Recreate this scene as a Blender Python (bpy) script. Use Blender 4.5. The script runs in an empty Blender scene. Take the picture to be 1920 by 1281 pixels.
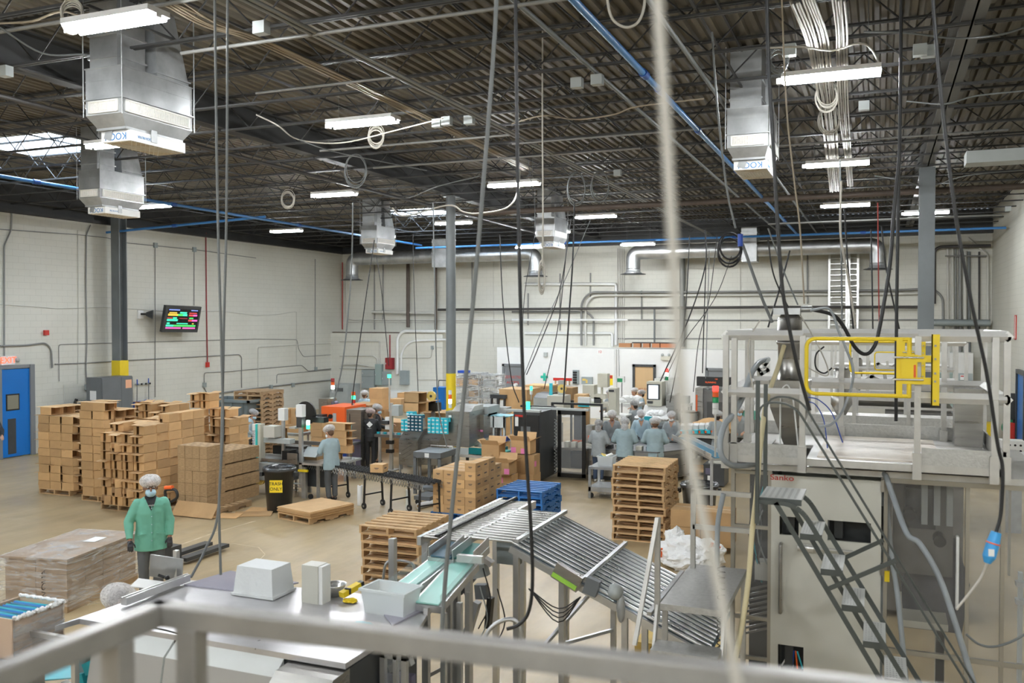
import bpy, math, random
from mathutils import Vector, Matrix, Euler
R = math.radians; PI = math.pi
rnd = random.Random(7)
col = bpy.context.scene.collection
# ---------------------------------------------------------------- camera
F = 1690.0; CAMZ = 4.2; YAW = R(22.2); PITCH = R(-1.31)
cam_d = bpy.data.cameras.new('camera'); cam = bpy.data.objects.new('camera', cam_d); col.objects.link(cam)
cam.location = (0, 0, CAMZ); cam.rotation_euler = (PI/2+PITCH, 0, YAW)
cam_d.sensor_width = 36; cam_d.lens = F/1920*36; cam_d.clip_start = .05; cam_d.clip_end = 200
cam_d.dof.use_dof = True; cam_d.dof.focus_distance = 15; cam_d.dof.aperture_fstop = 2.4
bpy.context.scene.camera = cam
CM = Euler((PI/2+PITCH, 0, YAW)).to_matrix(); CI = CM.transposed(); CO = Vector((0, 0, CAMZ))
def ray(x, y): return CM @ Vector(((x-960)/F, -(y-640.5)/F, -1))
def onz(x, y, z): d = ray(x, y); return CO + d*((z-CAMZ)/d.z)
def ony(x, y, Y): d = ray(x, y); return CO + d*(Y/d.y)
def onx(x, y, X): d = ray(x, y); return CO + d*(X/d.x)
def att(x, y, t): return CO + ray(x, y)*t
def proj(p): q = CI @ (Vector(p)-CO); return (960-q.x/q.z*F, 640.5+q.y/q.z*F)
V = Vector
# ---------------------------------------------------------------- mesh builder
class MB:
    def __init__(s): s.v = []; s.f = []; s.mi = []; s.sm = []; s.cur = 0; s.X = None
    def m(s, i): s.cur = i; return s
    def xf(s, M): s.X = M; return s
    def add(s, vs, fs, smooth=False):
        b = len(s.v)
        if s.X is not None: vs = [s.X @ V(p) for p in vs]
        s.v += [tuple(p) for p in vs]
        for f in fs: s.f.append(tuple(b+i for i in f)); s.mi.append(s.cur); s.sm.append(smooth)
        return s
    def bx(s, lo, hi):
        x0, y0, z0 = lo; x1, y1, z1 = hi
        return s.add([(x0,y0,z0),(x1,y0,z0),(x1,y1,z0),(x0,y1,z0),(x0,y0,z1),(x1,y0,z1),(x1,y1,z1),(x0,y1,z1)],
              [(0,3,2,1),(4,5,6,7),(0,1,5,4),(1,2,6,5),(2,3,7,6),(3,0,4,7)])
    def box(s, c, d, rot=(0,0,0)):
        E_ = Euler(rot).to_matrix(); c = V(c); h = [k/2 for k in d]
        vs = [c + E_ @ V((a*h[0], b*h[1], e*h[2])) for e in (-1,1) for a, b in ((-1,-1),(1,-1),(1,1),(-1,1))]
        return s.add(vs, [(0,3,2,1),(4,5,6,7),(0,1,5,4),(1,2,6,5),(2,3,7,6),(3,0,4,7)])
    def bar(s, a, b, w, h, up=(0,0,1)):
        a = V(a); b = V(b); d = (b-a).normalized(); u = V(up)
        if abs(d.dot(u)) > .98: u = V((0,1,0))
        r = d.cross(u).normalized(); u = r.cross(d)
        vs = [p + r*(i*w/2) + u*(j*h/2) for p in (a, b) for i, j in ((-1,-1),(1,-1),(1,1),(-1,1))]
        return s.add(vs, [(0,1,2,3),(4,7,6,5),(0,4,5,1),(1,5,6,2),(2,6,7,3),(3,7,4,0)])
    def cyl(s, a, b, r, r2=None, n=12, cap=True):
        r2 = r if r2 is None else r2
        a = V(a); b = V(b); d = (b-a).normalized(); u = V((0,0,1)) if abs(d.z) < .95 else V((1,0,0))
        x = d.cross(u).normalized(); y = x.cross(d)
        ring = lambda p, q: [p + (x*math.cos(k*2*PI/n) + y*math.sin(k*2*PI/n))*q for k in range(n)]
        A = ring(a, r); B = ring(b, r2)
        s.add(A+B, [(k, (k+1)%n, n+(k+1)%n, n+k) for k in range(n)], True)
        if cap:
            s.add(A, [tuple(reversed(range(n)))]); s.add(B, [tuple(range(n))])
        return s
    def tube(s, pts, r, n=8, cap=True, rr=None):
        P = [V(p) for p in pts]; N = len(P); vs = []
        px = None
        for i, p in enumerate(P):
            d = (P[min(i+1, N-1)] - P[max(i-1, 0)])
            d = d.normalized() if d.length > 1e-9 else V((0,0,1))
            if px is None:
                u = V((0,0,1)) if abs(d.z) < .9 else V((1,0,0)); px = d.cross(u).normalized()
            else:
                px = (px - d*px.dot(d))
                px = px.normalized() if px.length > 1e-6 else d.orthogonal().normalized()
            py = d.cross(px); q = rr[i] if rr else r
            vs += [p + (px*math.cos(k*2*PI/n) + py*math.sin(k*2*PI/n))*q for k in range(n)]
        fs = [(i*n+k, i*n+(k+1)%n, (i+1)*n+(k+1)%n, (i+1)*n+k) for i in range(N-1) for k in range(n)]
        s.add(vs, fs, True)
        if cap: s.add(vs[:n], [tuple(reversed(range(n)))]); s.add(vs[-n:], [tuple(range(n))])
        return s
    def lathe(s, prof, c=(0,0,0), n=24, smooth=True):
        c = V(c); vs = [c+V((r*math.cos(k*2*PI/n), r*math.sin(k*2*PI/n), z)) for r, z in prof for k in range(n)]
        return s.add(vs, [(i*n+k, i*n+(k+1)%n, (i+1)*n+(k+1)%n, (i+1)*n+k) for i in range(len(prof)-1) for k in range(n)], smooth)
    def prism(s, poly, a, b, axis='y'):
        n = len(poly)
        f = {'y': lambda p, t: (p[0], t, p[1]), 'x': lambda p, t: (t, p[0], p[1]), 'z': lambda p, t: (p[0], p[1], t)}[axis]
        A = [f(p, a) for p in poly]; B = [f(p, b) for p in poly]
        s.add(A+B, [(k, (k+1)%n, n+(k+1)%n, n+k) for k in range(n)] + [tuple(reversed(range(n))), tuple(range(n, 2*n))])
        return s
    def quad(s, *p): return s.add(p, [tuple(range(len(p)))])
    def sph(s, c, r, n=12, sc=(1,1,1)):
        c = V(c); m_ = n//2; vs = [c+V((0,0,-r*sc[2]))]
        for i in range(1, m_):
            a = -PI/2+PI*i/m_
            vs += [c+V((r*sc[0]*math.cos(a)*math.cos(k*2*PI/n), r*sc[1]*math.cos(a)*math.sin(k*2*PI/n), r*sc[2]*math.sin(a))) for k in range(n)]
        vs.append(c+V((0,0,r*sc[2]))); L = len(vs)-1
        fs = [(0, 1+(k+1)%n, 1+k) for k in range(n)]
        for i in range(m_-2): fs += [(1+i*n+k, 1+i*n+(k+1)%n, 1+(i+1)*n+(k+1)%n, 1+(i+1)*n+k) for k in range(n)]
        fs += [(L, 1+(m_-2)*n+k, 1+(m_-2)*n+(k+1)%n) for k in range(n)]
        return s.add(vs, fs, True)
    def build(s, name, mats, parent=None, loc=None, rz=0, bevel=0):
        me = bpy.data.meshes.new(name); me.from_pydata(s.v, [], s.f)
        if not isinstance(mats, (list, tuple)): mats = [mats]
        for k in mats: me.materials.append(M[k] if isinstance(k, str) else k)
        me.polygons.foreach_set('material_index', s.mi); me.polygons.foreach_set('use_smooth', s.sm); me.update()
        o = bpy.data.objects.new(name, me); col.objects.link(o)
        if parent is not None: o.parent = parent
        if loc is not None: o.location = loc
        if rz: o.rotation_euler.z = rz
        if bevel:
            b = o.modifiers.new('b', 'BEVEL'); b.width = bevel; b.segments = 2; b.limit_method = 'ANGLE'
        return o
def tag(o, label=None, cat=None, group=None, kind=None):
    for k, v in (('label', label), ('category', cat), ('group', group), ('kind', kind)):
        if v: o[k] = v
    return o
def empty(name, loc=(0,0,0), rz=0, label=None, cat=None, group=None):
    o = bpy.data.objects.new(name, None); o.empty_display_size = .1; col.objects.link(o)
    o.location = loc; o.rotation_euler.z = rz
    return tag(o, label, cat, group)
def copy_tree(o, loc=None, rz=None, label=None, group=None, parent=None):
    c = o.copy(); col.objects.link(c)
    if parent is not None: c.parent = parent
    if loc is not None: c.location = loc
    if rz is not None: c.rotation_euler.z = rz
    if label: c['label'] = label
    if group: c['group'] = group
    for ch in list(o.children): copy_tree(ch, parent=c)
    return c
def struct(name, mb, mats, **k): return tag(mb.build(name, mats, **k), kind='structure')
def text(name, s, size, mat, parent=None, loc=(0,0,0), rot=(PI/2,0,0), ext=.002, align='CENTER', sx=1):
    c = bpy.data.curves.new(name, 'FONT'); c.body = s; c.size = size; c.extrude = ext; c.align_x = align; c.align_y = 'CENTER'
    c.materials.append(M[mat]); o = bpy.data.objects.new(name, c); col.objects.link(o)
    if parent is not None: o.parent = parent
    bpy.context.view_layer.update()
    me = bpy.data.meshes.new_from_object(o); bpy.data.objects.remove(o); o = bpy.data.objects.new(name, me); col.objects.link(o)
    if parent is not None: o.parent = parent
    o.location = loc; o.rotation_euler = rot; o.scale = (sx, 1, 1)
    return o
def bez(p0, p1, p2, p3, n=12):
    p0, p1, p2, p3 = map(V, (p0, p1, p2, p3))
    return [p0*(1-t)**3 + p1*3*t*(1-t)**2 + p2*3*t*t*(1-t) + p3*t**3 for t in [k/n for k in range(n+1)]]
def spline(pts, n=6):
    P = [V(p) for p in pts]; P = [P[0]*2-P[1]] + P + [P[-1]*2-P[-2]]; out = []
    for i in range(1, len(P)-2):
        for k in range(n):
            t = k/n; a, b, c, d = P[i-1:i+3]
            out.append(.5*((2*b) + (c-a)*t + (2*a-5*b+4*c-d)*t*t + (3*b-a-3*c+d)*t**3))
    return out + [P[-2]]
def rounded(pts, r, n=5):
    """polyline with rounded corners"""
    P = [V(p) for p in pts]; out = [P[0]]
    for i in range(1, len(P)-1):
        a = (P[i-1]-P[i]); b = (P[i+1]-P[i]); q = min(r, a.length*.49, b.length*.49)
        A = P[i]+a.normalized()*q; B = P[i]+b.normalized()*q
        out += [A*(1-t)**2 + P[i]*2*t*(1-t) + B*t*t for t in [k/n for k in range(n+1)]]
    return out + [P[-1]]
# ---------------------------------------------------------------- materials
M = {}
def mat(name, c, rough=.6, metal=0., var=.0, scale=3., c2=None, bump=0., bscale=40., alpha=1., emit=None, es=1., spec=None, rv=0., trans=0., rand=0., detail=5., stretch=None, coat=0.):
    m = bpy.data.materials.new(name); m.use_nodes = True; nt = m.node_tree; N = nt.nodes; L = nt.links
    b = N['Principled BSDF']; b.inputs['Roughness'].default_value = rough; b.inputs['Metallic'].default_value = metal
    c = tuple(c)+(1,); b.inputs['Base Color'].default_value = c
    if spec is not None: b.inputs['Specular IOR Level'].default_value = spec
    if trans: b.inputs['Transmission Weight'].default_value = trans
    if coat: b.inputs['Coat Weight'].default_value = coat
    if alpha < 1: b.inputs['Alpha'].default_value = alpha
    if emit: b.inputs['Emission Color'].default_value = tuple(emit)+(1,); b.inputs['Emission Strength'].default_value = es
    if var or bump or rv:
        tc = N.new('ShaderNodeTexCoord'); src = tc.outputs['Object']
        if stretch:
            mp = N.new('ShaderNodeMapping'); mp.inputs['Scale'].default_value = stretch; L.new(src, mp.inputs[0]); src = mp.outputs[0]
        n = N.new('ShaderNodeTexNoise'); n.inputs['Scale'].default_value = scale; n.inputs['Detail'].default_value = detail; n.inputs['Roughness'].default_value = .6
        L.new(src, n.inputs['Vector'])
        if var:
            cr = N.new('ShaderNodeValToRGB'); cr.color_ramp.elements[0].position = .3; cr.color_ramp.elements[1].position = .7
            a = tuple(k*(1-var) for k in c[:3])+(1,); d = tuple(c2)+(1,) if c2 else tuple(min(1, k*(1+var)) for k in c[:3])+(1,)
            cr.color_ramp.elements[0].color = a; cr.color_ramp.elements[1].color = d
            L.new(n.outputs['Fac'], cr.inputs[0]); last = cr.outputs[0]
            if rand:
                oi = N.new('ShaderNodeObjectInfo'); hs = N.new('ShaderNodeHueSaturation'); mr = N.new('ShaderNodeMapRange')
                mr.inputs['To Min'].default_value = 1-rand; mr.inputs['To Max'].default_value = 1+rand
                L.new(oi.outputs['Random'], mr.inputs['Value']); L.new(mr.outputs[0], hs.inputs['Value']); L.new(last, hs.inputs['Color']); last = hs.outputs[0]
            L.new(last, b.inputs['Base Color'])
        if rv:
            mr = N.new('ShaderNodeMapRange'); mr.inputs['To Min'].default_value = max(.02, rough-rv); mr.inputs['To Max'].default_value = min(1, rough+rv)
            L.new(n.outputs['Fac'], mr.inputs['Value']); L.new(mr.outputs[0], b.inputs['Roughness'])
        if bump:
            n2 = N.new('ShaderNodeTexNoise'); n2.inputs['Scale'].default_value = bscale; n2.inputs['Detail'].default_value = 4; L.new(src, n2.inputs['Vector'])
            bp = N.new('ShaderNodeBump'); bp.inputs['Strength'].default_value = bump; bp.inputs['Distance'].default_value = .02
            L.new(n2.outputs['Fac'], bp.inputs['Height']); L.new(bp.outputs[0], b.inputs['Normal'])
    M[name] = m
    return m
mat('joist', (.035,.035,.034), .6, var=.3, scale=1)
mat('girder', (.10,.098,.09), .6, var=.25, scale=.8)
mat('column', (.16,.175,.18), .5, var=.15, scale=1)
mat('yellow', (.85,.62,.02), .45, var=.06, scale=2)
mat('galv', (.47,.48,.48), .38, .85, var=.22, scale=2.2, rv=.12)
mat('galv_dull', (.42,.43,.43), .5, .6, var=.2, scale=3)
mat('steel', (.38,.37,.345), .3, .9, var=.12, scale=2, rv=.1, stretch=(1,1,8))
mat('steel_bright', (.75,.75,.73), .3, .75, var=.1, scale=3, rv=.1)
mat('steel_dark', (.22,.22,.22), .35, .8, var=.15, scale=3)
mat('alu', (.62,.62,.61), .35, .8, var=.08, scale=4)
mat('conduit', (.25,.25,.24), .5, .3)
mat('conduit_wall', (.60,.59,.54), .5)
mat('pipe_dark', (.05,.045,.042), .5, var=.2)
mat('pipe_brown', (.10,.075,.06), .6, var=.2)
mat('cable_white', (.52,.49,.43), .6)
mat('cable_grey', (.16,.17,.17), .5)
mat('cable_black', (.010,.010,.011), .42)
mat('cable_beige', (.36,.30,.22), .6)
mat('cable_red', (.35,.03,.02), .5)
mat('blue_pipe', (.05,.20,.48), .35, var=.08)
mat('blue_fit', (.02,.09,.35), .4)
mat('white_paint', (.78,.77,.72), .5, var=.04, scale=1)
mat('machine_white', (.58,.57,.505), .4, var=.04, scale=1.5)
mat('machine_grey', (.42,.45,.44), .45, var=.06)
mat('machine_beige', (.62,.60,.50), .45, var=.05)
mat('machine_dark', (.045,.048,.05), .4, var=.15)
mat('black', (.012,.012,.012), .4)
mat('rubber', (.02,.02,.02), .7)
mat('cardboard', (.56,.35,.165), .8, var=.10, scale=2.5, rand=.2)
mat('cardboard_in', (.36,.215,.10), .85, var=.1, rand=.1)
mat('cardboard_top', (.60,.39,.20), .8, var=.07, scale=3, rand=.1)
mat('wood', (.60,.40,.21), .75, var=.18, scale=2.2, rand=.14, stretch=(1,1,4))
mat('wood_old', (.42,.28,.15), .8, var=.22, scale=2.5, rand=.2)
mat('wood_end', (.50,.33,.17), .8, var=.15)
mat('pallet_blue', (.015,.13,.38), .55, var=.2, scale=2)
mat('paper', (.82,.82,.80), .6)
mat('white_plastic', (.80,.81,.80), .4)
mat('teal', (.02,.42,.50), .45, var=.2, scale=8)
mat('teal_dark', (.02,.16,.26), .45, var=.3, scale=20)
mat('cyan', (.05,.62,.75), .4)
mat('red', (.55,.03,.02), .45)
mat('dark_red', (.28,.02,.025), .5)
mat('orange', (.85,.13,.02), .45)
mat('green', (.02,.30,.12), .45)
mat('pink', (.85,.25,.50), .6)
mat('blue_bin', (.02,.08,.45), .4)
mat('blue_door', (.0,.155,.52), .4, var=.04, scale=1)
mat('grey_cab', (.14,.15,.155), .45, var=.06)
mat('grey_panel', (.30,.34,.34), .45, var=.05)
mat('door_grey', (.20,.21,.22), .5)
mat('door_wood', (.62,.42,.22), .5, var=.06, scale=2, stretch=(1,1,.2))
mat('screen_black', (.01,.01,.012), .15)
mat('tape', (.75,.55,.15), .35)
mat('lamp_on', (1,1,1), .5, emit=(.93,.97,1.), es=190.)
mat('lamp_body', (.85,.85,.85), .4)
mat('skylight', (.7,.8,.95), .5, emit=(.62,.78,1.), es=15)
# ================================================================ SHELL
XL, XR, YB, YF = -24.7, 3.9, 38.3, -14.0
GB, GT, DECK = 7.80, 8.36, 8.42      # girder bottom / top, deck underside
def wall_mat():
    m = bpy.data.materials.new('painted_block'); m.use_nodes = True; N = m.node_tree.nodes; L = m.node_tree.links; b = N['Principled BSDF']
    tc = N.new('ShaderNodeTexCoord'); br = N.new('ShaderNodeTexBrick'); mp = N.new('ShaderNodeMapping'); sp = N.new('ShaderNodeSeparateXYZ'); cb = N.new('ShaderNodeCombineXYZ'); ad = N.new('ShaderNodeMath')
    L.new(tc.outputs['Object'], sp.inputs[0]); L.new(sp.outputs[0], ad.inputs[0]); L.new(sp.outputs[1], ad.inputs[1]); L.new(ad.outputs[0], cb.inputs[0]); L.new(sp.outputs[2], cb.inputs[1])
    L.new(cb.outputs[0], br.inputs['Vector']); br.inputs['Scale'].default_value = 1; br.inputs['Brick Width'].default_value = .4; br.inputs['Row Height'].default_value = .2; br.inputs['Mortar Size'].default_value = .006
    n = N.new('ShaderNodeTexNoise'); n.inputs['Scale'].default_value = .5; n.inputs['Detail'].default_value = 8; L.new(tc.outputs['Object'], n.inputs['Vector'])
    cr = N.new('ShaderNodeValToRGB'); cr.color_ramp.elements[0].position = .3; cr.color_ramp.elements[1].position = .7
    cr.color_ramp.elements[0].color = (.62,.61,.54,1); cr.color_ramp.elements[1].color = (.71,.70,.63,1); L.new(n.outputs[0], cr.inputs[0])
    mx = N.new('ShaderNodeMix'); mx.data_type = 'RGBA'; mx.blend_type = 'MULTIPLY'; mx.inputs[0].default_value = 1
    c2 = N.new('ShaderNodeValToRGB'); c2.color_ramp.elements[0].color = (1,1,1,1); c2.color_ramp.elements[1].color = (.86,.86,.85,1); L.new(br.outputs['Fac'], c2.inputs[0])
    L.new(cr.outputs[0], mx.inputs[6]); L.new(c2.outputs[0], mx.inputs[7]); L.new(mx.outputs[2], b.inputs['Base Color']); b.inputs['Roughness'].default_value = .55
    bp = N.new('ShaderNodeBump'); bp.inputs['Strength'].default_value = .25; bp.inputs['Distance'].default_value = .01; bp.invert = True; L.new(br.outputs['Fac'], bp.inputs['Height']); L.new(bp.outputs[0], b.inputs['Normal'])
    M['block'] = m
def floor_mat():
    m = bpy.data.materials.new('worn_sealed_concrete'); m.use_nodes = True; N = m.node_tree.nodes; L = m.node_tree.links; b = N['Principled BSDF']
    tc = N.new('ShaderNodeTexCoord')
    def noise(s, d=6, st=None):
        n = N.new('ShaderNodeTexNoise'); n.inputs['Scale'].default_value = s; n.inputs['Detail'].default_value = d; n.inputs['Roughness'].default_value = .6
        if st: mp = N.new('ShaderNodeMapping'); mp.inputs['Scale'].default_value = st; L.new(tc.outputs['Object'], mp.inputs[0]); L.new(mp.outputs[0], n.inputs['Vector'])
        else: L.new(tc.outputs['Object'], n.inputs['Vector'])
        return n
    def ramp(n, p0, c0, p1, c1):
        c = N.new('ShaderNodeValToRGB'); e = c.color_ramp.elements; e[0].position = p0; e[0].color = c0+(1,); e[1].position = p1; e[1].color = c1+(1,); L.new(n.outputs[0], c.inputs[0]); return c
    a = ramp(noise(.35), .32, (.40,.30,.165), .68, (.49,.38,.22))
    s = ramp(noise(2.2, 8, (1,.25,1)), .35, (.80,.80,.80), .62, (1,1,1))
    w = ramp(noise(.5, 8), .60, (0,0,0), .80, (1,1,1))
    mx = N.new('ShaderNodeMix'); mx.data_type = 'RGBA'; mx.blend_type = 'MULTIPLY'; mx.inputs[0].default_value = 1
    L.new(a.outputs[0], mx.inputs[6]); L.new(s.outputs[0], mx.inputs[7])
    m2 = N.new('ShaderNodeMix'); m2.data_type = 'RGBA'; L.new(w.outputs[0], m2.inputs[0]); L.new(mx.outputs[2], m2.inputs[6]); m2.inputs[7].default_value = (.50,.42,.29,1)
    L.new(m2.outputs[2], b.inputs['Base Color'])
    r = N.new('ShaderNodeMapRange'); r.inputs['To Min'].default_value = .22; r.inputs['To Max'].default_value = .55; n3 = noise(1.1, 8); L.new(n3.outputs[0], r.inputs['Value']); L.new(r.outputs[0], b.inputs['Roughness'])
    M['floor'] = m
def deck_mat():
    mat('deck', (.14,.12,.085), .6, .15, var=.35, scale=1.2, stretch=(3,.25,1))
wall_mat(); floor_mat(); deck_mat()
struct('floor', MB().bx((XL-1, YF, -.3), (XR+1, YB+1, 0)), 'floor')
struct('wall_left', MB().bx((XL-.3, YF, 0), (XL, YB+.3, 7.6)), 'block')
struct('wall_back', MB().bx((XL-.3, YB, 0), (XR+.3, YB+.3, 7.6)), 'block')
struct('wall_right', MB().bx((XR, YF, 0), (XR+.3, YB+.3, 8.7)), 'block')
struct('wall_front', MB().bx((XL-.3, YF-.3, 0), (XR+.3, YF, 8.7)), 'block')
# corrugated deck, ribs run along Y
pitch = .152*1.25; mb = MB(); x = XL-.4; prof = []
while x < XR+.5:
    prof += [(x, DECK), (x+pitch*.40, DECK), (x+pitch*.52, DECK+.055), (x+pitch*.88, DECK+.055)]; x += pitch
SKY = []   # skylight openings (x0,x1,y0,y1)
SKY.append((-20.1, -17.3, 14.9, 17.0)); SKY.append((-17.8, -15.4, 30.2, 32.6)); SKY.append((-20.1, -17.3, 0.0, 2.1))
ys = sorted({YF-.3, YB+.3} | {v for q in SKY for v in q[2:]})
for a, b in zip(ys, ys[1:]):
    cuts = [q for q in SKY if q[2] <= a+.01 and q[3] >= b-.01]
    for i in range(len(prof)-1):
        (x0, z0), (x1, z1) = prof[i], prof[i+1]
        if any(q[0] < (x0+x1)/2 < q[1] for q in cuts): continue
        mb.quad((x0,a,z0), (x0,b,z0), (x1,b,z1), (x1,a,z1))
struct('ceiling', mb, 'deck')
for i, (x0, x1, y0, y1) in enumerate(SKY):
    k = MB()
    for lo, hi in (((x0-.1,y0-.1,DECK),(x0,y1+.1,DECK+.6)), ((x1,y0-.1,DECK),(x1+.1,y1+.1,DECK+.6)), ((x0,y0-.1,DECK),(x1,y0,DECK+.6)), ((x0,y1,DECK),(x1,y1+.1,DECK+.6))): k.bx(lo, hi)
    f = struct('window_%d' % (i+1), k, 'white_paint')
    g = MB()
    g.bx((x0,y0,DECK+.55), (x1,y1,DECK+.58)); g.build('pane', 'skylight', f)
# girders (wide flange) along Y
GX = (-24.2, -11.5, 1.0)
for i, gx in enumerate(GX):
    k = MB(); k.bx((gx-.13,YF,GB), (gx+.13,YB,GB+.025)); k.bx((gx-.13,YF,GT-.025), (gx+.13,YB,GT)); k.bx((gx-.012,YF,GB), (gx+.012,YB,GT))
    struct('trim_%d' % (i+1), k, 'girder' if i == 2 else 'joist')
k = MB(); k.bx((XL,YB-.28,7.5), (XR,YB-.02,7.62)); k.bx((XL,YB-.05,7.5), (XR,YB,8.42)); struct('trim_4', k, 'joist')
k = MB(); k.bx((XL,YF,7.5), (XL+.05,YB,8.42)); k.bx((XL,YF,7.5), (XL+.2,YB,7.6)); struct('trim_5', k, 'joist')
# open-web joists along X, one thing each (instanced copies)
def joist_mb(L_):
    k = MB(); zt, zb = DECK-.02, GB-.04
    for z in (zt-.03, zb):
        for y in (-.045, .012):
            k.bx((0,y,z), (L_,y+.035,z+.03))
    n = max(2, round(L_/1.22)); st = L_/n
    for i in range(n):
        a = i*st
        k.cyl((a,0,zt-.02), (a+st/2,0,zb+.02), .012, n=5, cap=False); k.cyl((a+st/2,0,zb+.02), (a+st,0,zt-.02), .012, n=5, cap=False)
    return k
spans = [(XL+.1, GX[1]-.02), (GX[1]+.02, GX[2]-.02), (GX[2]+.02, XR)]
for si, (a, b) in enumerate(spans):
    proto = None; jn = 0; y = 10.67-1.524*15
    while y < YB-.4:
        if proto is None:
            proto = joist_mb(b-a).build('trim_%d' % (30+si*40), 'joist', loc=(a,y,0)); o = proto
        else:
            o = proto.copy(); jn += 1; o.name = 'trim_%d' % (30+si*40+jn); col.objects.link(o); o.location = (a,y,0)
        tag(o, kind='structure'); y += 1.524
# bridging between joists
for i, bx_ in enumerate((-21, -17.6, -14.6, -8.4, -5.2, -2.0)):
    k = MB(); k.bar((bx_,YF,GB+.0), (bx_,YB,GB+.0), .03, .03); k.bar((bx_,YF,DECK-.07), (bx_,YB,DECK-.07), .03, .03)
    struct('trim_%d' % (10+i), k, 'joist')
# columns
for i, (gx, gy, w) in enumerate(((-24.2,23.6,.36), (-11.5,23.5,.28), (1.0,23.4,.34))):
    k = MB()
    if i == 1:
        k.cyl((gx,gy,0), (gx,gy,GB), w/2, n=28); k.bx((gx-.2,gy-.2,GB-.03), (gx+.2,gy+.2,GB)); k.m(1).cyl((gx,gy,0.005), (gx,gy,2.68), w/2+.004, n=28)
    else:
        k.box((gx,gy-w/2+.02,GB/2), (w,.03,GB)); k.box((gx,gy+w/2-.02,GB/2), (w,.03,GB)); k.box((gx,gy,GB/2), (.025,w-.04,GB))
        if i == 0: k.m(1).box((gx,gy,1.42), (w+.02,w+.02,2.84))
        else: k.box((gx-w/2+.02,gy,GB/2), (.02,w,GB))
    o = struct('column_%d' % (i+1), k, ['column', 'yellow'])
# interior rooms along the back wall
RY = 37.2
mat('room_white', (.80,.80,.78), .55, var=.02)
p0 = ony(932, 652, RY); zt = ony(1000, 652, RY).z
struct('partition_1', MB().bx((p0.x, RY, 0), (3.2, YB, zt)), 'room_white')
q0 = ony(830, 640, RY); zq = ony(740, 625, RY).z
struct('partition_2', MB().bx((XL, RY, 0), (q0.x, YB, zq)), 'block')
struct('trim_20', MB().bx((XL+.1, RY, zq), (q0.x, RY+.35, zq+.05)), 'pipe_brown')
# left wall door
mat('safety_line', (.75,.62,.15), .5, var=.3, scale=9)
d0 = onx(2, 700, XL); d1 = onx(52, 700, XL); ztop = onx(40, 690, XL).z
y0, y1 = d0.y-.05, d1.y+.0
f = struct('door_1', MB().bx((XL,y0-.12,0), (XL+.1,y0,ztop+.1)).bx((XL,y1,0), (XL+.12,y1+.16,ztop+.1)).bx((XL,y0,ztop), (XL+.1,y1,ztop+.1)), 'door_grey')
MB().bx((XL+.02,y0,.03), (XL+.07,y1,ztop-.02)).build('door_leaf', 'blue_door', f)
a = onx(10, 742, XL); b = onx(31, 766, XL)
MB().bx((XL+.06,a.y-.04,b.z-.04), (XL+.085,b.y+.04,a.z+.04)).build('window_frame', 'black', f)
MB().bx((XL+.07,a.y,b.z), (XL+.09,b.y,a.z)).build('pane', mat('door_glass', (.25,.24,.18), .1), f)
MB().bx((XL+.06,y0+.2,.12), (XL+.08,y1-.5,1.2)).build('kick_plate', 'machine_dark', f)
# exit sign
ex = onx(13, 676, XL); e = empty('exit_sign', (XL,ex.y,ex.z), 0, 'white exit sign with red letters and two small lamps above the blue door', 'sign')
MB().bx((0,-.24,-.14), (.06,.24,.14)).build('housing', 'white_plastic', e)
mat('exit_red', (.9,.05,.02), .4, emit=(1,.08,.03), es=2.0)
text('lettering', 'EXIT', .27, 'exit_red', e, (.065,0,0), (PI/2,0,PI/2), .002)
for s in (-1,1): MB().sph((.05,s*.33,0), .07, 10).build('lamp_head', 'machine_grey', e)
# ================================================================ THINGS ON THE WALLS
def wl(px, r, m, lb, plane='L', off=None, name='conduit', cat='conduit', rad=.12, group=None, n=8, box=None):
    off = r+.01 if off is None else off
    f = {'L': lambda x, y: onx(x, y, XL+off), 'B': lambda x, y: ony(x, y, YB-off), 'R': lambda x, y: ony(x, y, RY-off)}[plane]
    P = [f(x, y) for x, y in px]; o = P[0]
    ob = MB().tube(rounded([p-o for p in P], rad), r, n).build(name, m, loc=o); tag(ob, lb, cat, group)
    for bxp in (box or []):
        q = f(*bxp)-o; MB().box(q, (.1,.16,.18)).build('junction_box', 'grey_panel', ob)
    return ob
CW = 'conduit_wall'
wl([(22,398),(21,432),(8,460),(8,668)], .022, 'conduit', 'grey conduit coming down to the exit sign')
wl([(170,422),(162,440),(161,540),(163,640),(161,690),(163,726)], .020, 'conduit', 'grey conduit running down to the grey cabinet', box=[(163,726)])
wl([(146,432),(147,560),(146,720)], .010, CW, 'thin painted conduit beside the wide grey wall column')
wl([(291,462),(291,600),(291,745)], .013, 'conduit', 'thin conduit between the loud hailer and the screen', box=[(291,460)])
wl([(364,468),(364,573)], .013, 'conduit', 'thin conduit feeding the wall screen', box=[(364,468)])
o = wl([(386,436),(387,560),(389,680)], .022, 'dark_red', 'red fire alarm conduit beside the wall screen')
MB().box(onx(389,684,XL+.04)-o.location, (.1,.14,.2)).build('pull_station', 'red', o)
wl([(0,430),(145,440),(200,446),(240,456),(364,468),(480,484)], .014, 'conduit', 'sagging cable along the top of the screen wall', name='cable', cat='cable')
wl([(0,571),(60,575),(110,579),(200,576),(300,583),(420,584),(480,592)], .012, CW, 'sagging painted cable at mid height of the screen wall', name='cable', cat='cable')
wl([(0,649),(50,648),(86,643),(96,655),(98,690)], .028, 'conduit', 'grey flexible conduit turning down beside the blue door', rad=.3)
wl([(111,715),(110,646),(220,643),(480,636),(557,637),(560,655),(569,669),(637,664)], .011, 'conduit', 'long thin conduit stepping down towards the corner')
wl([(103,683),(160,681),(240,676),(449,665),(453,670),(453,727)], .018, 'conduit', 'conduit passing over the yellow column band')
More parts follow.
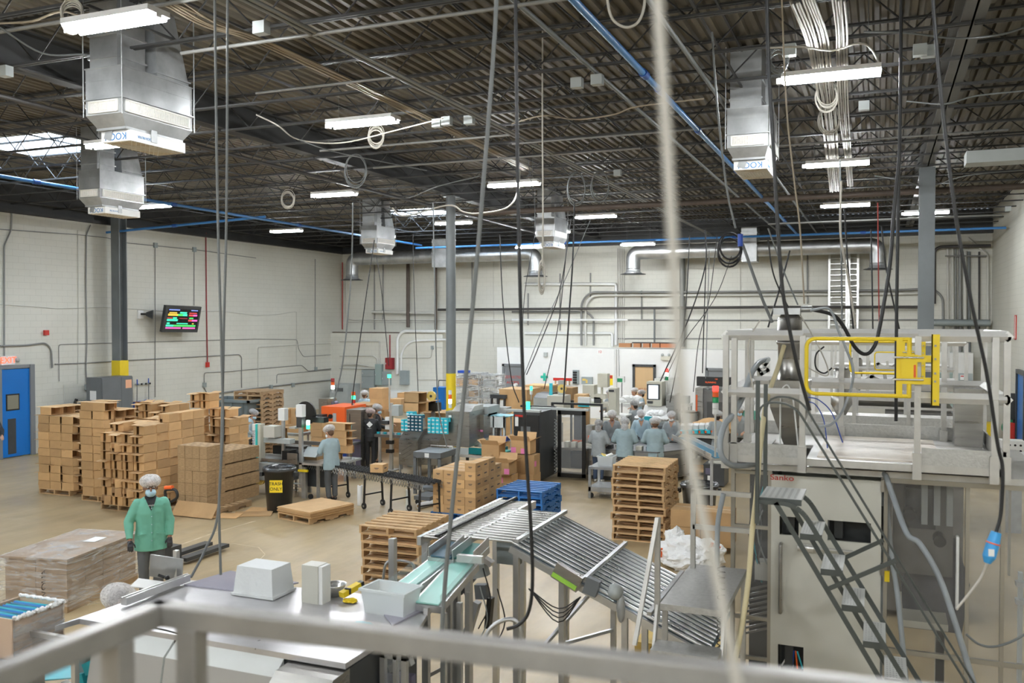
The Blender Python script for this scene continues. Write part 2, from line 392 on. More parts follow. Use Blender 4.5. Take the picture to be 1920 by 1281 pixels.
wl([(484,726),(484,651),(560,647),(636,643)], .018, CW, 'painted conduit framing the wall over the pallet stack')
wl([(591,486),(591,600),(591,690)], .018, 'conduit', 'vertical conduit to the square box near the corner', box=[(592,692)])
wl([(480,592),(520,590),(556,584),(556,684)], .010, CW, 'thin painted drop near the corner')
wl([(383,722),(383,699),(430,697),(480,692),(566,685),(578,696),(637,690)], .014, 'conduit', 'conduit rising and falling above the tilted pallet stack', box=[(383,722)])
wl([(362,744),(437,734),(508,725),(560,719),(637,711)], .030, 'conduit', 'thick conduit run low on the screen wall', box=[(362,744),(508,726),(549,722)])
wl([(519,719),(519,702),(580,697),(637,692)], .011, 'conduit', 'thin conduit loop over the low thick run')
wl([(383,728),(392,745),(410,752),(425,748)], .018, 'cable_grey', 'grey cable sagging from a wall box', name='cable', cat='cable', rad=.3)
wl([(120,722),(121,750),(117,765)], .012, CW, 'thin painted pipe above the bench')
p = onx(85, 624, XL); tag(MB().box((.04,0,0), (.08,.16,.16)).build('alarm_box', 'red', loc=p), 'small red alarm box high beside the blue door', 'alarm')
# horn speaker
p = onx(262, 590, XL); e = empty('horn_speaker', p, 0, 'dark horn speaker on a bracket by the wall column', 'speaker')
MB().box((.03,0,0), (.06,.25,.3)).build('bracket', 'paper', e)
MB().cyl((.05,0,.02), (.25,.12,.02), .035).build('arm', 'black', e)
MB().cyl((.2,.1,.02), (.38,.24,.0), .07, .17, n=20).build('horn', 'machine_dark', e)
# wall screen
tl, tr, bl, br = onx(313,572,XL+.75), onx(379,575,XL+.75), onx(303,622,XL+.55), onx(366,625,XL+.55)
c = (tl+tr+bl+br)/4; w = (tr-tl).length; h = (tl-bl).length
e = empty('wall_screen', c, 0, 'large tilted black screen showing a coloured status board', 'screen'); e.rotation_euler = (0, 0, 0)
xa = (tr-tl).normalized(); ya = (tl-bl).normalized(); za = xa.cross(ya).normalized(); ya = za.cross(xa)
e.matrix_world = Matrix((( xa.x,ya.x,za.x,c.x),(xa.y,ya.y,za.y,c.y),(xa.z,ya.z,za.z,c.z),(0,0,0,1)))
MB().bx((-w/2,-h/2,-.1), (w/2,h/2,0)).bx((-w/2,-h/2,0), (-w/2+.13,h/2,.02)).bx((w/2-.1,-h/2,0), (w/2,h/2,.02)).bx((-w/2+.13,h/2-.12,0), (w/2-.1,h/2,.02)).bx((-w/2+.13,-h/2,0), (w/2-.1,-h/2+.11,.02)).build('bezel', 'machine_dark', e)
sc = {}
for nm, cc in (('sg',(.05,.75,.4)),('so',(.65,.4,.05)),('sm',(.6,.1,.35)),('sb',(.2,.28,.8)),('sr',(.5,.05,.05)),('sgr',(.05,.5,.1))): mat(nm, cc, .3, emit=cc, es=.75)
s = MB(); W = w-.23; H = h-.23; x0 = -w/2+.13; y0 = -h/2+.11
mats = ['screen_black','sg','so','sm','sb','sr','sgr']
s.bx((x0,y0,.0), (x0+W,y0+H,.004))
def sb(i, a, b, c_, d): s.m(i).bx((x0+a*W, y0+c_*H, .004), (x0+b*W, y0+d*H, .006))
for i, a, b, c_, d in ((4,.04,.38,.93,.98),(4,.75,.97,.93,.97),(2,.03,.34,.66,.76),(6,.34,.5,.66,.76),(1,.5,.64,.66,.76),(5,.7,.84,.66,.75),(3,.84,.97,.66,.75),(2,.06,.3,.78,.84),(1,.4,.62,.78,.86),(5,.7,.95,.79,.84),
    (1,.02,.36,.40,.50),(1,.2,.32,.52,.59),(5,.02,.18,.53,.57),(5,.7,.82,.40,.49),(3,.82,1,.40,.49),(6,.72,.86,.52,.59),(5,.4,.66,.53,.55),(1,.03,.12,.25,.33),(1,.34,.7,.26,.31),(2,.84,.9,.26,.31),(1,.0,.25,.13,.22),(6,.25,.97,.13,.22),(3,.0,.5,.02,.10),(3,.55,.97,.02,.10)): sb(i,a,b,c_,d)
s.build('display', mats, e)
MB().cyl((0,0,-.1), (0,.1,-.55), .05).build('mount', 'black', e)
# grey cabinet
def onf(x, y): return onz(x, y, 0)
c0 = onx(190, 700, XL+1.35); tz = 2.35
yb0 = c0.y; e = empty('storage_cabinet', (XL+.70, yb0, 0), 0, 'tall dark grey double-door storage cabinet against the wall near the blue door', 'cabinet')
D_, W_ = .68, 1.3
MB().bx((0,0,0), (D_-.03,W_,tz)).build('body', 'grey_cab', e)
for a, b in ((.01,.80),(.81,W_-.01)):
    d = MB().bx((D_-.03,a,.06), (D_,b,tz-.03)).build('door', 'grey_cab', e)
    MB().cyl((D_+.02,.76 if a < .1 else .85,1.15), (D_+.02,.76 if a < .1 else .85,1.3), .012, n=8).build('handle', 'steel_bright', d)
for (yy, zz, a, b, m_) in ((-.005,1.95,.25,.30,'paper'),): pass
for nm, lo, hi, m_ in (('paper_notice', (.15,-.006,1.62), (.42,0,1.92), 'paper'), ('paper_notice', (.32,-.006,1.2), (.52,0,1.58), 'safety_line')):
    MB().bx(lo, hi).build(nm, m_, e)
mat('notice_orange', (.85,.45,.28), .6)
MB().bx((D_,W_-.32,tz-.4), (D_+.005,W_-.06,tz-.12)).build('paper_notice', 'notice_orange', e)
# broom rack + tools
p = onx(267, 720, XL); e = empty('broom_rack', p, 0, 'small tool rail on the wall beside the grey cabinet', 'tool rail')
MB().bx((0,-.36,-.03), (.05,.36,.03)).build('rail', 'machine_grey', e)
for s in (-.3,-.1,.1,.3): MB().bx((.05,s-.02,-.03), (.09,s+.02,.03)).build('clip', 'black', e)
p = onx(257, 762, XL+.1); e = empty('dustpan', (p.x,p.y,p.z-.1), 0, 'blue long-handled dustpan hanging on the wall', 'dustpan')
MB().prism([(-.16,0),(.2,.06),(.14,.28),(-.14,.26)], -.05, .05, 'x').build('pan', 'blue_bin', e)
MB().cyl((0,.0,.25), (0,.02,1.02), .014, n=8).build('handle', 'cable_grey', e); MB().cyl((0,.02,.88), (0,.02,1.06), .02, n=8).build('grip', 'blue_bin', e)
p = onx(279, 766, XL+.1); e = empty('broom', (p.x,p.y,p.z-.02), 0, 'blue wide broom hanging beside the dustpan', 'broom')
MB().prism([(-.22,0),(.22,.0),(.24,.26),(.12,.34),(-.12,.34),(-.24,.26)], -.06, .06, 'x').build('head', 'blue_bin', e)
MB().cyl((0,0,.3), (0,0,1.02), .014, n=8).build('handle', 'cable_grey', e); MB().cyl((0,0,.95), (0,0,1.12), .02, n=8).build('grip', 'blue_bin', e)
# bench with printer and crate near the cabinet
q = onx(97, 800, XL+.1); e = empty('work_bench', (XL+.05, q.y, 0), 0, 'low bench behind the cartons next to the grey cabinet', 'bench')
MB().bx((0,0,1.0), (.8,2.2,1.05)).build('bench_top', 'machine_grey', e)
for x_, y_ in ((.05,.05),(.75,.05),(.05,2.15),(.75,2.15)): MB().bx((x_-.03,y_-.03,0), (x_+.03,y_+.03,1.0)).build('leg', 'machine_grey', e)
b0 = V((XL+.05, q.y, 1.05))
e = empty('label_printer', b0+V((.3,.55,0)), 0, 'grey label printer on the low wall bench', 'printer')
MB().bx((-.25,-.35,0), (.25,.25,.36)).build('body', 'machine_grey', e); MB().bx((.25,-.1,.1), (.27,.15,.3)).build('panel', 'cyan', e); MB().cyl((0,.1,.36), (.05,.16,.6), .05).build('scanner', 'black', e)
tag(MB().bx((0,0,0),(.5,.5,.34)).build('black_case', 'machine_dark', loc=b0+V((.45,.85,0))), 'black case beside the label printer', 'case')
e = empty('blue_tote', b0+V((.1,1.15,0)), 0, 'dark blue tote with a pale label on the low bench', 'tote')
MB().bx((0,0,0),(.5,.95,.5)).bx((-.02,-.02,.46),(.52,.97,.5)).build('body', mat('tote_blue', (.08,.17,.28), .5), e); MB().bx((.5,.3,.22),(.51,.7,.42)).build('label', mat('label_blue', (.35,.7,.85), .5), e)
# ---------------- back wall piping
B = 'B'
wl([(698,585),(760,586),(818,587)], .07, 'conduit_wall', 'thick grey pipe stub behind the round duct', B, off=.3, name='pipe', cat='pipe')
wl([(821,581),(960,580),(1200,578),(1440,576),(1724,576)], .055, 'pipe_dark', 'dark pipe running the length of the back wall', B, off=.45, name='pipe', cat='pipe')
wl([(765,492),(765,614)], .09, 'pipe_brown', 'thick dark stack pipe standing before the back wall', B, off=.35, name='pipe', cat='pipe')
wl([(817,500),(817,618)], .07, 'pipe_brown', 'dark stack pipe touching the middle column edge', B, off=.35, name='pipe', cat='pipe')
wl([(642,492),(642,618)], .03, 'cable_red', 'rusty red pipe in the back corner', B, name='pipe', cat='pipe', off=.2)
wl([(649,495),(650,596),(660,600),(960,601)], .03, CW, 'painted pipe turning along the back wall from the corner', B, name='pipe', cat='pipe')
wl([(650,604),(960,605),(1150,606)], .025, CW, 'painted pipe just below the one from the corner', B, name='pipe', cat='pipe')
wl([(960,600),(1177,600)], .045, 'white_plastic', 'bright white plastic pipe on the back wall', B, off=.4, name='pipe', cat='pipe')
wl([(1177,600),(1440,601),(1722,600)], .03, 'conduit', 'grey pipe continuing from the white plastic one', B, name='pipe', cat='pipe')
wl([(984,533),(1155,533),(1155,647)], .075, 'room_white', 'square painted cable duct bending down to the office roof', B, off=.1, name='cable_duct', cat='duct', n=4)
wl([(984,625),(1148,625),(1148,650)], .06, 'room_white', 'low painted cable duct above the office roof', B, off=.1, name='cable_duct', cat='duct', n=4)
wl([(1090,648),(1090,566),(1106,548),(1280,548),(1440,547),(1700,544),(1748,541),(1768,556),(1769,648)], .045, 'conduit', 'upper of two long conduits arching over the back wall', B, off=.2, rad=.5)
wl([(1098,648),(1098,570),(1112,554),(1280,554),(1440,553),(1700,551),(1742,549)], .05, CW, 'lower of two long conduits arching over the back wall', B, off=.2, rad=.5)
wl([(960,585),(1100,585),(1113,596),(1113,648)], .045, 'conduit', 'grey conduit bending down behind the first aid cross', B, off=.15, rad=.4)
for i, x in enumerate((1158,1162,1166,1170)): wl([(x,466),(x,648)], .022, CW, 'thin vertical conduits in the tight row of four', B, group='row of four conduits')
o = wl([(1279,476),(1279,650)], .12, 'column', 'grey steel post standing against the back wall', B, off=.2, name='steel_post', cat='post', n=4)
wl([(1227,578),(1227,648)], .04, 'cable_grey', 'dark drop pipe behind the lumber', B, off=.4, name='pipe', cat='pipe')
wl([(1159,635),(1352,635)], .02, 'conduit', 'thin pipe above the lumber', B)
for x, y0_, y1_, lb in ((1050,513,620,'grey strut between duct outlet and square cable duct'),(1107,512,562,'short grey strut crossing the square cable duct'),(1203,545,600,'strut under the second round duct outlet'),(702,478,618,'thin conduit above the electrical panels'),(718,480,600,'second thin conduit above the panels'),(1514,470,570,'grey strut behind the tall machine head'),(885,490,560,'thin conduit between column and cable'),(990,550,610,'short strut under the duct outlet by the white cord')):
    wl([(x,y0_),(x,y1_)], .03, 'conduit', lb, B, name='strut', cat='strut')
wl([(925,490),(925,650)], .012, CW, 'thin vertical line by the office corner', B)
wl([(1388,500),(1388,640)], .012, CW, 'thin vertical line above the platform', B)
# ladder tray
zt, zb = ony(1580,466,YB).z, ony(1580,625,YB).z
xs = [ony(x,540,YB-.2).x for x in (1556,1588,1609)]
for i in (0,1):
    e = empty('ladder_tray', (0, YB-.22, 0), 0, ('wider' if i == 0 else 'narrower')+' vertical ladder tray of the pair on the back wall', 'cable tray')
    a, b = xs[i]+(.1 if i else 0), xs[i+1]
    MB().bx((a-.06,-.08,zb), (a+.02,.08,zt)).build('rail', 'steel_bright', e); MB().bx((b-.05,-.08,zb), (b+.03,.08,zt)).build('rail', 'steel_bright', e)
    z = zb+.1
    while z < zt: MB().bx((a,-.02,z), (b,.02,z+.035)).build('rung', 'steel_bright', e); z += .22
# pipe cluster at right
for i, (x, r, m_) in enumerate(((1777,.04,'conduit_wall'),(1786,.05,'conduit_wall'),(1792,.03,'conduit'),(1800,.06,'conduit'),(1809,.07,'conduit_wall'),(1817,.05,'cable_grey'))):
    wl([(x,462+i*2),(x+1,720)], r, m_, 'vertical painted pipes in the cluster beside the flat grey beam', B, off=.12, name='pipe', cat='pipe', group='pipe cluster beside the flat grey beam')
wl([(1858,461),(1762,463),(1752,470),(1752,570)], .06, 'pipe_dark', 'dark pipe bending down beside the wide grey column', B, off=.5, name='pipe', cat='pipe')
wl([(1836,472),(1836,640)], .035, 'pipe_dark', 'thin dark pipe in the corner behind the platform', B, off=.2, name='pipe', cat='pipe')
wl([(1815,446),(1852,478),(1852,640)], .045, 'conduit_wall', 'painted pipe slanting into the corner behind the platform', B, off=.2, name='pipe', cat='pipe')
wl([(1748,605),(1857,606)], .13, 'grey_panel', 'flat grey beam across the pipes in the corner behind the platform', B, off=.5, name='steel_beam', cat='beam', n=4)
wl([(1772,480),(1850,480)], .03, 'conduit', 'strut carrying the pipe cluster', B, off=.3, name='strut', cat='strut')
# ---------------- electrical block
def onR(x, y, off=0): return ony(x, y, RY-off)
def panel(x0, x1, y0, y1, m_, lb, name='breaker_box', cat='electrical panel', d=.22, split=None, handle=True, off=0):
    a = onR(x0, y1, off); b = onR(x1, y0, off); w = b.x-a.x; h = b.z-a.z
    e = empty(name, (a.x, RY-off, a.z), 0, lb, cat)
    MB().bx((0,-d+.03,0), (w,0,h)).build('enclosure', m_, e)
    for (c, dd) in ([(0,h)] if split is None else [(0,h*split),(h*split,h)]):
        dr = MB().bx((.02,-d,c+.02), (w-.02,-d+.03,dd-.02)).build('door', m_, e)
        if handle: MB().bx((w*.1,-d-.02,(c+dd)/2-.04), (w*.1+.03,-d,(c+dd)/2+.04)).build('handle', 'steel_bright', dr)
    return e
panel(682, 706, 694, 728, 'grey_panel', 'wide two-door grey breaker panel', split=.66)
panel(707, 719, 683, 722, mat('panel_green', (.30,.38,.36), .5), 'tall narrow green-grey breaker cabinet')
panel(719, 734, 697, 722, 'grey_panel', 'square grey breaker panel under the red box', d=.18)
panel(753, 768, 695, 721, 'grey_panel', 'small grey disconnect panel with a white notice')
o = panel(726, 740, 671, 692, 'dark_red', 'dark red fire alarm panel', name='alarm_box', cat='alarm panel')
wl([(731,628),(731,671)], .03, 'dark_red', 'red pipe feeding the dark red alarm panel', 'R', name='pipe', cat='pipe')
e = panel(642, 675, 719, 775, 'machine_grey', 'grey louvred transformer cabinet standing in the corner', name='transformer_cabinet', cat='cabinet', d=1.1, off=.0, handle=False)
k = MB()
for i in range(14): k.bx((.08+i*.05,-1.12,1.15), (.10+i*.05,-1.10,1.32))
k.build('vent', 'machine_dark', e)
wl([(745,702),(745,632),(756,621),(836,622)], .07, 'room_white', 'fat painted pipe arching over the electrical block', 'R', name='pipe', cat='pipe', rad=.6)
wl([(752,700),(752,660),(768,640),(836,637)], .05, 'room_white', 'second painted pipe arching under the fat one', 'R', name='pipe', cat='pipe', rad=.6)
wl([(637,640),(660,640),(712,640),(712,683)], .035, CW, 'painted conduit dropping to the tall breaker cabinet', 'R')
wl([(637,667),(700,667),(708,674),(708,683)], .03, CW, 'painted conduit level with the red box', 'R', rad=.5)
wl([(637,690),(680,691),(706,691)], .045, CW, 'painted conduit entering the tall breaker cabinet', 'R')
wl([(640,684),(670,683),(700,688),(706,690)], .045, CW, 'painted sloping conduit above the wide breaker panel', 'R')
wl([(743,671),(808,671),(811,650),(828,652)], .02, CW, 'thin conduit between the red alarm panel and the column', 'R', box=[(811,652)])
wl([(784,712),(828,712)], .02, CW, 'thin low conduit beside the small disconnect panel', 'R')
# long white bench against the block
a = onR(715, 735); b = onR(829, 735)
e = empty('wall_bench', (a.x, RY-.7, 0), 0, 'long white bench under the breaker panels', 'bench'); z_ = a.z
MB().bx((0,0,z_-.5), (b.x-a.x,.7,z_+.1)).build('top', 'room_white', e)
MB().bx((.1,.1,0), (b.x-a.x-.1,.68,z_-.5)).build('base', 'machine_grey', e)
# ---------------- office front
def wdoor(x0, x1, y0, m_, n, letter=None, ly=.75, lm='red'):
    a = onR(x0, y0); b = onR(x1, y0); w = b.x-a.x; h = a.z
    f = struct('door_%d' % n, MB().bx((0,-.1,0), (.1,.02,h)).bx((w-.1,-.1,0), (w,.02,h)).bx((0,-.1,h-.1), (w,.02,h)), 'door_grey' if n != 3 else 'machine_dark', loc=(a.x,RY,0))
    MB().bx((.1,-.05,.02), (w-.1,0.01,h-.1)).build('door_leaf', m_, f)
    MB().cyl((w-.2,-.06,1.0), (w-.2,-.12,1.0), .04).build('handle', 'steel', f)
    for i, (t_, s) in enumerate(letter or []): text('lettering', t_, s, lm, f, (w/2,-.055,h*ly-i*.24), ext=.002)
    return f
wdoor(943, 982, 682, 'door_grey', 2, [('RESTRICTED',.17),('ACCESS',.17)], .74)
wdoor(1187, 1230, 683, 'door_wood', 3, [('NO EXIT',.12)], .56, 'dark_red')
wdoor(1323, 1366, 690, 'door_grey', 4, [('RESTRICTED',.17),('ACCESS',.17)], .78)
def flat(name, x0, x1, y0, y1, m_, lb, cat, d=.04):
    a = onR(x0, y1); b = onR(x1, y0); return tag(MB().bx((0,-d,0), (b.x-a.x,0,b.z-a.z)).build(name, m_, loc=(a.x,RY-.001,a.z)), lb, cat)
e = empty('first_aid_sign', onR(1021,707,.01), 0, 'green first aid cross on a pale round sign', 'sign')
MB().cyl((0,0,0), (0,-.02,0), .2, n=24).build('disc', 'paper', e); g = mat('aid_green', (.03,.45,.32), .5)
MB().bx((-.055,-.035,-.17),(.055,-.02,.17)).bx((-.17,-.034,-.055),(.17,-.0205,.055)).build('cross', g, e)
flat('paper_notice', 1018, 1029, 683, 697, 'paper', 'faded white notice above the green cross', 'notice')
flat('wall_bell', 1021, 1027, 661, 669, 'machine_grey', 'small grey bell under the office roof line', 'bell', .12)
e = flat('tool_board', 1038, 1073, 708, 722, 'paper', 'white tool board with a red header strip', 'board')
w = onR(1073,700).x-onR(1038,700).x
MB().bx((0,-.06,.2),(w,-.04,.32)).build('header', 'red', e)
for i in range(5): MB().bx((.08+i*.16,-.09,.02),(.14+i*.16,-.04,.2)).build('tool', 'wood_old', e)
e = flat('file_rack', 1075, 1086, 694, 720, 'grey_panel', 'grey wall rack of five black file pockets', 'file rack', .1)
for i in range(5): MB().bx((.03,-.16,.04+i*.11),(.2,-.10,.10+i*.11)).build('pocket', 'black', e)
e = flat('control_box', 1092, 1112, 707, 720, 'grey_panel', 'grey control box with yellow stickers', 'control box', .15)
MB().bx((.05,-.16,.15),(.2,-.15,.24)).bx((.2,-.16,.05),(.28,-.15,.2)).build('sticker', 'tape', e)
e = flat('danger_sign', 1137, 1149, 704, 722, mat('sign_yellow', (.9,.68,.02), .5), 'yellow warning poster with a red heading', 'sign', .02)
MB().bx((0,-.03,.28),(.27,-.02,.42)).build('heading', 'red', e)
e = empty('number_sign', onR(1125,660,.01), 0, 'small white sign reading 10 in red', 'sign')
MB().bx((-.1,-.02,-.12),(.1,0,.12)).build('board', 'paper', e); text('lettering', '10', .16, 'red', e, (0,-.022,0))
e = empty('emergency_light', onR(1249,671,.01), 0, 'twin-head emergency light beside the wooden door', 'emergency light')
MB().bx((-.2,-.1,-.1),(.2,0,.06)).build('body', 'machine_beige', e)
for s in (-1,1): MB().sph((s*.14,-.08,.12), .06, 10).build('lamp_head', 'machine_grey', e)
wl([(1154,655),(1154,730)], .05, 'room_white', 'painted square pipe between the yellow poster and the wooden door', 'R', name='pipe', cat='pipe', n=4)
wl([(1160,655),(1161,706)], .012, 'cable_grey', 'thin cable down to the green display', 'R', name='cable', cat='cable')
# lumber on the office roof
ztp = onR(1200,652).z
for i, (x0_, x1_) in enumerate(((1162,1184),(1189,1202),(1207,1219),(1224,1238),(1240,1268))):
    a = ony(x0_,650,RY+.5).x; b = ony(x1_,650,RY+.5).x
    tag(MB().bx((a,RY+.35,ztp),(b,RY+.62,ztp+.17)).build('lumber', 'orange' if False else mat('lumber%d' % i, (.42+.03*i,.2,.09), .8), loc=(0,0,0)), 'rust-brown timber lying along the office roof edge', 'timber', 'timbers on the office roof')
a = ony(1186,646,RY+.5).x; b = ony(1270,646,RY+.5).x
tag(MB().bx((a,RY+.4,ztp+.17),(b,RY+.6,ztp+.22)).build('long_board', 'pipe_dark'), 'long dark board lying on top of the timbers', 'board')
# right wall
e = empty('wall_label', onx(1905, 614, XR), 0, 'small red-framed label high on the side wall', 'sign')
MB().bx((-.02,-.14,-.35),(0,.14,.35)).build('board', 'paper', e); MB().bx((-.03,-.16,.35),(0,.16,.38)).bx((-.03,-.16,-.38),(0,.16,-.35)).bx((-.03,-.16,-.38),(0,-.13,.38)).bx((-.03,.13,-.38),(0,.16,.38)).build('frame', 'red', e)
a = onx(1912, 700, XR); 
f = struct('door_5', MB().bx((-.1,0,0),(.02,.12,a.z)).bx((-.1,-1.6,a.z),(.02,.12,a.z+.12)).bx((-.1,-1.6,0),(.02,-1.48,a.z)), 'machine_dark', loc=(XR,a.y,0))
MB().bx((-.05,-1.48,0),(-.02,0,a.z)).build('door_leaf', 'blue_door', f)
e = empty('fire_extinguisher', onx(1901, 796, XR-.12), 0, 'red fire extinguisher on the side wall by the blue door', 'fire extinguisher')
MB().cyl((0,0,-.45),(0,0,.05),.11,n=16).build('tank', 'red', e); MB().cyl((0,0,.05),(0,0,.16),.03).build('valve', 'black', e); 
# ================================================================ CEILING THINGS
LZ = 7.38
def light_proto():
    r = empty('ceiling_light', (0,0,0))
    MB().bx((-.61,-.16,.03), (.61,.16,.09)).bx((-.61,-.04,-.005), (.61,.04,.03)).build('housing', 'lamp_body', r)
    for s in (-1,1): MB().cyl((-.6,s*.1,0), (.6,s*.1,0), .024, n=8).build('tube', 'lamp_on', r)
    MB().bx((-.68,-.05,-.03), (-.61,.03,.04)).build('sensor', 'white_plastic', r)
    for s in (-1,1): MB().cyl((s*.45,0,.09), (s*.45,0,DECK-LZ-.02), .004, n=4, cap=False).build('chain', 'cable_grey', r)
    return r
lp = light_proto()
seen = [(215,45,'large twin-tube ceiling light in front of the top big air unit'), (217,272,'small ceiling light between the big air unit and the one beneath it'), (284,388,'small ceiling light touching the lower of the two stacked air units'),
 (680,232,'twin-tube ceiling light above the wide tan conduit bundle'), (627,366,'ceiling light between the two drop cables and the duct elbow'), (537,434,'small ceiling light just above the corner of the screen wall'),
 (965,347,'ceiling light between the black drop cable and the white cord'), (851,419,'ceiling light partly hidden behind the yellow-footed column'), (1118,407,'ceiling light beside the air unit hung over the packing lines'),
 (998,464,'tiny ceiling light above the duct outlet by the white cord'), (1197,459,'tiny ceiling light above the second round duct elbow'),
 (1558,145,'large twin-tube ceiling light in front of the tied pale coils'), (1570,309,'ceiling light under the tied cable bundles, middle of three'), (1587,386,'thin far ceiling light in front of the wall ladder rack')]
for i, (x, y, lb) in enumerate(seen):
    o = lp if i == 0 else copy_tree(lp)
    o.location = onz(x, y, LZ) if i not in (9,10) else att(x, y, 34); tag(o, lb, 'ceiling light', 'hanging twin-tube ceiling lights')
for x, y, lb in ((712,446,'added ceiling light, unseen behind the unit above the duct elbow'),(1037,436,'added ceiling light, unseen behind the unit by the white cord'),(1737,400,'added ceiling light, unseen behind the wide grey column'),(232,205,'added ceiling light, unseen behind the biggest air unit')):  # added fill lamps, tucked out of sight to brighten the walls and back
    o = copy_tree(lp, onz(x, y, LZ)); tag(o, lb, 'ceiling light', 'hanging twin-tube ceiling lights')
for x in (-20, -14.5, -7.5, -2.2, 2.2):
    for y in (-9, -3.5, 2.5):
        if x == -2.2 and y == 2.5: continue
        o = copy_tree(lp, (x,y,LZ)); tag(o, 'twin-tube ceiling light over the aisle beside the camera platform', 'ceiling light', 'ceiling lights outside the picture')
world = bpy.data.worlds.new('w'); bpy.context.scene.world = world; world.use_nodes = True
world.node_tree.nodes['Background'].inputs[0].default_value = (.6,.7,.85,1); world.node_tree.nodes['Background'].inputs[1].default_value = .4
cy = bpy.context.scene.cycles; cy.max_bounces = 6; cy.diffuse_bounces = 4; cy.glossy_bounces = 3; cy.transmission_bounces = 4; cy.transparent_max_bounces = 10; cy.adaptive_threshold = .035; cy.caustics_reflective = False; cy.caustics_refractive = False
vs = bpy.context.scene.view_settings; vs.view_transform = 'Standard'; vs.look = 'None'; vs.gamma = 1; vs.exposure = 0.66

# ---- box filter units hung from the deck
mat('filter_media', (.62,.55,.45), .9, var=.3, scale=30)
mat('koch_blue', (.02,.18,.45), .5)
def unit_proto():
    r = empty('air_filter_unit', (0,0,0)); sx, sy = .31, .635
    MB().box((0,0,.72), (.62,1.27,.40)).box((0,0,.925), (.64,1.29,.015)).box((0,0,.76), (.628,1.278,.012)).box((0,0,.52), (.67,1.32,.015)).build('plenum', 'galv', r)
    k = MB().box((0,0,.42), (.62,1.27,.2)); k.build('filter_section', 'galv', r)
    for nm, c, d in (('front', (-.0,-sy-.012,.42), (.46,.02,.15)), ('side', (sx+.012,.0,.42), (.02,1.05,.15))):
        f = MB()
        if nm == 'front':
            f.bx((-.25,c[1]-.01,.34),(.25,c[1]+.01,.36)).bx((-.25,c[1]-.01,.48),(.25,c[1]+.01,.50)).bx((-.25,c[1]-.01,.34),(-.22,c[1]+.01,.5)).bx((.22,c[1]-.01,.34),(.25,c[1]+.01,.5))
            g = MB(); g.bx((-.22,c[1]-.002,.36),(.22,c[1]+.004,.48)); 
            for i in range(22): g.m(1).bx((-.21+i*.02,c[1]-.008,.365),(-.202+i*.02,c[1]-.002,.475))
        else:
            f.bx((c[0]-.01,-.58,.34),(c[0]+.01,.58,.36)).bx((c[0]-.01,-.58,.48),(c[0]+.01,.58,.50)).bx((c[0]-.01,-.58,.34),(c[0]+.01,-.54,.5)).bx((c[0]-.01,.54,.34),(c[0]+.01,.58,.5))
            g = MB(); g.bx((c[0]-.004,-.54,.36),(c[0]+.002,.54,.48))
            for i in range(54): g.m(1).bx((c[0]+.002,-.53+i*.02,.365),(c[0]+.008,-.522+i*.02,.475))
        fo = f.build('filter_frame', 'white_paint', r); g.build('pleats', ['filter_media', 'paper'], fo)
    k = MB(); a = [(-sx,-sy,.32),(sx,-sy,.32),(sx,sy,.32),(-sx,sy,.32)]; b = [(-.22,-.5,.15),(.24,-.5,.15),(.24,.5,.15),(-.22,.5,.15)]
    k.add(a+b, [(0,1,5,4),(1,2,6,5),(2,3,7,6),(3,0,4,7)]); k.box((.0,.0,.16), (.5,1.04,.03)); k.build('shroud', 'galv_dull', r)
    f = MB().box((.02,.04,.07), (.5,1.0,.14)); f = f.build('filter_box', 'paper', r)
    g = MB().bx((-.21,-.44,-.006), (.25,.52,.001))
    for i in range(-8,14):
        y = -.44+i*.08
        for s in (-1,1):
            g.m(1)
            y0, y1 = (y, y+.46*s)
            if min(y0,y1) < -.44 or max(y0,y1) > .52: continue
            g.bar((-.21,y0,-.008), (.25,y1,-.008), .006, .006)
    g.build('filter_media', ['filter_media', 'paper'], f)
    text('lettering', 'KOCH', .13, 'koch_blue', f, (.02,-.463,.07), (-PI/2,PI,0) if False else (PI/2,PI,0), .001)
    text('lettering', 'KOCH FILTER', .045, 'koch_blue', f, (.273,-.2,.07), (PI/2,PI,PI/2), .001)
    MB().box((.275,-.05,.12), (.01,.1,.16)).build('tape_strip', 'galv_dull', f); MB().box((-.1,-.465,.1), (.12,.01,.14), (0,.3,0)).build('tape_strip', 'galv_dull', f)
    # twin ducts up to the deck
    h = DECK-6.55
    k = MB().bx((-.27,-.6,.93), (.2,-.12,h)); k.bx((-.29,-.62,1.05), (.22,-.10,1.075)); k.bx((-.29,-.62,1.35), (.22,-.10,1.37)); k.build('supply_duct', 'galv', r)
    a = [(-.27,0,.93),(.29,0,.93),(.29,.6,.93),(-.27,.6,.93)]; b = [(-.1,.05,h),(.18,.05,h),(.18,.45,h),(-.1,.45,h)]
    k = MB().add(a+b, [(0,1,5,4),(1,2,6,5),(2,3,7,6),(3,0,4,7)]); k.bx((-.29,-.02,.98),(.31,.62,1.0)); k.build('return_duct', 'galv_dull', r)
    for x, y in ((-sx-.02,-sy-.02),(sx+.02,-sy-.02),(sx+.02,sy+.02),(-sx-.02,sy+.02)):
        MB().cyl((x,y,.3), (x,y,h), .008, n=6, cap=False).build('hanger_rod', 'galv_dull', r)
    return r
up = unit_proto()
for i, (x, y, lb) in enumerate(((228,122,'big galvanised box filter unit just under the large twin-tube light'), (187,317,'galvanised box filter unit hung below and behind the biggest one'),
      (706,423,'box filter unit hung above the round duct elbow near the corner'), (1039,407,'box filter unit hung behind the long white cord'), (1441,198,'box filter unit hung next to the long blue pipe'))):
    o = up if i == 0 else copy_tree(up)
    p = onz(x, y, 7.47); o.location = (p.x-.31, p.y+.635, 6.55); tag(o, lb, 'air filter unit', 'hanging air filter units')
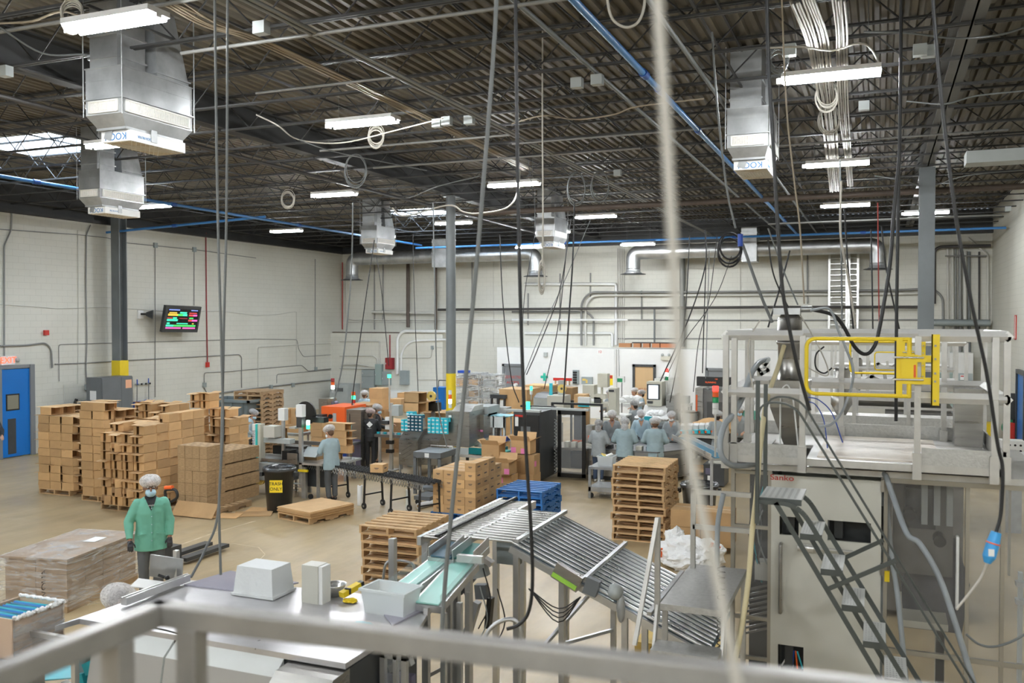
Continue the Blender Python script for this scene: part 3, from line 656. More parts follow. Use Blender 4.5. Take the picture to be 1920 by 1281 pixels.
# ---- round ducts
def round_duct(x0, x1, yc0, yb, xb0, xb1, lb):
    Y = 36.0; a = ony(x0, yc0, Y); b = ony(x1, yc0-14, Y); z = ony(x0+60, yb, Y).z; r_ = .29; zd = a.z-.02
    e = empty('spiral_duct', (a.x, Y, z), 0, lb, 'duct'); L_ = b.x-a.x
    pts = rounded([(0,0,zd-z+.22), (0,0,0), (L_,0,0), (L_,0,zd-z+.22)], .75, 8)
    k = MB(); k.tube(pts, r_, 28)
    for i in range(int(L_/.28)): 
        x = .85+i*.28
        if x < L_-.85: k.cyl((x,0,0), (x+.015,0,0), r_+.008, n=28)
    k.build('duct', 'galv', e)
    for x in (0, L_):
        MB().lathe([(r_+.005,.2),(r_+.005,.08),(r_+.06,.06),(r_+.06,.03)], (x,0,zd-z)).build('collar', 'galv_dull', e)
        MB().lathe([(.02,.06),(.30,.04),(.50,0),(.52,-.02),(.3,-.03),(.02,-.04)], (x,0,zd-z), 32).build('diffuser', 'machine_dark', e)
    c0 = ony(xb0, 440, Y-.4).x-a.x; c1 = ony(xb1, 440, Y-.4).x-a.x
    k = MB().bx((c0,-.42,-.5), (c1,.42,DECK-z-.6))
    for q in (.1,.6): k.bx((c0-.02,-.44,q), (c1+.02,.44,q+.03))
    k.build('riser_box', 'galv', e)
round_duct(660, 1004, 524, 484, 810, 836, 'round galvanised duct with two down-turned outlets behind the middle column')
round_duct(1187, 1646, 513, 472, 1390, 1419, 'round galvanised duct on the back wall crossing in front of the ladder rack')
# ---- long pipes under the joists
def pipe(name, pts, r, m, lb, cat='pipe', group=None, n=8, fit=None, rings=()):
    P = [V(p) for p in pts]; o = P[0]
    ob = MB().tube([p-o for p in P], r, n).build(name, m, loc=o); tag(ob, lb, cat, group)
    for q in rings:
        p = P[0].lerp(P[-1], q)-o; d = (P[-1]-P[0]).normalized(); MB().cyl(p-d*.09, p+d*.09, r*1.35, n=12).build('coupling', fit, ob)
    return ob
b1 = onz(1228, 160, 7.4).x
pipe('air_pipe', [(b1,1,7.4),(b1,35,7.4)], .042, 'blue_pipe', 'long blue air pipe running from the top centre to the back wall', rings=(.20,.31,.335,.42,.55,.7,.85), fit='blue_fit', n=14)
b2 = onz(0, 330, 7.4).x
pipe('air_pipe', [(b2,5,7.4),(b2,34,7.4)], .042, 'blue_pipe', 'blue air pipe running along the screen wall under the joists', rings=(.2,.35,.5,.7,.9), fit='blue_fit', n=12)
q = onx(200, 436, XL+.05)
pipe('air_pipe', [q,(b2,q.y,q.z+.25)], .042, 'blue_pipe', 'blue air pipe coming out of the screen wall beside the grey column', rings=(.05,.45), fit='blue_fit', n=12)
pipe('air_pipe', [(b2,33.5,7.25),(3.8,33.5,7.25)], .042, 'blue_pipe', 'blue air pipe crossing above the round ducts at the back', rings=(.3,.6,.8), fit='blue_fit', n=12)
q = onz(1440, 373, 7.35)
pipe('sprinkler_main', [(-11,q.y,7.35),(3.85,q.y,7.35)], .075, 'pipe_brown', 'thick brown pipe crossing under the joists by the wide grey column', n=14)
def ypipe(x, y, z, r, m, lb, y1=37.5, name='pipe', y0=2, **k):
    X = onz(x, y, z).x; return pipe(name, [(X,y0,z),(X,y1,z)], r, m, lb, **k)
ypipe(480, 3, 7.62, .028, 'conduit', 'twin grey conduit slanting down past the second light', name='conduit', y0=4, group='long roof conduits')
ypipe(480, 12, 7.60, .022, 'conduit', 'thin conduit just under the twin one past the second light', name='conduit', y0=4, group='long roof conduits')
ypipe(60, 195, 7.55, .04, 'pipe_dark', 'dark pipe under the joists behind the biggest air unit', name='pipe', y0=4)
ypipe(1100, 120, 7.68, .03, 'cable_grey', 'dark conduit beside the long blue pipe', name='conduit', y0=4)
ypipe(1360, 200, 7.66, .03, 'cable_grey', 'dark conduit ending at the air unit by the blue pipe', name='conduit', y0=4)
def xpipe(x0, y0_, x1, z, r, m, lb, name='conduit', **k):
    p = onz(x0, y0_, z); q = ony(x1, 300, p.y); return pipe(name, [(p.x,p.y,z),(q.x,p.y,z)], r, m, lb, **k)
xpipe(480, 175, 750, 7.62, .02, 'conduit', 'short grey conduit ending near the second light', group=None)
xpipe(0, 60, 400, 7.62, .025, 'conduit', 'grey conduit in the top corner over the largest light')
xpipe(340, 100, 1440, 7.6, .024, 'conduit', 'grey conduit hung along the second joist from the top')
xpipe(600, 283, 960, 7.6, .024, 'conduit', 'grey conduit beneath the middle girder by the column')
xpipe(700, 315, 1200, 7.6, .024, 'conduit', 'grey conduit hung just above the middle column head')
xpipe(960, 270, 1440, 7.58, .02, 'conduit', 'conduit hung between the white cord and the blurred rope')
xpipe(1440, 275, 1890, 7.58, .02, 'conduit', 'conduit hung between the tied coils and the wide grey duct')
xpipe(1440, 420, 1880, 7.2, .03, 'conduit', 'thin pipe hung low beside the head of the wide grey column')
p = onz(1812, 306, 6.95)
tag(MB().bx((p.x,p.y,6.95), (XR-.02,p.y+.5,7.16)).build('rectangular_duct', 'machine_grey'), 'flat grey duct leading into the side wall under the roof', 'duct')
# cable bundles
def bundle(px, z, n, r, m, lb, sp=.03, sag=.0):
    P = [onz(x, y, z) for x, y in px]; o = P[0]; e = empty('cable_bundle', o, 0, lb, 'cable bundle')
    for i in range(n):
        dx = (i-(n-1)/2)*sp; Q = []
        for j, p in enumerate(P): Q.append(p-o+V((dx+rnd.uniform(-.01,.01), 0, rnd.uniform(-.03,.03)-(sag if j%2 else 0))))
        MB().tube(spline(Q, 6), r, 5, cap=False).build('cable', m, e)
bundle([(322,4),(396,44),(480,72),(597,127),(708,178),(799,221),(910,279),(990,318)], 7.66, 7, .013, 'cable_beige', 'tan cable bundle sagging diagonally from the biggest air unit')
bundle([(1503,0),(1530,70),(1542,140),(1553,220),(1561,300),(1566,360)], 7.68, 9, .014, 'cable_white', 'wide pale cable bundle above the row of three lights')
bundle([(1573,0),(1577,60),(1579,140),(1583,220),(1590,300),(1594,350)], 7.64, 5, .014, 'cable_white', 'narrow pale cable bundle above the row of three lights')
def coil(x, y, z, r, m, lb, n=6, squash=1.25, cat='cable coil', name='cable_coil', tr=.008, t=None, rz=YAW):
    c = onz(x, y, z) if t is None else att(x, y, t); k = MB()
    for i in range(n):
        a = rnd.uniform(-.06,.06); q = r*rnd.uniform(.86,1.06)
        k.tube([V((q*math.cos(u)+a*r, rnd.uniform(-.01,.01)+i*tr*.8, q*squash*math.sin(u)+a)) for u in [j*2*PI/20 for j in range(21)]], tr, 5, cap=False)
    return tag(k.build(name, m, loc=c, rz=rz), lb, cat)
coil(1551, 178, 7.6, .16, 'cable_white', 'pale cable coil tied up beneath the large light of the row of three', 8)
coil(1556, 222, 7.6, .18, 'cable_white', 'pale cable coil hanging just below the other tied coil', 7)
coil(705, 255, 7.55, .14, 'cable_white', 'pale coil hanging behind the second light', 7)
coil(133, 30, 7.5, .13, 'cable_white', 'pale coil beside the end of the largest light', 8)
coil(667, 318, 7.3, .22, 'cable_grey', 'loose grey cable loops over the unit by the duct elbow', 4, 1.5)
coil(539, 374, 7.4, .17, 'cable_white', 'small pale coil under the joists near the screen wall', 8)
coil(1081, 352, 7.3, .2, 'cable_grey', 'dark loop hanging beside the rear air unit', 2, 1.8, tr=.012)
coil(1125, 350, 7.3, .2, 'cable_grey', 'dark loop hanging over the far ceiling light', 2, 1.6, tr=.012)
coil(1461, 110, 7.5, .12, 'cable_grey', 'small grey coil above the end of the light by the pale bundles', 7)
# hanging cables: (pixel, pixel, ...) at distance t
def cable(px, t, r, m, lb, name='cable', group=None, sub=7, ts=None, cat='cable'):
    P = [att(x, y, ts[i] if ts else t) for i, (x, y) in enumerate(px)]
    o = P[-1]; return tag(MB().tube(spline([p-o for p in P], sub), r, 7).build(name, m, loc=o), lb, cat, group)
G1 = 'thin drop cables to the rear packing machines'
cable([(402,-60),(408,380),(415,640),(418,800),(411,940),(414,1078)], 7.4, .011, 'cable_grey', 'grey drop cable beside the screen ending on the front machine')
cable([(427,-60),(425,380),(420,600),(417,760),(409,960),(385,1030),(358,1083)], 7.6, .011, 'cable_grey', 'grey drop cable with a slanting tail behind the green smock')
cable([(934,-90),(926,90),(900,420),(880,640),(855,880),(838,1050),(828,1190)], 5.2, .0125, 'cable_grey', 'thick dark cable hanging in front of the yellow column foot')
cable([(966,-90),(969,200),(974,500),(984,800),(996,1000),(998,1100),(990,1150),(972,1172),(950,1180)], 5.4, .011, 'cable_black', 'black drop cable curling under the roller conveyor')
cable([(1018,-60),(1017,200),(1018,400),(1017,500)], 13, .012, 'cable_white', 'long white cord ending in a tied bundle')
coil(1016, 520, 0, .045, 'cable_white', 'tied bundle at the end of the long white cord', 9, 4.2, t=13, tr=.009)
cable([(1228,-80),(1240,120),(1252,300),(1262,480),(1270,640),(1285,800),(1310,940),(1345,1090),(1385,1300)], .92, .0055, 'cable_white', 'blurred pale rope hanging close in front of everything', name='rope', cat='rope')
cable([(1436,-80),(1441,120),(1449,260),(1464,510),(1477,600),(1496,690),(1518,770)], 5.8, .0125, 'cable_black', 'thick black cable crossing the platform rail')
cable([(1743,-80),(1762,150),(1790,390),(1822,570),(1850,700),(1870,830),(1880,880),(1877,960),(1868,998)], 5.2, .0105, 'cable_black', 'black cable ending in a blue plug at the clear guard')
cable([(1690,-60),(1688,200),(1684,400),(1681,600),(1680,790)], 8.6, .016, 'cable_black', 'straight black drop cable through the yellow gate')
cable([(1686,300),(1676,400),(1668,500),(1648,620),(1636,655),(1620,664),(1602,650),(1580,610),(1560,590),(1520,580)], 8.4, .018, 'cable_black', 'thick black hose looping down to the machine head')
cable([(1335,60),(1345,200),(1362,350),(1379,428)], 10.5, .012, 'cable_grey', 'grey cable holding the hanging coil')
coil(1369, 467, 0, .135, 'cable_black', 'coiled black cable with a blue plug hanging mid air', 3, 1.25, t=10.5, tr=.012)
cable([(1386,440),(1400,480),(1425,550),(1448,605)], 10.4, .018, 'cable_grey', 'grey cable slanting from the hanging coil to the platform')
tag(MB().cyl((0,0,0),(0,0,.14),.03,n=12).build('plug', 'blue_bin', loc=att(1388,462,10.35)), 'blue plug on the hanging black coil', 'plug')
cable([(1140,-40),(1139,0),(1148,35),(1172,51),(1196,42),(1208,10),(1209,-40)], 7.6, .012, 'cable_white', 'white cable loop dipping from the top edge')
cable([(1464,-50),(1474,190),(1488,330),(1500,430),(1508,570)], 9.5, .009, 'cable_beige', 'beige cord hanging beside the air unit by the blue pipe')
cable([(975,320),(970,362),(950,390),(900,400),(870,398),(840,385),(760,405),(735,390)], 21, .02, 'cable_white', 'pale cable loop slung by the column head')
for i, (pts, t, r) in enumerate((([(662,380),(658,523),(643,677),(625,757)],22,.018), ([(702,450),(684,573),(664,720),(660,760)],23,.013), ([(706,480),(717,560),(729,686)],30,.013), ([(774,440),(777,560),(784,736)],30,.012),
    ([(812,380),(815,530),(821,750),(838,840)],18,.013), ([(937,440),(943,570),(958,706),(973,755)],22,.013), ([(1077,380),(1074,484),(1067,590),(1056,757)],20,.018), ([(1071,410),(1049,546),(1010,650),(987,703)],22,.012),
    ([(1108,410),(1058,528),(1020,610),(982,705)],24,.010), ([(1066,420),(1057,520),(1045,620),(1020,730)],24,.012), ([(1322,430),(1322,500),(1290,600),(1238,715)],20,.015), ([(1324,480),(1320,600),(1317,700)],20,.012), ([(1330,470),(1326,600),(1323,710)],22,.010),
    ([(1293,440),(1287,560),(1276,650),(1256,755)],21,.012), ([(1372,480),(1340,560),(1283,640),(1246,712)],21,.009), ([(1345,440),(1330,560),(1310,640),(1300,735)],22,.010), ([(1575,300),(1577,450),(1579,618)],12,.012), ([(1583,390),(1590,500),(1600,617)],12,.012),
    ([(1633,430),(1635,520),(1637,640)],12,.010), ([(1653,424),(1661,500),(1686,617)],11,.010), ([(1440,428),(1470,510),(1496,572)],9.5,.008), ([(1481,470),(1462,540),(1440,614)],12,.012), ([(1440,450),(1452,520),(1490,600)],9.5,.008), ([(990,300),(1004,420),(985,540),(978,640)],16,.006))):
    cable(pts, t, r, 'cable_black' if i%4 else 'cable_grey', 'thin dark cable dropping from the joists to the machines', group=G1)
cable([(1646,380),(1647,500),(1649,640)], 11.5, .008, 'cable_red', 'thin red and white cord above the yellow gate')
cable([(1577,340),(1576,440),(1590,520),(1604,610)], 11.8, .014, 'cable_white', 'white cord dropping behind the yellow gate')

for i, (pts, z, m_, lb) in enumerate((
    ([(0,44),(60,40),(125,22),(200,60)],7.6,'cable_beige','tan cable sagging into the corner above the largest light'),
    ([(0,52),(80,100),(150,102),(165,104)],7.6,'cable_grey','grey cable sagging behind the largest light'),
    ([(480,215),(520,235),(560,262),(640,268),(740,245),(830,222)],7.5,'cable_white','pale cable sagging under the second light'),
    ([(560,262),(620,283),(700,300),(800,320)],7.5,'cable_grey','grey cable slanting beneath the second light towards the column'),
    ([(960,232),(1020,217),(1080,224),(1150,215),(1195,200),(1320,185)],7.55,'cable_beige','thin tan cable sagging across behind the white cord'),
    ([(1440,90),(1500,88),(1560,95),(1620,82),(1650,120)],7.55,'cable_white','pale cable sagging over the row of three lights'),
    ([(1620,60),(1700,62),(1790,72),(1870,66),(1925,50)],7.6,'cable_grey','grey cable bunch crossing under the big girder'),
    ([(1700,190),(1770,195),(1830,180),(1925,170)],7.5,'cable_grey','grey cable crossing above the flat duct'),
    ([(1640,330),(1690,338),(1740,350),(1810,330),(1925,318)],7.4,'cable_grey','pale cable slung across the head of the wide grey column'),
    ([(640,345),(700,360),(760,372),(820,350),(900,330)],7.3,'cable_grey','grey cable slung above the unit near the corner'))):
    P_ = [onz(x, y, z-(.12 if 0 < j < len(pts)-1 and j % 2 else 0)) for j, (x, y) in enumerate(pts)]; o_ = P_[0]
    tag(MB().tube(spline([p-o_ for p in P_], 6), .013, 5).build('cable', m_, loc=o_), lb, 'cable')
for i, (x, y) in enumerate(((10,130),(490,48),(820,228),(838,224),(880,222),(1082,152),(1120,146),(1158,322),(1480,90),(1620,195),(1725,90),(1740,92),(1890,390))):
    p_ = onz(x, y, 7.6); tag(MB().bx((-.08,-.06,-.1),(.08,.06,.04)).build('junction_box', 'machine_grey', loc=p_), 'small grey junction box fixed under the roof joists', 'junction box', 'junction boxes under the joists')
# ================================================================ PALLETS AND CARTONS
def ang(a, b): return math.atan2(b.y-a.y, b.x-a.x)
def pallet_proto(tag_, m_, me_):
    r = empty('wooden_pallet' if 'blue' not in tag_ else 'blue_pallet'); ph = .132
    k = MB()
    for i in range(7): y = i*(1.22-.1)/6; k.bx((0,y,.114), (1.02,y+.095,.132))
    k.build('top_deck', m_, r)
    k = MB()
    for y in (0,.28,.56,.84,1.12): k.bx((0,y,0), (1.02,y+.1,.018))
    k.build('bottom_deck', m_, r)
    for x in (.0,.49,.98):
        MB().prism([(0,.018),(.18,.018),(.21,.06),(.42,.06),(.45,.018),(.77,.018),(.80,.06),(1.01,.06),(1.04,.018),(1.22,.018),(1.22,.114),(0,.114)], x, x+.04, 'x').build('stringer', me_, r)
    return r
PH = .132
pw = pallet_proto('w', 'wood', 'wood_end'); po = pallet_proto('o', 'wood_old', 'wood_old'); pb = pallet_proto('blue', 'pallet_blue', 'pallet_blue')
used = set()
ORD = ['first','second','third','fourth','fifth','sixth','seventh','eighth','ninth','tenth','eleventh','twelfth','thirteenth','fourteenth','fifteenth']
def put(proto, loc, rz, lb, cat, grp=None):
    if proto.name in used: o = copy_tree(proto, loc, rz)
    else:
        used.add(proto.name); o = proto; o.location = loc; o.rotation_euler.z = rz
    return tag(o, lb, cat, grp)
def stack(proto, A, rz, n, lb, grp, jit=.02, jr=.02, z0=0, cat='pallet', top=None):
    for i in range(n):
        put(proto, (A.x+rnd.uniform(-jit,jit), A.y+rnd.uniform(-jit,jit), z0+i*PH), rz+rnd.uniform(-jr,jr), (top if top and i == n-1 else '%s, %s from the floor' % (lb, ORD[i])), cat, None if (top and i == n-1) else grp)
# front right wooden stack
A = onf(1147,1012); B_ = onf(1243,1021); stack(pw, A, ang(A,B_), 11, 'brown wooden pallet, tall stack before the smocked packers', 'tall stack of wooden pallets', .025, .012, top='wooden pallet lying on top of the tall stack')
# skewed stack by the incline conveyor
A = onf(678,1092); B_ = onf(806,1106); rz1 = ang(A,B_)
for i in range(6): put(pw, (A.x+rnd.uniform(-.02,.02), A.y+rnd.uniform(-.02,.02), i*PH), rz1+rnd.uniform(-.03,.03), 'light wooden pallet, %s from the floor, low stack beside the mint belt' % ORD[i], 'pallet', 'low stack of wooden pallets')
put(pw, (A.x-.03, A.y-.02, 6*PH+.005), rz1-.02, 'light wooden pallet lying across the top of the low stack', 'pallet')
# blue stack
A = onf(931,976); B_ = onf(1032,985); stack(pb, A, ang(A,B_), 5, 'blue wooden pallet behind the roller table', 'stack of blue pallets', .02, .01)
# pallets tilted by the back wall left
A = onf(440,838); B_ = onf(486,832)
P_ = att(439,836,28.5)
for i in range(15): put(po, (P_.x, P_.y, i*PH+.0), .05+rnd.uniform(-.02,.02), 'old wooden pallet, %s from the floor, stack behind the grey tub' % ORD[i], 'pallet', 'old pallets stacked behind the grey tub')
# ---- sheet pallet
A = onf(521,972); B_ = onf(604,989); rz = ang(A,B_); C_ = onf(666,951)
put(pw, A, rz, 'wooden pallet on the floor under the wide brown cardboard sheets', 'pallet')
sx_ = (B_-A).length
e = empty('sheet_stack', (A.x,A.y,PH), rz, 'stack of wide flat brown cardboard sheets on the low pallet', 'cardboard sheets', None)
for i in range(7):
    MB().bx((-.0+rnd.uniform(-.02,.02),rnd.uniform(-.02,.02),i*.018), (1.05+rnd.uniform(-.02,.02),1.2,i*.018+.016)).build('sheet', 'cardboard_top' if i == 6 else 'cardboard', e)
# ---- open cartons
def carton_proto(v):
    L_, W_, H_ = .36, .29, .19; t = .006; k = MB()
    k.bx((0,0,0),(L_,W_,t)).bx((0,0,H_-t),(L_,W_,H_)).bx((0,0,t),(L_,t,H_-t)).bx((0,W_-t,t),(L_,W_,H_-t))
    k.m(1).bx((L_*.45,t,t),(L_*.47,W_-t,H_-t)); k.m(0)
    fl = .14
    for s in (0, 1):
        x = 0 if s == 0 else L_; d = -1 if s == 0 else 1
        # top flap (sticks out), side flaps nearly closed leaving a slot
        up_ = (.03 if v == 0 else -.02 if v == 1 else .0)
        k.m(2).add([(x,0,H_),(x,W_,H_),(x+d*fl,W_,H_+up_),(x+d*fl,0,H_+up_),(x,0,H_-t),(x,W_,H_-t),(x+d*fl,W_,H_-t+up_),(x+d*fl,0,H_-t+up_)] if not (v == 3) else [(x,0,H_),(x,W_,H_),(x+d*.02,W_,H_-.12),(x+d*.02,0,H_-.12),(x-d*t,0,H_),(x-d*t,W_,H_),(x+d*.015,W_,H_-.12),(x+d*.015,0,H_-.12)],
          [(0,1,2,3),(7,6,5,4),(0,4,5,1),(1,5,6,2),(2,6,7,3),(3,7,4,0)]); k.m(0)
        if v != 2:
            o_ = .03+.02*v
            k.add([(x,0,0),(x+d*o_,fl*.75,0),(x+d*o_,fl*.75,H_-t),(x,0,H_-t),(x,t,0),(x+d*o_,fl*.75+t,0),(x+d*o_,fl*.75+t,H_-t),(x,t,H_-t)], [(0,1,2,3),(7,6,5,4),(0,4,5,1),(1,5,6,2),(2,6,7,3),(3,7,4,0)])
            k.add([(x,W_,0),(x+d*o_,W_-fl*.75,0),(x+d*o_,W_-fl*.75,H_-t),(x,W_,H_-t),(x,W_-t,0),(x+d*o_,W_-fl*.75-t,0),(x+d*o_,W_-fl*.75-t,H_-t),(x,W_-t,H_-t)], [(0,1,2,3),(7,6,5,4),(0,4,5,1),(1,5,6,2),(2,6,7,3),(3,7,4,0)])
    o = k.build('open_carton', ['cardboard', 'cardboard_in', 'cardboard_top']); return o
cps = [carton_proto(v) for v in range(4)]
def cput(v, loc, rz, lb, grp): return put(cps[v], loc, rz, lb, 'carton', grp)
CL, CWd, CH = .385, .322, .198
def carton_block(org, rz, nx, ny, nz, along, lb, grp, z0=PH, vs_=(0,1,2,3), hide=True, drop=0, heights=None, lean=0):
    """org: front left corner on the floor; along 'x': open ends face local +-x; 'y': open ends face local +-y"""
    c, s = math.cos(rz), math.sin(rz); dx, dy = (CL, CWd) if along == 'x' else (CWd, CL)
    for i in range(nx):
        for j in range(ny):
            top = nz if heights is None else heights[j][i]
            for k in range(top):
                if hide and 0 < i < nx-1 and j > 0 and k < top-2: continue
                if hide and i == 0 and j > 0 and k < top-2: continue
                if hide and j > 0 and k < top-5 and i < nx-1: continue
                x = i*dx+rnd.uniform(-.012,.012)+lean*k*.01; y = j*dy+rnd.uniform(-.012,.012)
                if along == 'y': lx, ly, r_ = x+CWd-.02, y, PI/2
                else: lx, ly, r_ = x, y, 0
                cput(rnd.choice(vs_), (org.x+c*lx-s*ly, org.y+s*lx+c*ly, z0+k*CH), rz+r_+rnd.uniform(-.07,.07), '%s, %s up, column %s%s' % (lb, ORD[k], ORD[i], '' if j == 0 else ', row %s' % ORD[j]), grp)
# A : pallet by the blue door
A = onf(73,925); B_ = onf(150,934); rz = 0.0
put(pw, A, rz, 'pale wooden pallet under the carton stack beside the blue door', 'pallet')
A2 = A+V((.0,.0,0)); carton_block(A2, rz, 3, 3, 9, 'x', 'open carton, stack beside the blue door', 'cartons stacked beside the blue door', vs_=(2,3,1))
for i in range(3): cput(2, (A.x+.02+i*.02, A.y+.05+i*.33, PH+9*CH), 0, '%s open carton of the loose row topping the stack beside the blue door' % ORD[i], 'loose cartons on the first stack')
# B
A = onf(153,938); put(pw, A, rz, 'pale wooden pallet under the narrow leaning carton stack', 'pallet')
carton_block(A+V((.0,.02,0)), 0, 2, 3, 10, 'x', 'open carton, narrow leaning stack', 'cartons in the narrow leaning stack', vs_=(2,3,0), lean=-.6)
cput(2, (A.x+.0, A.y+.0, PH+10*CH), .05, 'open brown carton set on top of the narrow stack', None); cput(2, (A.x+.38, A.y+.0, PH+10*CH), .03, 'open brown carton beside another on the narrow stack top', None)
cput(2, (A.x+.02, A.y+.42, PH+10*CH), .03, 'open brown carton topmost behind the narrow stack', None)
# C : open ends to the camera
A = onf(189,955); put(po, A, 0, 'weathered pallet under the middle carton stack', 'pallet')
carton_block(A+V((.0,.0,0)), 0, 4, 5, 9, 'y', 'slotted carton, stack behind the green smock', 'cartons in the middle stack', vs_=(0,1,1,0,3), heights=[[8,8,8,9],[9,8,9,9],[9,9,9,10],[9,9,9,10],[9,9,9,10]])
# D : behind
A = onf(262,900)+V((-1.4,.9,0)); put(po, A, 0, 'weathered pallet at the back of the carton area', 'pallet')
carton_block(A, 0, 5, 2, 9, 'y', 'open carton, rear stack below the broom rack', 'cartons in the rear stack', vs_=(0,1), heights=[[8,9,9,8,9],[9,9,9,9,9]])
# E : ragged columns behind the flat bundles
A = onf(338,905); put(po, A, 0, 'weathered pallet under the ragged cartons beside the grey tub', 'pallet')
carton_block(A, 0, 5, 2, 9, 'y', 'open carton, ragged columns before the grey tub', 'cartons in the ragged columns', vs_=(0,1,0), heights=[[8,9,6,8,8],[11,11,9,9,8]])
# ---- flat bundled cartons
mb_ = mat('bundle', (.33,.205,.105), .85, var=.3, scale=60, c2=(.50,.34,.18), rand=.08, stretch=(.2,.2,3.2), detail=2)
A = onf(333,962); F0 = A; rz = 0
for dx in (0,): put(po, A, 0, 'weathered pallet under the tall bundled flat cartons', 'pallet')
bp = None
def bundle_put(loc, sc_):
    global bp
    if bp is None:
        bp = MB().bx((0,0,0),(.192,.288,.266)).build('flat_carton_bundle', 'bundle'); o = bp
    else: o = bp.copy(); col.objects.link(o)
    o.location = loc; tag(o, sc_, 'carton bundle', 'bundles of flattened cartons')
for i in range(4):
    for j in range(6):
        n = 5 if j < 2 else 4
        for k in range(n):
            if i < 3 and j > 0 and k < n-1: continue
            bundle_put((A.x+i*.20+rnd.uniform(-.006,.006), A.y+.02+j*.295, PH+k*(.272 if j < 2 else .30)), 'bundle of flat cartons, %s up, column %s, row %s, behind the green smock' % (ORD[k], ORD[i], ORD[j]))
for (x, y, w, d, a, tl, lb) in ((330,965,1.1,.35,.05,.9,'long brown board leaning on the bundle block'),(400,968,.6,.4,.3,.05,'torn cardboard flap on the floor by the bundle block'),(440,966,.8,.4,.5,.06,'cardboard sheet on the floor between bundle block and trash can'),(466,957,.5,.35,.2,.1,'bent cardboard piece on the floor near the trash can')):
    p = onf(x, y); o = MB().box((w/2,0,0),(w,d,.008)).build('cardboard_piece', 'cardboard', loc=(p.x,p.y-.02 if tl < .5 else p.y-.04, .02 if tl < .5 else .16)); o.rotation_euler = (tl if tl > .5 else tl, 0, a if tl < .5 else 0); tag(o, lb, 'cardboard')
# ---- trash can
def trash(p, r_, h, lb, sign=True, name='trash_can'):
    e = empty(name, p, 0, lb, 'trash can')
    MB().lathe([(.001,.02),(r_*.8,.02),(r_*.98,h*.93),(r_*1.08,h*.93),(r_*1.1,h),(r_*1.0,h),(r_*.93,h*.9),(r_*.75,.05),(.001,.05)], n=32).build('body', 'machine_dark', e)
    k = MB().lathe([(r_*1.11,h-.01),(r_*1.04,h+.03),(r_*.95,h-.05),(r_*.85,h-.3),(r_*.3,h-.38),(.001,h-.38)], n=26); k.build('liner', mat('bin_liner%d' % len(M), (.02,.02,.022), .25, bump=.8, bscale=12), e)
    for s in (0, 1): MB().box((math.cos(s*PI+.3)*r_*1.13, math.sin(s*PI+.3)*r_*1.13, h*.85), (.06,.14,.09)).build('handle', 'machine_dark', e)
    if sign:
        a = -PI/2+.42; c = V((math.cos(a)*r_*.97, math.sin(a)*r_*.97, h*.62)); q = MB().box((0,0,0),(.28,.008,.27)).build('warning_label', 'yellow', e, loc=c); q.rotation_euler.z = a+PI/2
        text('lettering', 'TRASH', .10, 'black', q, (0,-.006,.055)); text('lettering', 'ONLY', .10, 'black', q, (0,-.006,-.06))
    return e
p = onf(524, 957); trash((p.x,p.y,0), .335, .95, 'black trash can with a yellow TRASH ONLY label')
# ---- grey tub on castors behind cartons
p = onf(446, 850); e = empty('tub_truck', (p.x,p.y,0), 0, 'large grey plastic tub truck in front of the old pallets', 'tub')
zt = 1.75
MB().add([(-.62,-.4,.9),(.62,-.4,.9),(.62,.4,.9),(-.62,.4,.9),(-.85,-.55,zt),(.85,-.55,zt),(.85,.55,zt),(-.85,.55,zt)], [(0,1,5,4),(1,2,6,5),(2,3,7,6),(3,0,4,7),(0,3,2,1)]).bx((-.9,-.6,zt-.08),(.9,-.53,zt)).bx((-.9,.53,zt-.08),(.9,.6,zt)).bx((-.9,-.6,zt-.08),(-.83,.6,zt)).bx((.83,-.6,zt-.08),(.9,.6,zt)).build('tub', mat('tub_grey', (.17,.21,.22), .5), e)
for x in (-.5,-.17,.17,.5): MB().bar((x,-.42,.9),(x*1.3,-.57,zt-.1),.05,.03).build('rib', 'tub_grey', e)
MB().bx((-.6,-.4,.15),(.6,.4,.9)).build('base', 'machine_dark', e)
for sx in (-1,1):
    for sy in (-1,1): MB().cyl((sx*.5-.03,sy*.3,.08),(sx*.5+.03,sy*.3,.08),.08).build('castor', 'rubber', e)
# ---- sealed cartons on the blue pallet
def sealed_proto(name, w, d, h, lblm=True, tape_=True):
    k = MB().bx((0,0,0),(w,d,h)); k.m(1).bx((.0,d*.5-.025,h),(w,d*.5+.025,h+.001)); 
    if lblm:
        k.m(2).bx((w*.32,-.0015,h*.52),(w*.68,0,h*.60)); k.bx((w*.38,-.0015,h*.42),(w*.62,0,h*.48))
        k.bx((w,d*.3,h*.45),(w+.0015,d*.7,h*.6))
    return k.build(name, ['cardboard', mat('tape_'+name, (.60,.43,.24), .35), 'pipe_brown'])
sp = sealed_proto('sealed_carton', .245, .345, .178)
A = onf(812,971)
put(pb, (A.x-.05,A.y-.02,0), .0, 'blue pallet under the sealed cartons beside the blue stack', 'pallet')
for i in range(4):
    for j in range(4):
        for k in range(5):
            if i < 3 and j > 0 and k < 4: continue
            o = put(sp, (A.x+i*.25+rnd.uniform(-.004,.004), A.y+j*.352, PH+k*.181), rnd.uniform(-.012,.012), 'sealed tan carton beside the blue pallets, %s up, column %s, row %s' % (ORD[k], ORD[i], ORD[j]), 'carton', 'sealed cartons on the blue pallet')
for j in range(3): put(sp, (A.x+.75, A.y+j*.352, PH+5*.181), 0, '%s sealed tan carton of the short row on top of the block' % ORD[j], 'carton', 'cartons topping the sealed block')
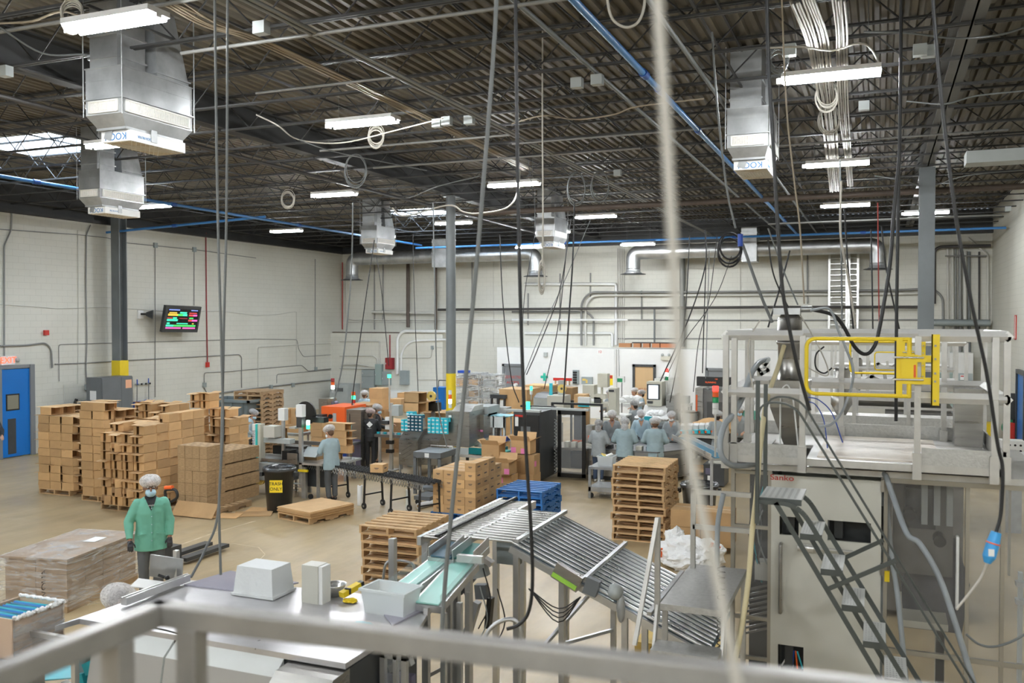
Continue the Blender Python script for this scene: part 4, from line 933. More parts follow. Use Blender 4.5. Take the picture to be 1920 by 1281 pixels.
# behind it: open tall cartons and pink-labelled cartons
def big_carton(px, py, z, w, d, h, lb, open_=False, rz=0, pink=(), cont=None, name='carton'):
    p = onz(px, py, z); e = empty(name, (p.x,p.y,z), rz, lb, 'carton'); t = .008
    if open_:
        MB().bx((0,0,0),(w,d,t)).bx((0,0,t),(w,t,h)).bx((0,d-t,t),(w,d,h)).bx((0,t,t),(t,d-t,h)).bx((w-t,t,t),(w,d-t,h)).build('body', 'cardboard', e)
        for (a, b, c, dd) in (((0,0,h),(w,0,h),(w+.0,-.1,h+.12),(0,-.1,h+.12)), ((w,0,h),(w,d,h),(w+.14,d,h+.07),(w+.14,0,h+.07)), ((0,d,h),(w,d,h),(w,d+.06,h+.16),(0,d+.06,h+.16)), ((0,0,h),(0,d,h),(-.12,d,h+.1),(-.12,0,h+.1))):
            f = MB(); nrm = V((0,0,-.006)); f.add([a,b,c,dd]+[tuple(V(q)+nrm) for q in (a,b,c,dd)], [(0,1,2,3),(7,6,5,4),(0,4,5,1),(1,5,6,2),(2,6,7,3),(3,7,4,0)]); f.build('flap', 'cardboard_top', e)
    else:
        MB().bx((0,0,0),(w,d,h)).build('body', 'cardboard', e); MB().bx((0,d/2-.03,h),(w,d/2+.03,h+.002)).build('tape', 'tape_sealed_carton', e)
    for s, u, v_ in pink:
        (MB().bx((u,-.003,v_),(u+.13,-.0005,v_+.13)) if s == 'f' else MB().bx((w+.0005,u,v_),(w+.003,u+.13,v_+.13))).build('pink_label', 'pink', e)
    return e
q = onf(903, 925)
put(po, (q.x+.0,q.y,0), 0, 'weathered pallet under the pink-labelled cartons', 'pallet'); yq = q.y
def bc(x0, ybase, ytop, w, d, lb, dy=0., **k):
    p = ony(x0, ybase, yq+dy); h = (ony(x0, ytop, yq+dy).z-p.z); e = big_carton(960, 700, 3, w, d, h, lb, **k); e.location = p; return e
bc(901, 880, 858, .48, .5, 'closed brown carton under the tall open one')
bc(903, 858, 833, .46, .4, 'brown carton with upright flaps behind the sealed block', open_=True)
bc(916, 889, 866, .52, .5, 'open brown carton full of teal pouches', dy=-.5, open_=True, pink=(('f',.40,.02),))
bc(957, 924, 888, .6, .5, 'lowest pink-labelled carton beside the black guarded machine', dy=.3, pink=(('s',.1,.1),('s',.35,.1)))
bc(967, 889, 852, .48, .4, 'middle pink-labelled carton beside the black guarded machine', dy=.35, pink=(('s',.02,.2),))
bc(958, 850, 825, .50, .4, 'topmost pink-labelled carton with folded flaps', dy=.3, open_=True, pink=(('f',.0,.02),('f',.26,.0)))
bc(930, 905, 890, .4, .4, 'low carton with a pink label behind the blue pallets', dy=-.3, pink=(('f',.05,.0),))
# ---- cartons by the right stair
p0_ = onf(1257, 1030); w_ = (onf(1307,1034)-p0_).length
for i in range(2):
    for k in range(2):
        e = big_carton(1257, 1030, 0, .54, .6, .31, ('upper' if k else 'lower')+(' plain' if i else ' taped')+' brown carton beside the white film heap', name='carton'); e.location = (p0_.x+i*.56, p0_.y, .12+k*.315); e.rotation_euler.z = .0
put(po, (p0_.x-.02,p0_.y,0), 0, 'weathered pallet under the cartons by the aluminium steps', 'pallet')
p = onf(1311, 985); trash((p.x,p.y,0), .36, .85, 'black open bin behind the cartons by the aluminium steps', sign=False, name='waste_bin')
# ---- wrapped pallet load (front left)
ZT = .78; P0 = onz(125,1049,ZT); P1 = onz(246,1003,ZT); P3 = onz(44,1031,ZT)
rz = ang(P0, P1); wx = 1.68; wy = (P3-P0).length
e = empty('wrapped_pallet_load', (P0.x,P0.y,0), rz, 'long brown carton load in clear stretch wrap beside the green smock', 'wrapped load')
MB().bx((0,0,0),(wx,wy,.13)).build('pallet', 'wood_old', e)
k = MB()
for i in range(4):
    for j in range(2):
        for z in range(3): k.bx((.02+i*(wx-.04)/4,.02+j*(wy-.04)/2,.13+z*.21),(.02+(i+1)*(wx-.04)/4-.008,.02+(j+1)*(wy-.04)/2-.008,.13+(z+1)*.21-.004))
k.bx((-.02,-.02,.75),(wx+.02,wy+.02,ZT))
k.build('cartons', mat('wrapped_card', (.33,.23,.145), .6, var=.15, scale=3), e)
text('lettering', 'ASHLAND' if False else 'VOUA', .14, 'pipe_brown', e, (-.004,wy*.35,.42), (PI/2,PI/2,-PI/2) if False else (PI/2,-PI/2,0), .001)
def wrap_mat():
    m = bpy.data.materials.new('stretch_wrap'); m.use_nodes = True; N = m.node_tree.nodes; L = m.node_tree.links; b = N['Principled BSDF']
    b.inputs['Base Color'].default_value = (.85,.87,.88,1); b.inputs['Roughness'].default_value = .18
    tc = N.new('ShaderNodeTexCoord'); mp = N.new('ShaderNodeMapping'); mp.inputs['Scale'].default_value = (1,1,7); L.new(tc.outputs['Object'], mp.inputs[0])
    n = N.new('ShaderNodeTexNoise'); n.inputs['Scale'].default_value = 2.5; n.inputs['Detail'].default_value = 6; n.inputs['Distortion'].default_value = 1.2; L.new(mp.outputs[0], n.inputs['Vector'])
    r = N.new('ShaderNodeMapRange'); r.inputs['From Min'].default_value = .4; r.inputs['From Max'].default_value = .8; r.inputs['To Min'].default_value = .08; r.inputs['To Max'].default_value = .62; L.new(n.outputs[0], r.inputs['Value']); L.new(r.outputs[0], b.inputs['Alpha'])
    bp_ = N.new('ShaderNodeBump'); bp_.inputs['Strength'].default_value = .6; bp_.inputs['Distance'].default_value = .02; L.new(n.outputs[0], bp_.inputs['Height']); L.new(bp_.outputs[0], b.inputs['Normal'])
    M['wrap'] = m
wrap_mat()
MB().bx((-.03,-.03,.1),(wx+.03,wy+.03,ZT+.006)).build('stretch_wrap', 'wrap', e)
k = MB(); k.add([(.0,-.03,.05),(.35,-.10,.02),(.5,-.32,.03),(.25,-.3,.35),(.05,-.05,.5)], [(0,1,4),(1,2,3),(1,3,4)]); k.build('loose_film', 'wrap', e)
MB().bx((.95,.25,ZT+.007),(1.25,.45,ZT+.010)).build('paper_label', 'paper', e)
# white film heap with orange marks
p = onf(1288, 1058); e = empty('film_heap', (p.x,p.y,0), 0, 'heap of white plastic sacks with orange print by the steps', 'plastic sacks')
import bmesh
def blob(name, mats, parent, c, sc, seed, amp=.35, sub=4, loc=None):
    bm = bmesh.new(); bmesh.ops.create_icosphere(bm, subdivisions=sub, radius=1); rr = random.Random(seed)
    from mathutils import noise
    off = V((rr.uniform(0,50), rr.uniform(0,50), rr.uniform(0,50)))
    for v in bm.verts:
        n_ = noise.noise(v.co*2.2+off)*amp + noise.noise(v.co*5+off)*amp*.5 + abs(noise.noise(v.co*9+off))*amp*.35
        v.co = V((v.co.x*sc[0], v.co.y*sc[1], v.co.z*sc[2]))*(1+n_) + V(c)
        if v.co.z < .01: v.co.z = .01
    me = bpy.data.meshes.new(name); bm.to_mesh(me); bm.free()
    for q in mats: me.materials.append(M[q] if isinstance(q, str) else q)
    o = bpy.data.objects.new(name, me); col.objects.link(o); o.parent = parent
    if loc: o.location = loc
    return o
mat('film_white', (.86,.86,.85), .35, bump=.7, bscale=9)
for i, (c, s) in enumerate((((-.05,0,.2),(.42,.36,.26)),((.3,.1,.18),(.3,.3,.24)),((-.25,.2,.36),(.17,.17,.2)),((.05,-.3,.12),(.36,.26,.16)))): blob('sack', ['film_white'], e, c, s, i+3)
for c, r_ in (((.42,-.1,.36),.3),((-.40,-.25,.22),.1),((.5,.05,.28),.5)): MB().box((c[0],c[1],c[2]),(.05,.02,.2),(.5,r_,.2)).build('orange_print', 'orange', e)
# ================================================================ MACHINES AND TABLES ON THE FLOOR
mat('clear', (.70,.73,.75), .08, alpha=.12); mat('clear_dirty', (.34,.33,.31), .18, var=.2, scale=6, alpha=.16, rv=.1)
mat('teal_sheet', (.10,.55,.48), .35); mat('can_dark', (.02,.09,.15), .35, var=.4, scale=40); mat('purple_grey', (.13,.12,.18), .4)
for nm, c, s_ in (('lit_red', (1,.04,.03), 2.2), ('lit_green', (.05,1,.35), 1.6), ('lit_white', (.8,1,.9), 4), ('lit_orange', (1,.25,.03), 1.2), ('lit_screen', (.75,.88,1), 1.6)): mat(nm, c, .4, emit=c, es=s_)
def mach(name, lb, cat, x0, x1, yb, yt, depth, parts, ybase=None, z0=0., rz=0., group=None):
    """front face spans pixels x0..x1, foot line yb, top yt; parts in fractions of that face (u, v) and metres of depth"""
    p = onf(x0, yb); w = ony(x1, yb, p.y).x-p.x; h = ony(x0, yt, p.y).z
    e = empty(name, (p.x,p.y,z0), rz, lb, cat, group); last = e
    for q in parts:
        nm, m_, u0, u1, v0, v1, a, b = q[:8]; sub = nm[0] == '>'; nm = nm.lstrip('>')
        par = last if sub else e
        if len(q) > 8 and q[8] == 'cyl': o = MB().cyl(((u0+u1)/2*w, a, (v0+v1)/2*h), ((u0+u1)/2*w, b, (v0+v1)/2*h), (v1-v0)/2*h, n=20).build(nm, m_, par)
        elif len(q) > 8 and q[8] == 'vcyl': o = MB().cyl(((u0+u1)/2*w, (a+b)/2, v0*h), ((u0+u1)/2*w, (a+b)/2, v1*h), (u1-u0)/2*w, n=16).build(nm, m_, par)
        elif len(q) > 8 and q[8] == 'wedge': o = MB().add([(u0*w,a,v0*h),(u1*w,a,v0*h),(u1*w,b,v0*h),(u0*w,b,v0*h),(u0*w,a+q[9],v1*h),(u1*w,a+q[9],v1*h),(u1*w,b,v1*h),(u0*w,b,v1*h)], [(0,3,2,1),(4,5,6,7),(0,1,5,4),(1,2,6,5),(2,3,7,6),(3,0,4,7)]).build(nm, m_, par)
        else: o = MB().bx((u0*w,a,v0*h),(u1*w,b,v1*h)).build(nm, m_, par)
        if not sub: last = o
    e['w'] = w; e['h'] = h
    return e
def legs4(u=.04, v1=.9, m_='galv_dull', d=.5, n='leg'):
    return [(n, m_, a, a+u, 0, v1, y, y+.05) for a in (0, 1-u) for y in (0, d-.05)]
# --- stainless hooded twins
for i, (a, b, s_) in enumerate(((748,783,'first'),(786,823,'second'))):
    e = mach('hooded_machine', ('stainless machine with a sloped hood, beside the smaller conveyor legs' if i == 0 else 'stainless machine with a sloped hood, beside the yellow column'), 'machine', a, b, 892, 806, 1.0,
      [('hood', 'steel', 0,1,.78,1,0,.95,'wedge',.38), ('body', 'steel', 0,1,.24,.78,0,.95), ('door', 'steel', .05,.93,.26,.74,-.02,0), ('>handle', 'steel_bright', .06,.12,.48,.50,-.05,-.02)]+legs4(.07,.25,'galv_dull',.9))
    k = MB(); w, h = e['w'], e['h']
    for j in range(3): k.bar((w*.18,-.022,h*(.36+j*.09)), (w*.7,-.022,h*(.50+j*.09)), .006, .012, (0,1,0))
    k.build('slots', 'machine_dark', e)
# --- grey cart
e = mach('work_cart', 'dark grey steel cart with a white label in front of the sloped machines', 'cart', 775, 826, 926, 847, .75,
  [('cart_top', 'grey_cab', 0,1,.86,1,0,.85), ('label', 'paper', .42,.58,.88,.98,-.004,0), ('shelf', 'grey_cab', 0,1,.1,.16,0,.8)]+legs4(.1,.88,'grey_cab',.8))
MB().tube([(.05,.83,1.0),(.05,.83,1.08),(.65,.83,1.08),(.65,.83,1.0)],.012,6).build('rail','steel_bright',e)
e = mach('lower_cart', 'low dark trolley with castors under the skate wheel conveyor end', 'cart', 776, 806, 948, 930, .6, [('deck', 'grey_cab', 0,1,.6,1,0,.6)]+[('castor','rubber',u,u+.12,0,.6,.1,.15,'cyl') for u in (.05,.8)])
# --- big stainless cabinet + second unit
e = mach('metal_detector', 'big stainless cabinet on a conveyor in front of the yellow column', 'machine', 836, 880, 902, 771, 1.0,
  [('cabinet', 'steel', 0,1,.50,1,0,1.0), ('lid', 'steel_bright', .2,1,1,1.07,.1,.9,'wedge',.25), ('door', 'steel', .03,.5,.53,.82,-.02,0), ('bed', 'steel_bright', .15,2.3,.36,.40,-.05,.9), ('side_plate', 'machine_grey', .15,1.0,.40,.49,-.05,-.02), ('belt', 'teal_sheet', 1.0,2.25,.41,.43,0,.8), ('teal_panel', mat('teal_deep', (.0,.17,.18), .3), 1.0,1.6,.41,.5,-.04,-.02)]+[('leg', 'machine_dark', u,u+.09,0,.36,y,y+.07) for u in (.3,2.1) for y in (0,.8)])
MB().box((e['w']*.2,-.025,e['h']*.93),(.08,.01,.05)).build('label', 'paper', e)
e = mach('inspection_machine', 'stainless inspection machine with warning labels beside the big cabinet', 'machine', 880, 907, 896, 764, 1.0,
  [('cabinet', 'steel', 0,1,.52,.9,0,.9), ('top', 'machine_grey', -.5,1,.86,1,.3,1.1), ('door', 'steel_dark', .05,.38,.56,.82,-.02,0), ('>lamp', 'orange', .15,.3,.84,.87,-.05,-.02), ('label', 'paper', .46,.68,.62,.72,-.01,0), ('sticker', 'pink', .75,.95,.66,.69,-.01,0), ('tunnel', 'machine_white', .4,1.1,.45,.56,-.05,.8)])
# white shelf with blue bins
e = mach('white_rack', 'white metal rack holding small blue bins beside the black machine', 'rack', 906, 946, 892, 778, .6,
  [('post', 'white_plastic', u,u+.06,0,1,y,y+.04) for u in (0,.45,.94) for y in (0,.5)]+[('shelf', 'white_plastic', 0,1,v,v+.02,0,.55) for v in (.38,.55,.96)]+[('panel', 'white_plastic', 0,1,.8,.96,.0,.02)])
for i, (u, v, c) in enumerate(((.15,.40,'blue_bin'),(.45,.40,'blue_bin'),(.75,.40,'cyan'),(.6,.57,'blue_bin'),(.85,.57,'blue_bin'),(.2,.57,'blue_bin'))):
    o = MB().bx((0,0,0),(.13,.25,.11)).build('parts_bin', c); o.location = e.location+V((u*e['w'],.05,(v+.01)*e['h'])); tag(o, 'small plastic bin on the white rack', 'bin', 'small bins on the white rack')
o = MB().bx((0,0,0),(.8,.5,.02)).build('teal_cloth', mat('cloth_teal', (.35,.7,.8), .6)); o.location = e.location+V((0,.0,e['h']*.985)); tag(o, 'pale teal sheets lying on the white rack', 'sheet')
e = mach('spiral_conveyor', 'stainless overhead link conveyor between cabinet and black machine', 'conveyor', 903, 945, 872, 763, .4, [('bed', 'galv_dull', 0,1.1,.9,1,0,.4)]+[('leg', 'galv_dull', u,u+.04,0,.9,.2,.25) for u in (.1,.9)])
# --- black guarded machine
e = mach('guarded_machine', 'tall black machine cabinet with an orange stop button', 'machine', 963, 1012, 905, 772, 1.3,
  [('cabinet', 'machine_dark', 0,1,.05,1,0,1.3), ('door', 'black', .04,.98,.28,.96,-.03,0), ('>screen', 'grey_cab', .3,.66,.66,.80,-.04,-.03), ('>stop_button', 'orange', .66,.82,.50,.58,-.06,-.03,'cyl'), ('label', 'paper', .08,.2,.8,.94,-.045,-.03), ('>heading', 'red', .08,.5,.93,.96,-.045,-.03), ('roof_rail', 'machine_grey', -.4,1.0,1.0,1.03,.0,.12), ('roof_rail', 'black', -.4,1.0,1.0,1.03,1.2,1.3)])
e2 = mach('guard_enclosure', 'black framed machine guard with clear doors beside the grey smocks', 'machine guard', 1046, 1098, 898, 769, 1.6,
  [('door_frame', 'black', 0,.12,.04,1,-.03,.02), ('door_frame', 'black', .88,1,.04,1,-.03,.02), ('door_frame', 'black', 0,1,.94,1,-.03,.02), ('door_frame', 'black', 0,1,.03,.09,-.03,.02), ('pane', 'clear', .12,.88,.09,.94,-.01,0),
   ('side_pane', 'clear', -.9,-.02,.08,.94,.25,.26), ('side_post', 'black', -.95,-.88,.0,1,.22,.3), ('back_panel', 'machine_grey', -.9,1,.05,.42,1.2,1.25), ('shelf', 'steel', -.9,1,.42,.45,.1,1.2), ('column', 'machine_dark', .36,.62,.55,.92,.5,.7), ('red_arm', 'orange', .34,.75,.51,.54,.4,.6), ('top_beam', 'machine_grey', -1.0,1.1,1.0,1.03,-.03,.10), ('back_post', 'black', .94,1,.0,1,1.5,1.6), ('back_post', 'black', -.95,-.88,.0,1,1.5,1.6), ('roof_rail', 'black', -.95,1,1.0,1.03,1.5,1.6)]
   +[('holder', 'machine_beige', .15+i*.25,.3+i*.25,.45,.53,.2,.4) for i in range(3)]+[('drive_box', 'machine_dark', .2,.8,.12,.36,.6,1.1)])
k = MB()
for i in range(16): z = .15+i*.09; k.bar((-.09,-.04,z),(-.02,-.04,z+.05),.01,.01); k.bar((-.02,-.04,z+.05),(-.09,-.04,z+.09),.01,.01)
k.build('coil_cord', 'machine_grey', e2)
# --- packing table (octagonal stainless counter)
p = onf(1099, 899); Yt = p.y; w = ony(1272, 899, Yt).x-p.x
e = empty('packing_counter', (p.x,Yt,0), 0, 'stainless packing counter ringed by people in smocks', 'counter')
MB().prism([(0,0),(w*.78,0),(w,.8),(w,1.5),(w*.9,1.9),(0,1.9)], .12, .80, 'z').build('cabinet', 'steel', e); MB().prism([(-.02,-.03),(w*.78,-.03),(w+.02,.8),(w+.02,1.53),(w*.9,1.93),(-.02,1.93)], .80, .83, 'z').build('counter_top', 'steel_dark', e)
MB().bx((.1,.1,0),(w-.4,1.6,.12)).build('plinth', 'machine_dark', e)
for i in range(6): 
    o = MB().bx((0,0,0),(.16,.2,.10)).build('product_tray', 'machine_beige' if i % 2 else 'machine_dark'); o.location = (p.x+.5+i*.27,Yt+.12,.83); tag(o, 'small tray of goods on the packing counter edge', 'tray', 'trays along the packing counter')
o = mach('dial_plate', 'raised stainless plate in the middle of the packing counter', 'plate', 1175, 1235, 880, 800, .8, [('plate', 'steel', 0,1,.62,.66,0,.9), ('base', 'machine_dark', .1,.9,.5,.62,.1,.8)])
# steel cart with the clear bin
e = mach('steel_cart', 'grey steel cart on castors in front of the packing counter', 'cart', 1103, 1160, 934, 875, .75, [('cart_top', 'galv', 0,1.05,.92,1,0,.85), ('shelf', 'galv', 0,1,.22,.36,0,.8)]+legs4(.08,.92,'galv',.8)+[('castor','rubber',u,u+.12,.0,.16,.05,.1,'cyl') for u in (.0,.86)])
c0 = e.location+V((.17,.15,e['h'])); 
def tub(name, loc, w, d, h, m_, lb, cat='bin', fl=.12, rz=0, t=.006, group=None, cont=None):
    e = empty(name, loc, rz, lb, cat, group); a = fl*w/2; k = MB()
    def ring(x, y, z, i=0): return [(x+i,y+i,z),(w-x-i,y+i,z),(w-x-i,d-y-i,z),(x+i,d-y-i,z)]
    k.add(ring(a,a,0)+ring(0,0,h)+ring(0,0,h,t)+ring(a,a,t,t), [(0,3,2,1),(0,1,5,4),(1,2,6,5),(2,3,7,6),(3,0,4,7),(4,5,9,8),(5,6,10,9),(6,7,11,10),(7,4,8,11),(8,9,13,12),(9,10,14,13),(10,11,15,14),(11,8,12,15),(12,13,14,15)])
    k.build('body', m_, e)
    r = MB().bx((-.012,-.012,h-.02),(w+.012,0,h)).bx((-.012,d,h-.02),(w+.012,d+.012,h)).bx((-.012,0,h-.02),(0,d,h)).bx((w,0,h-.02),(w+.012,d,h)); r.build('rim', m_, e)
    return e
mat('tub_clear', (.82,.86,.87), .3, alpha=.62)
tub('storage_bin', c0, .38, .36, .24, 'tub_clear', 'clear plastic bin of packets standing on the steel cart')
for i in range(7): o = MB().box((0,0,0),(.16,.12,.03),(rnd.uniform(-.4,.4),rnd.uniform(-.4,.4),0)).build('packet', ['paper','teal','tape'][i%3]); o.location = c0+V((rnd.uniform(.09,.29),rnd.uniform(.09,.27),.14+i*.018)); o.rotation_euler.z = rnd.uniform(0,3); tag(o, 'small packet lying in the clear bin on the steel cart', 'packet', 'packets in the clear bin')
# --- skate wheel conveyor
Z = .80; cpts = spline([onz(x, y, Z) for x, y in ((592,866),(625,871),(665,879),(705,886),(745,893),(785,900),(812,906))], 8)
e = empty('skate_wheel_conveyor', (cpts[0].x,cpts[0].y,0), 0, 'black expandable skate wheel conveyor curving across the floor', 'conveyor'); O = V((cpts[0].x,cpts[0].y,0)); W2 = .24
ax, wh, lat = MB(), MB(), {-1: MB(), 1: MB()}; prevs = None
for i, c in enumerate(cpts):
    d = (cpts[min(i+1,len(cpts)-1)]-cpts[max(i-1,0)]).normalized(); n = V((-d.y,d.x,0)); q = c-O
    ax.cyl(q-n*W2, q+n*W2, .008, n=5)
    for j in range(7):
        u = -W2+.04+j*(2*W2-.08)/6; sh = d*(.025 if j % 2 else -.025); wh.cyl(q+n*u-n*.012+sh+V((0,0,.01)), q+n*u+n*.012+sh+V((0,0,.01)), .033, n=10)
    for s in (-1,1):
        a = q+n*(s*(W2+.015))
        if prevs: b = prevs[0 if s < 0 else 1]; lat[s].bar(b+V((0,0,-.0)), a+V((0,0,-.14)), .018, .004); lat[s].bar(b+V((0,0,-.14)), a+V((0,0,0)), .018, .004)
    prevs = (q-n*(W2+.015), q+n*(W2+.015))
ax.build('axle', 'steel', e)
tag(wh.build('skate_wheels', 'rubber', e), kind='stuff'); lat[-1].build('side_lattice', 'galv', e); lat[1].build('side_lattice', 'galv', e)
for f in (.22,.48,.70,.97):
    i = int(f*(len(cpts)-1)); d = (cpts[min(i+1,len(cpts)-1)]-cpts[i-1]).normalized(); n = V((-d.y,d.x,0)); q = cpts[i]-O
    for s in (-1,1):
        g = MB().bar(q+n*s*W2-V((0,0,.03)), V((q.x,q.y,.13))+n*s*(W2+.03), .04, .03).build('leg', 'black', e)
        c = V((q.x,q.y,.073))+n*s*(W2+.03); k = MB().cyl(c-n*.018,c+n*.018,.07,n=18); k.m(1).cyl(c-n*.022,c+n*.022,.028,n=12).m(0).bar(c+V((0,0,.02)),c+V((0,0,.1)),.03,.05); k.build('castor', ['rubber','galv'], g)
    MB().bar(V((q.x,q.y,.32))-n*W2, V((q.x,q.y,.32))+n*W2, .03, .03).build('cross_bar', 'black', e)
def carton_on(x, y, Z_, lb, rz=0, s=1):
    p = onz(x, y, Z_); o = put(sp, p, rz, lb, 'carton'); o.scale = (1.25*s,.8*s,1*s); return o
carton_on(694, 886, .84, 'tan sealed carton riding on the skate wheel conveyor', .1)
# stretch film rolls
for x, y, lb in ((675,948,'white film roll standing near the conveyor legs by the sheet pallet'),(766,957,'white film roll standing between the conveyor castors')):
    p = onf(x, y); e = empty('film_roll', (p.x,p.y,0), 0, lb, 'film roll'); MB().lathe([(.0,0),(.055,0),(.06,.01),(.06,.45),(.055,.46),(.03,.46),(.03,.4),(0,.4)], n=20).build('film', 'white_plastic', e); MB().cyl((0,0,.0),(0,0,.47),.025,n=14).build('core', 'cardboard', e)
p = onf(784, 955); q = onf(812, 946); e = empty('film_roll', (p.x,p.y,.07), 0, 'white film roll lying on its side beneath the conveyor end', 'film roll'); d = V((q.x-p.x+.1,q.y-p.y,0)); MB().cyl((0,0,0),d,.065,n=20).build('film','white_plastic',e); MB().cyl(d*-.02,d*1.02,.03,n=12).build('core','cardboard',e)
# --- case sealing line (left)
e = mach('case_taper', 'grey case taping machine with a tall white column and teal stripe', 'machine', 432, 545, 925, 862, .8,
  [('bed', 'machine_grey', 0,1,.72,1.0,0,.9), ('frame', 'galv_dull', .0,1,.5,.72,.05,.85), ('column', 'white_paint', .40,.455,.75,2.1,-.05,.15), ('>stripe', mat('teal_stripe', (.05,.55,.52), .5), .45,.475,1.1,2.1,-.055,.14), ('column_back', 'machine_beige', .475,.52,.75,2.1,-.02,.16), ('foot_panel', 'purple_grey', .40,.46,.85,1.2,-.06,-.05), ('tape_roll', 'tape', .33,.50,1.45,1.8,.16,.26,'cyl'), ('lower_tape_roll', 'tape', .47,.60,.35,.72,-.12,-.03,'cyl'), ('motor', 'machine_dark', -.05,.12,.72,.92,-.2,0), ('top_head', 'machine_white', .56,.74,1.72,2.05,.0,.3), ('head_arm', 'machine_grey', .45,.95,1.55,1.68,.1,.3), ('side_rail', 'steel', .0,.98,1.02,1.1,.0,.05), ('side_rail', 'steel', .0,.98,1.02,1.1,.7,.75), ('control_box', 'machine_grey', .55,.75,.5,1.0,-.15,0), ('guard', 'black', .5,.98,1.15,1.4,.5,.9)]+legs4(.05,.55,'galv_dull',.85))
text('lettering', 'Interpack', .13, 'purple_grey', e, (.425*e['w'],-.056,1.65*e['h']), (PI/2,PI/2,0) if False else (PI/2,PI/2,0), .001, sx=.9)
e = mach('labelling_machine', 'label applicator with black reel, white-topped posts and printed box ahead', 'machine', 522, 598, 930, 866, .8,
  [('table_top', 'steel_bright', .4,1.1,.97,1.03,-.05,.75), ('frame', 'machine_dark', .45,1.0,.3,.9,.2,.7), ('post', 'alu', .02,.08,.3,2.4,.1,.16), ('>cap', 'white_plastic', -.03,.13,2.2,2.55,.05,.2), ('post', 'alu', .54,.62,.3,2.2,-.05,.02), ('>head', 'machine_dark', .52,.65,2.05,2.35,-.1,.05), ('>cap', 'white_plastic', .51,.66,2.35,2.7,-.1,.05),
   ('reel', 'black', .30,.62,2.05,2.75,.35,.40,'cyl'), ('roller', 'steel_bright', .15,.3,1.95,2.0,.2,.5), ('bracket', 'steel_dark', .1,.9,1.5,1.6,.25,.32), ('bracket', 'steel_dark', .0,.6,1.25,1.33,.2,.5), ('bracket', 'black', .62,.95,2.15,2.3,.3,.5), ('printer', 'black', .16,.32,1.0,1.35,-.1,.3), ('plate', 'steel', .32,.56,1.0,1.3,-.15,-.12), ('tray', 'machine_grey', .58,.92,1.2,1.45,.0,.3,'wedge',.25), ('beacon', 'lit_green', .70,.76,2.0,2.12,.0,.05), ('>lamp', 'lit_white', .70,.76,2.12,2.25,.0,.05), ('yellow_clamp', 'yellow', .55,.78,.78,.84,-.1,-.05), ('upright', 'galv', .1,.16,0,.9,.0,.06), ('upright', 'galv', .6,.7,0,.9,-.04,.04)]+legs4(.06,.97,'galv',.7)+[('castor','rubber',.75,.88,0,.14,-.05,0,'cyl')])
for i in range(6):
    a = V((rnd.uniform(.3,.5)*e['w'],-.1,rnd.uniform(.8,1.1)*e['h'])); MB().tube(spline([a, a+V((.1,-.1,-.2)), a+V((-.05,-.08,-.45)), a+V((.15,.05,-.5))],5),.008,5).build('cable', 'machine_grey' if i % 2 else 'black', e)
for s in (0,.12): o = MB().tube(spline([(0,0,0),(.08+s,-.03,-.2),(.14+s,-.05,-.75)],6),.014,6).build('cable', 'yellow' if s else 'cable_beige', e, loc=(-.35+s,-.1,.85))
carton_on(571, 862, e['h']*1.03, 'tan sealed carton on the white table under the applicator', .0, 1.15)
mach('open_cartons_table', 'grey bench below the open cartons behind the side-on worker', 'bench', 583, 648, 898, 862, .8, [('top', 'machine_grey', 0,1,.9,1,0,.8)]+legs4(.05,.9))
q = onf(583, 898); zc = ony(583,862,q.y).z+.01
for i in range(3):
    for k_ in range(5):
        if k_ == 0 and i == 2: continue
        cput(rnd.choice((2,3,1)), (q.x+i*.37-.02*k_, q.y+.1+rnd.uniform(-.02,.02), zc+k_*CH), rnd.uniform(-.05,.05), 'open carton stacked on the bench behind the side-on worker', 'open cartons behind the side-on worker')
mach('case_erector', 'bright orange machine with a grey motor box', 'machine', 603, 647, 862, 762, 1.2, [('body', 'orange', 0,1,.0,1,0,1.2), ('motor', 'machine_dark', -.02,.25,.72,.86,-.25,0), ('panel', 'machine_grey', .5,.64,.72,.88,-.02,0), ('knob', 'black', .36,.46,.78,.86,-.06,0,'cyl'), ('side_panel', 'orange', .9,1.04,.0,.7,-.3,0)])
mach('stainless_box', 'narrow stainless box standing behind the orange machine', 'cabinet', 598, 615, 850, 748, .5, [('body', 'steel', 0,1,0,1,0,.5), ('door', 'steel', .05,.95,.4,.96,-.02,0)])
mach('film_spool', 'dark spool and fittings lying on top of the orange machine', 'spool', 616, 632, 855, 753, .2, [('spool', 'purple_grey', .1,.6,.92,1.0,.1,.3,'cyl'), ('fitting', 'pink', .6,.9,.92,.95,.1,.2)])
e = mach('steel_column_cabinet', 'tall stainless cabinet with a tower light on top', 'cabinet', 650, 677, 878, 768, .8, [('body', 'steel', 0,1,.0,1,0,.8), ('lower_panel', 'purple_grey', .02,.98,.02,.5,-.02,0), ('stand', 'galv', .6,1.0,.44,.47,-.5,0), ('leg', 'galv', .8,.95,0,.45,-.5,-.42)])
def tower(loc, r, h, seq, lb, pole=.0):
    e = empty('signal_tower', loc, 0, lb, 'signal light'); z = pole
    if pole: MB().cyl((0,0,0),(0,0,pole),r*.35,n=8).build('pole', 'steel_bright', e)
    for m_ in seq: MB().cyl((0,0,z),(0,0,z+h*.92),r,n=14).build('lamp_segment', m_, e); z += h
    return e
def onbase(x, y, t): return att(x, y, t)
tower(att(663,760,25.6), .055, .11, ['red','lit_green','orange'], 'signal light with orange top above the tall stainless cabinet', .06)
tower(att(624,736,30), .06, .12, ['machine_grey','lit_white','orange','dark_red'], 'signal light in front of the transformer cabinet')
tower(att(730,772,24), .05, .1, ['lit_green'], 'small green signal light on the printer mast', .9)
tower(att(844,765,24), .045, .12, ['white_plastic','lit_white','orange','white_plastic'], 'slim signal light in front of the yellow column')
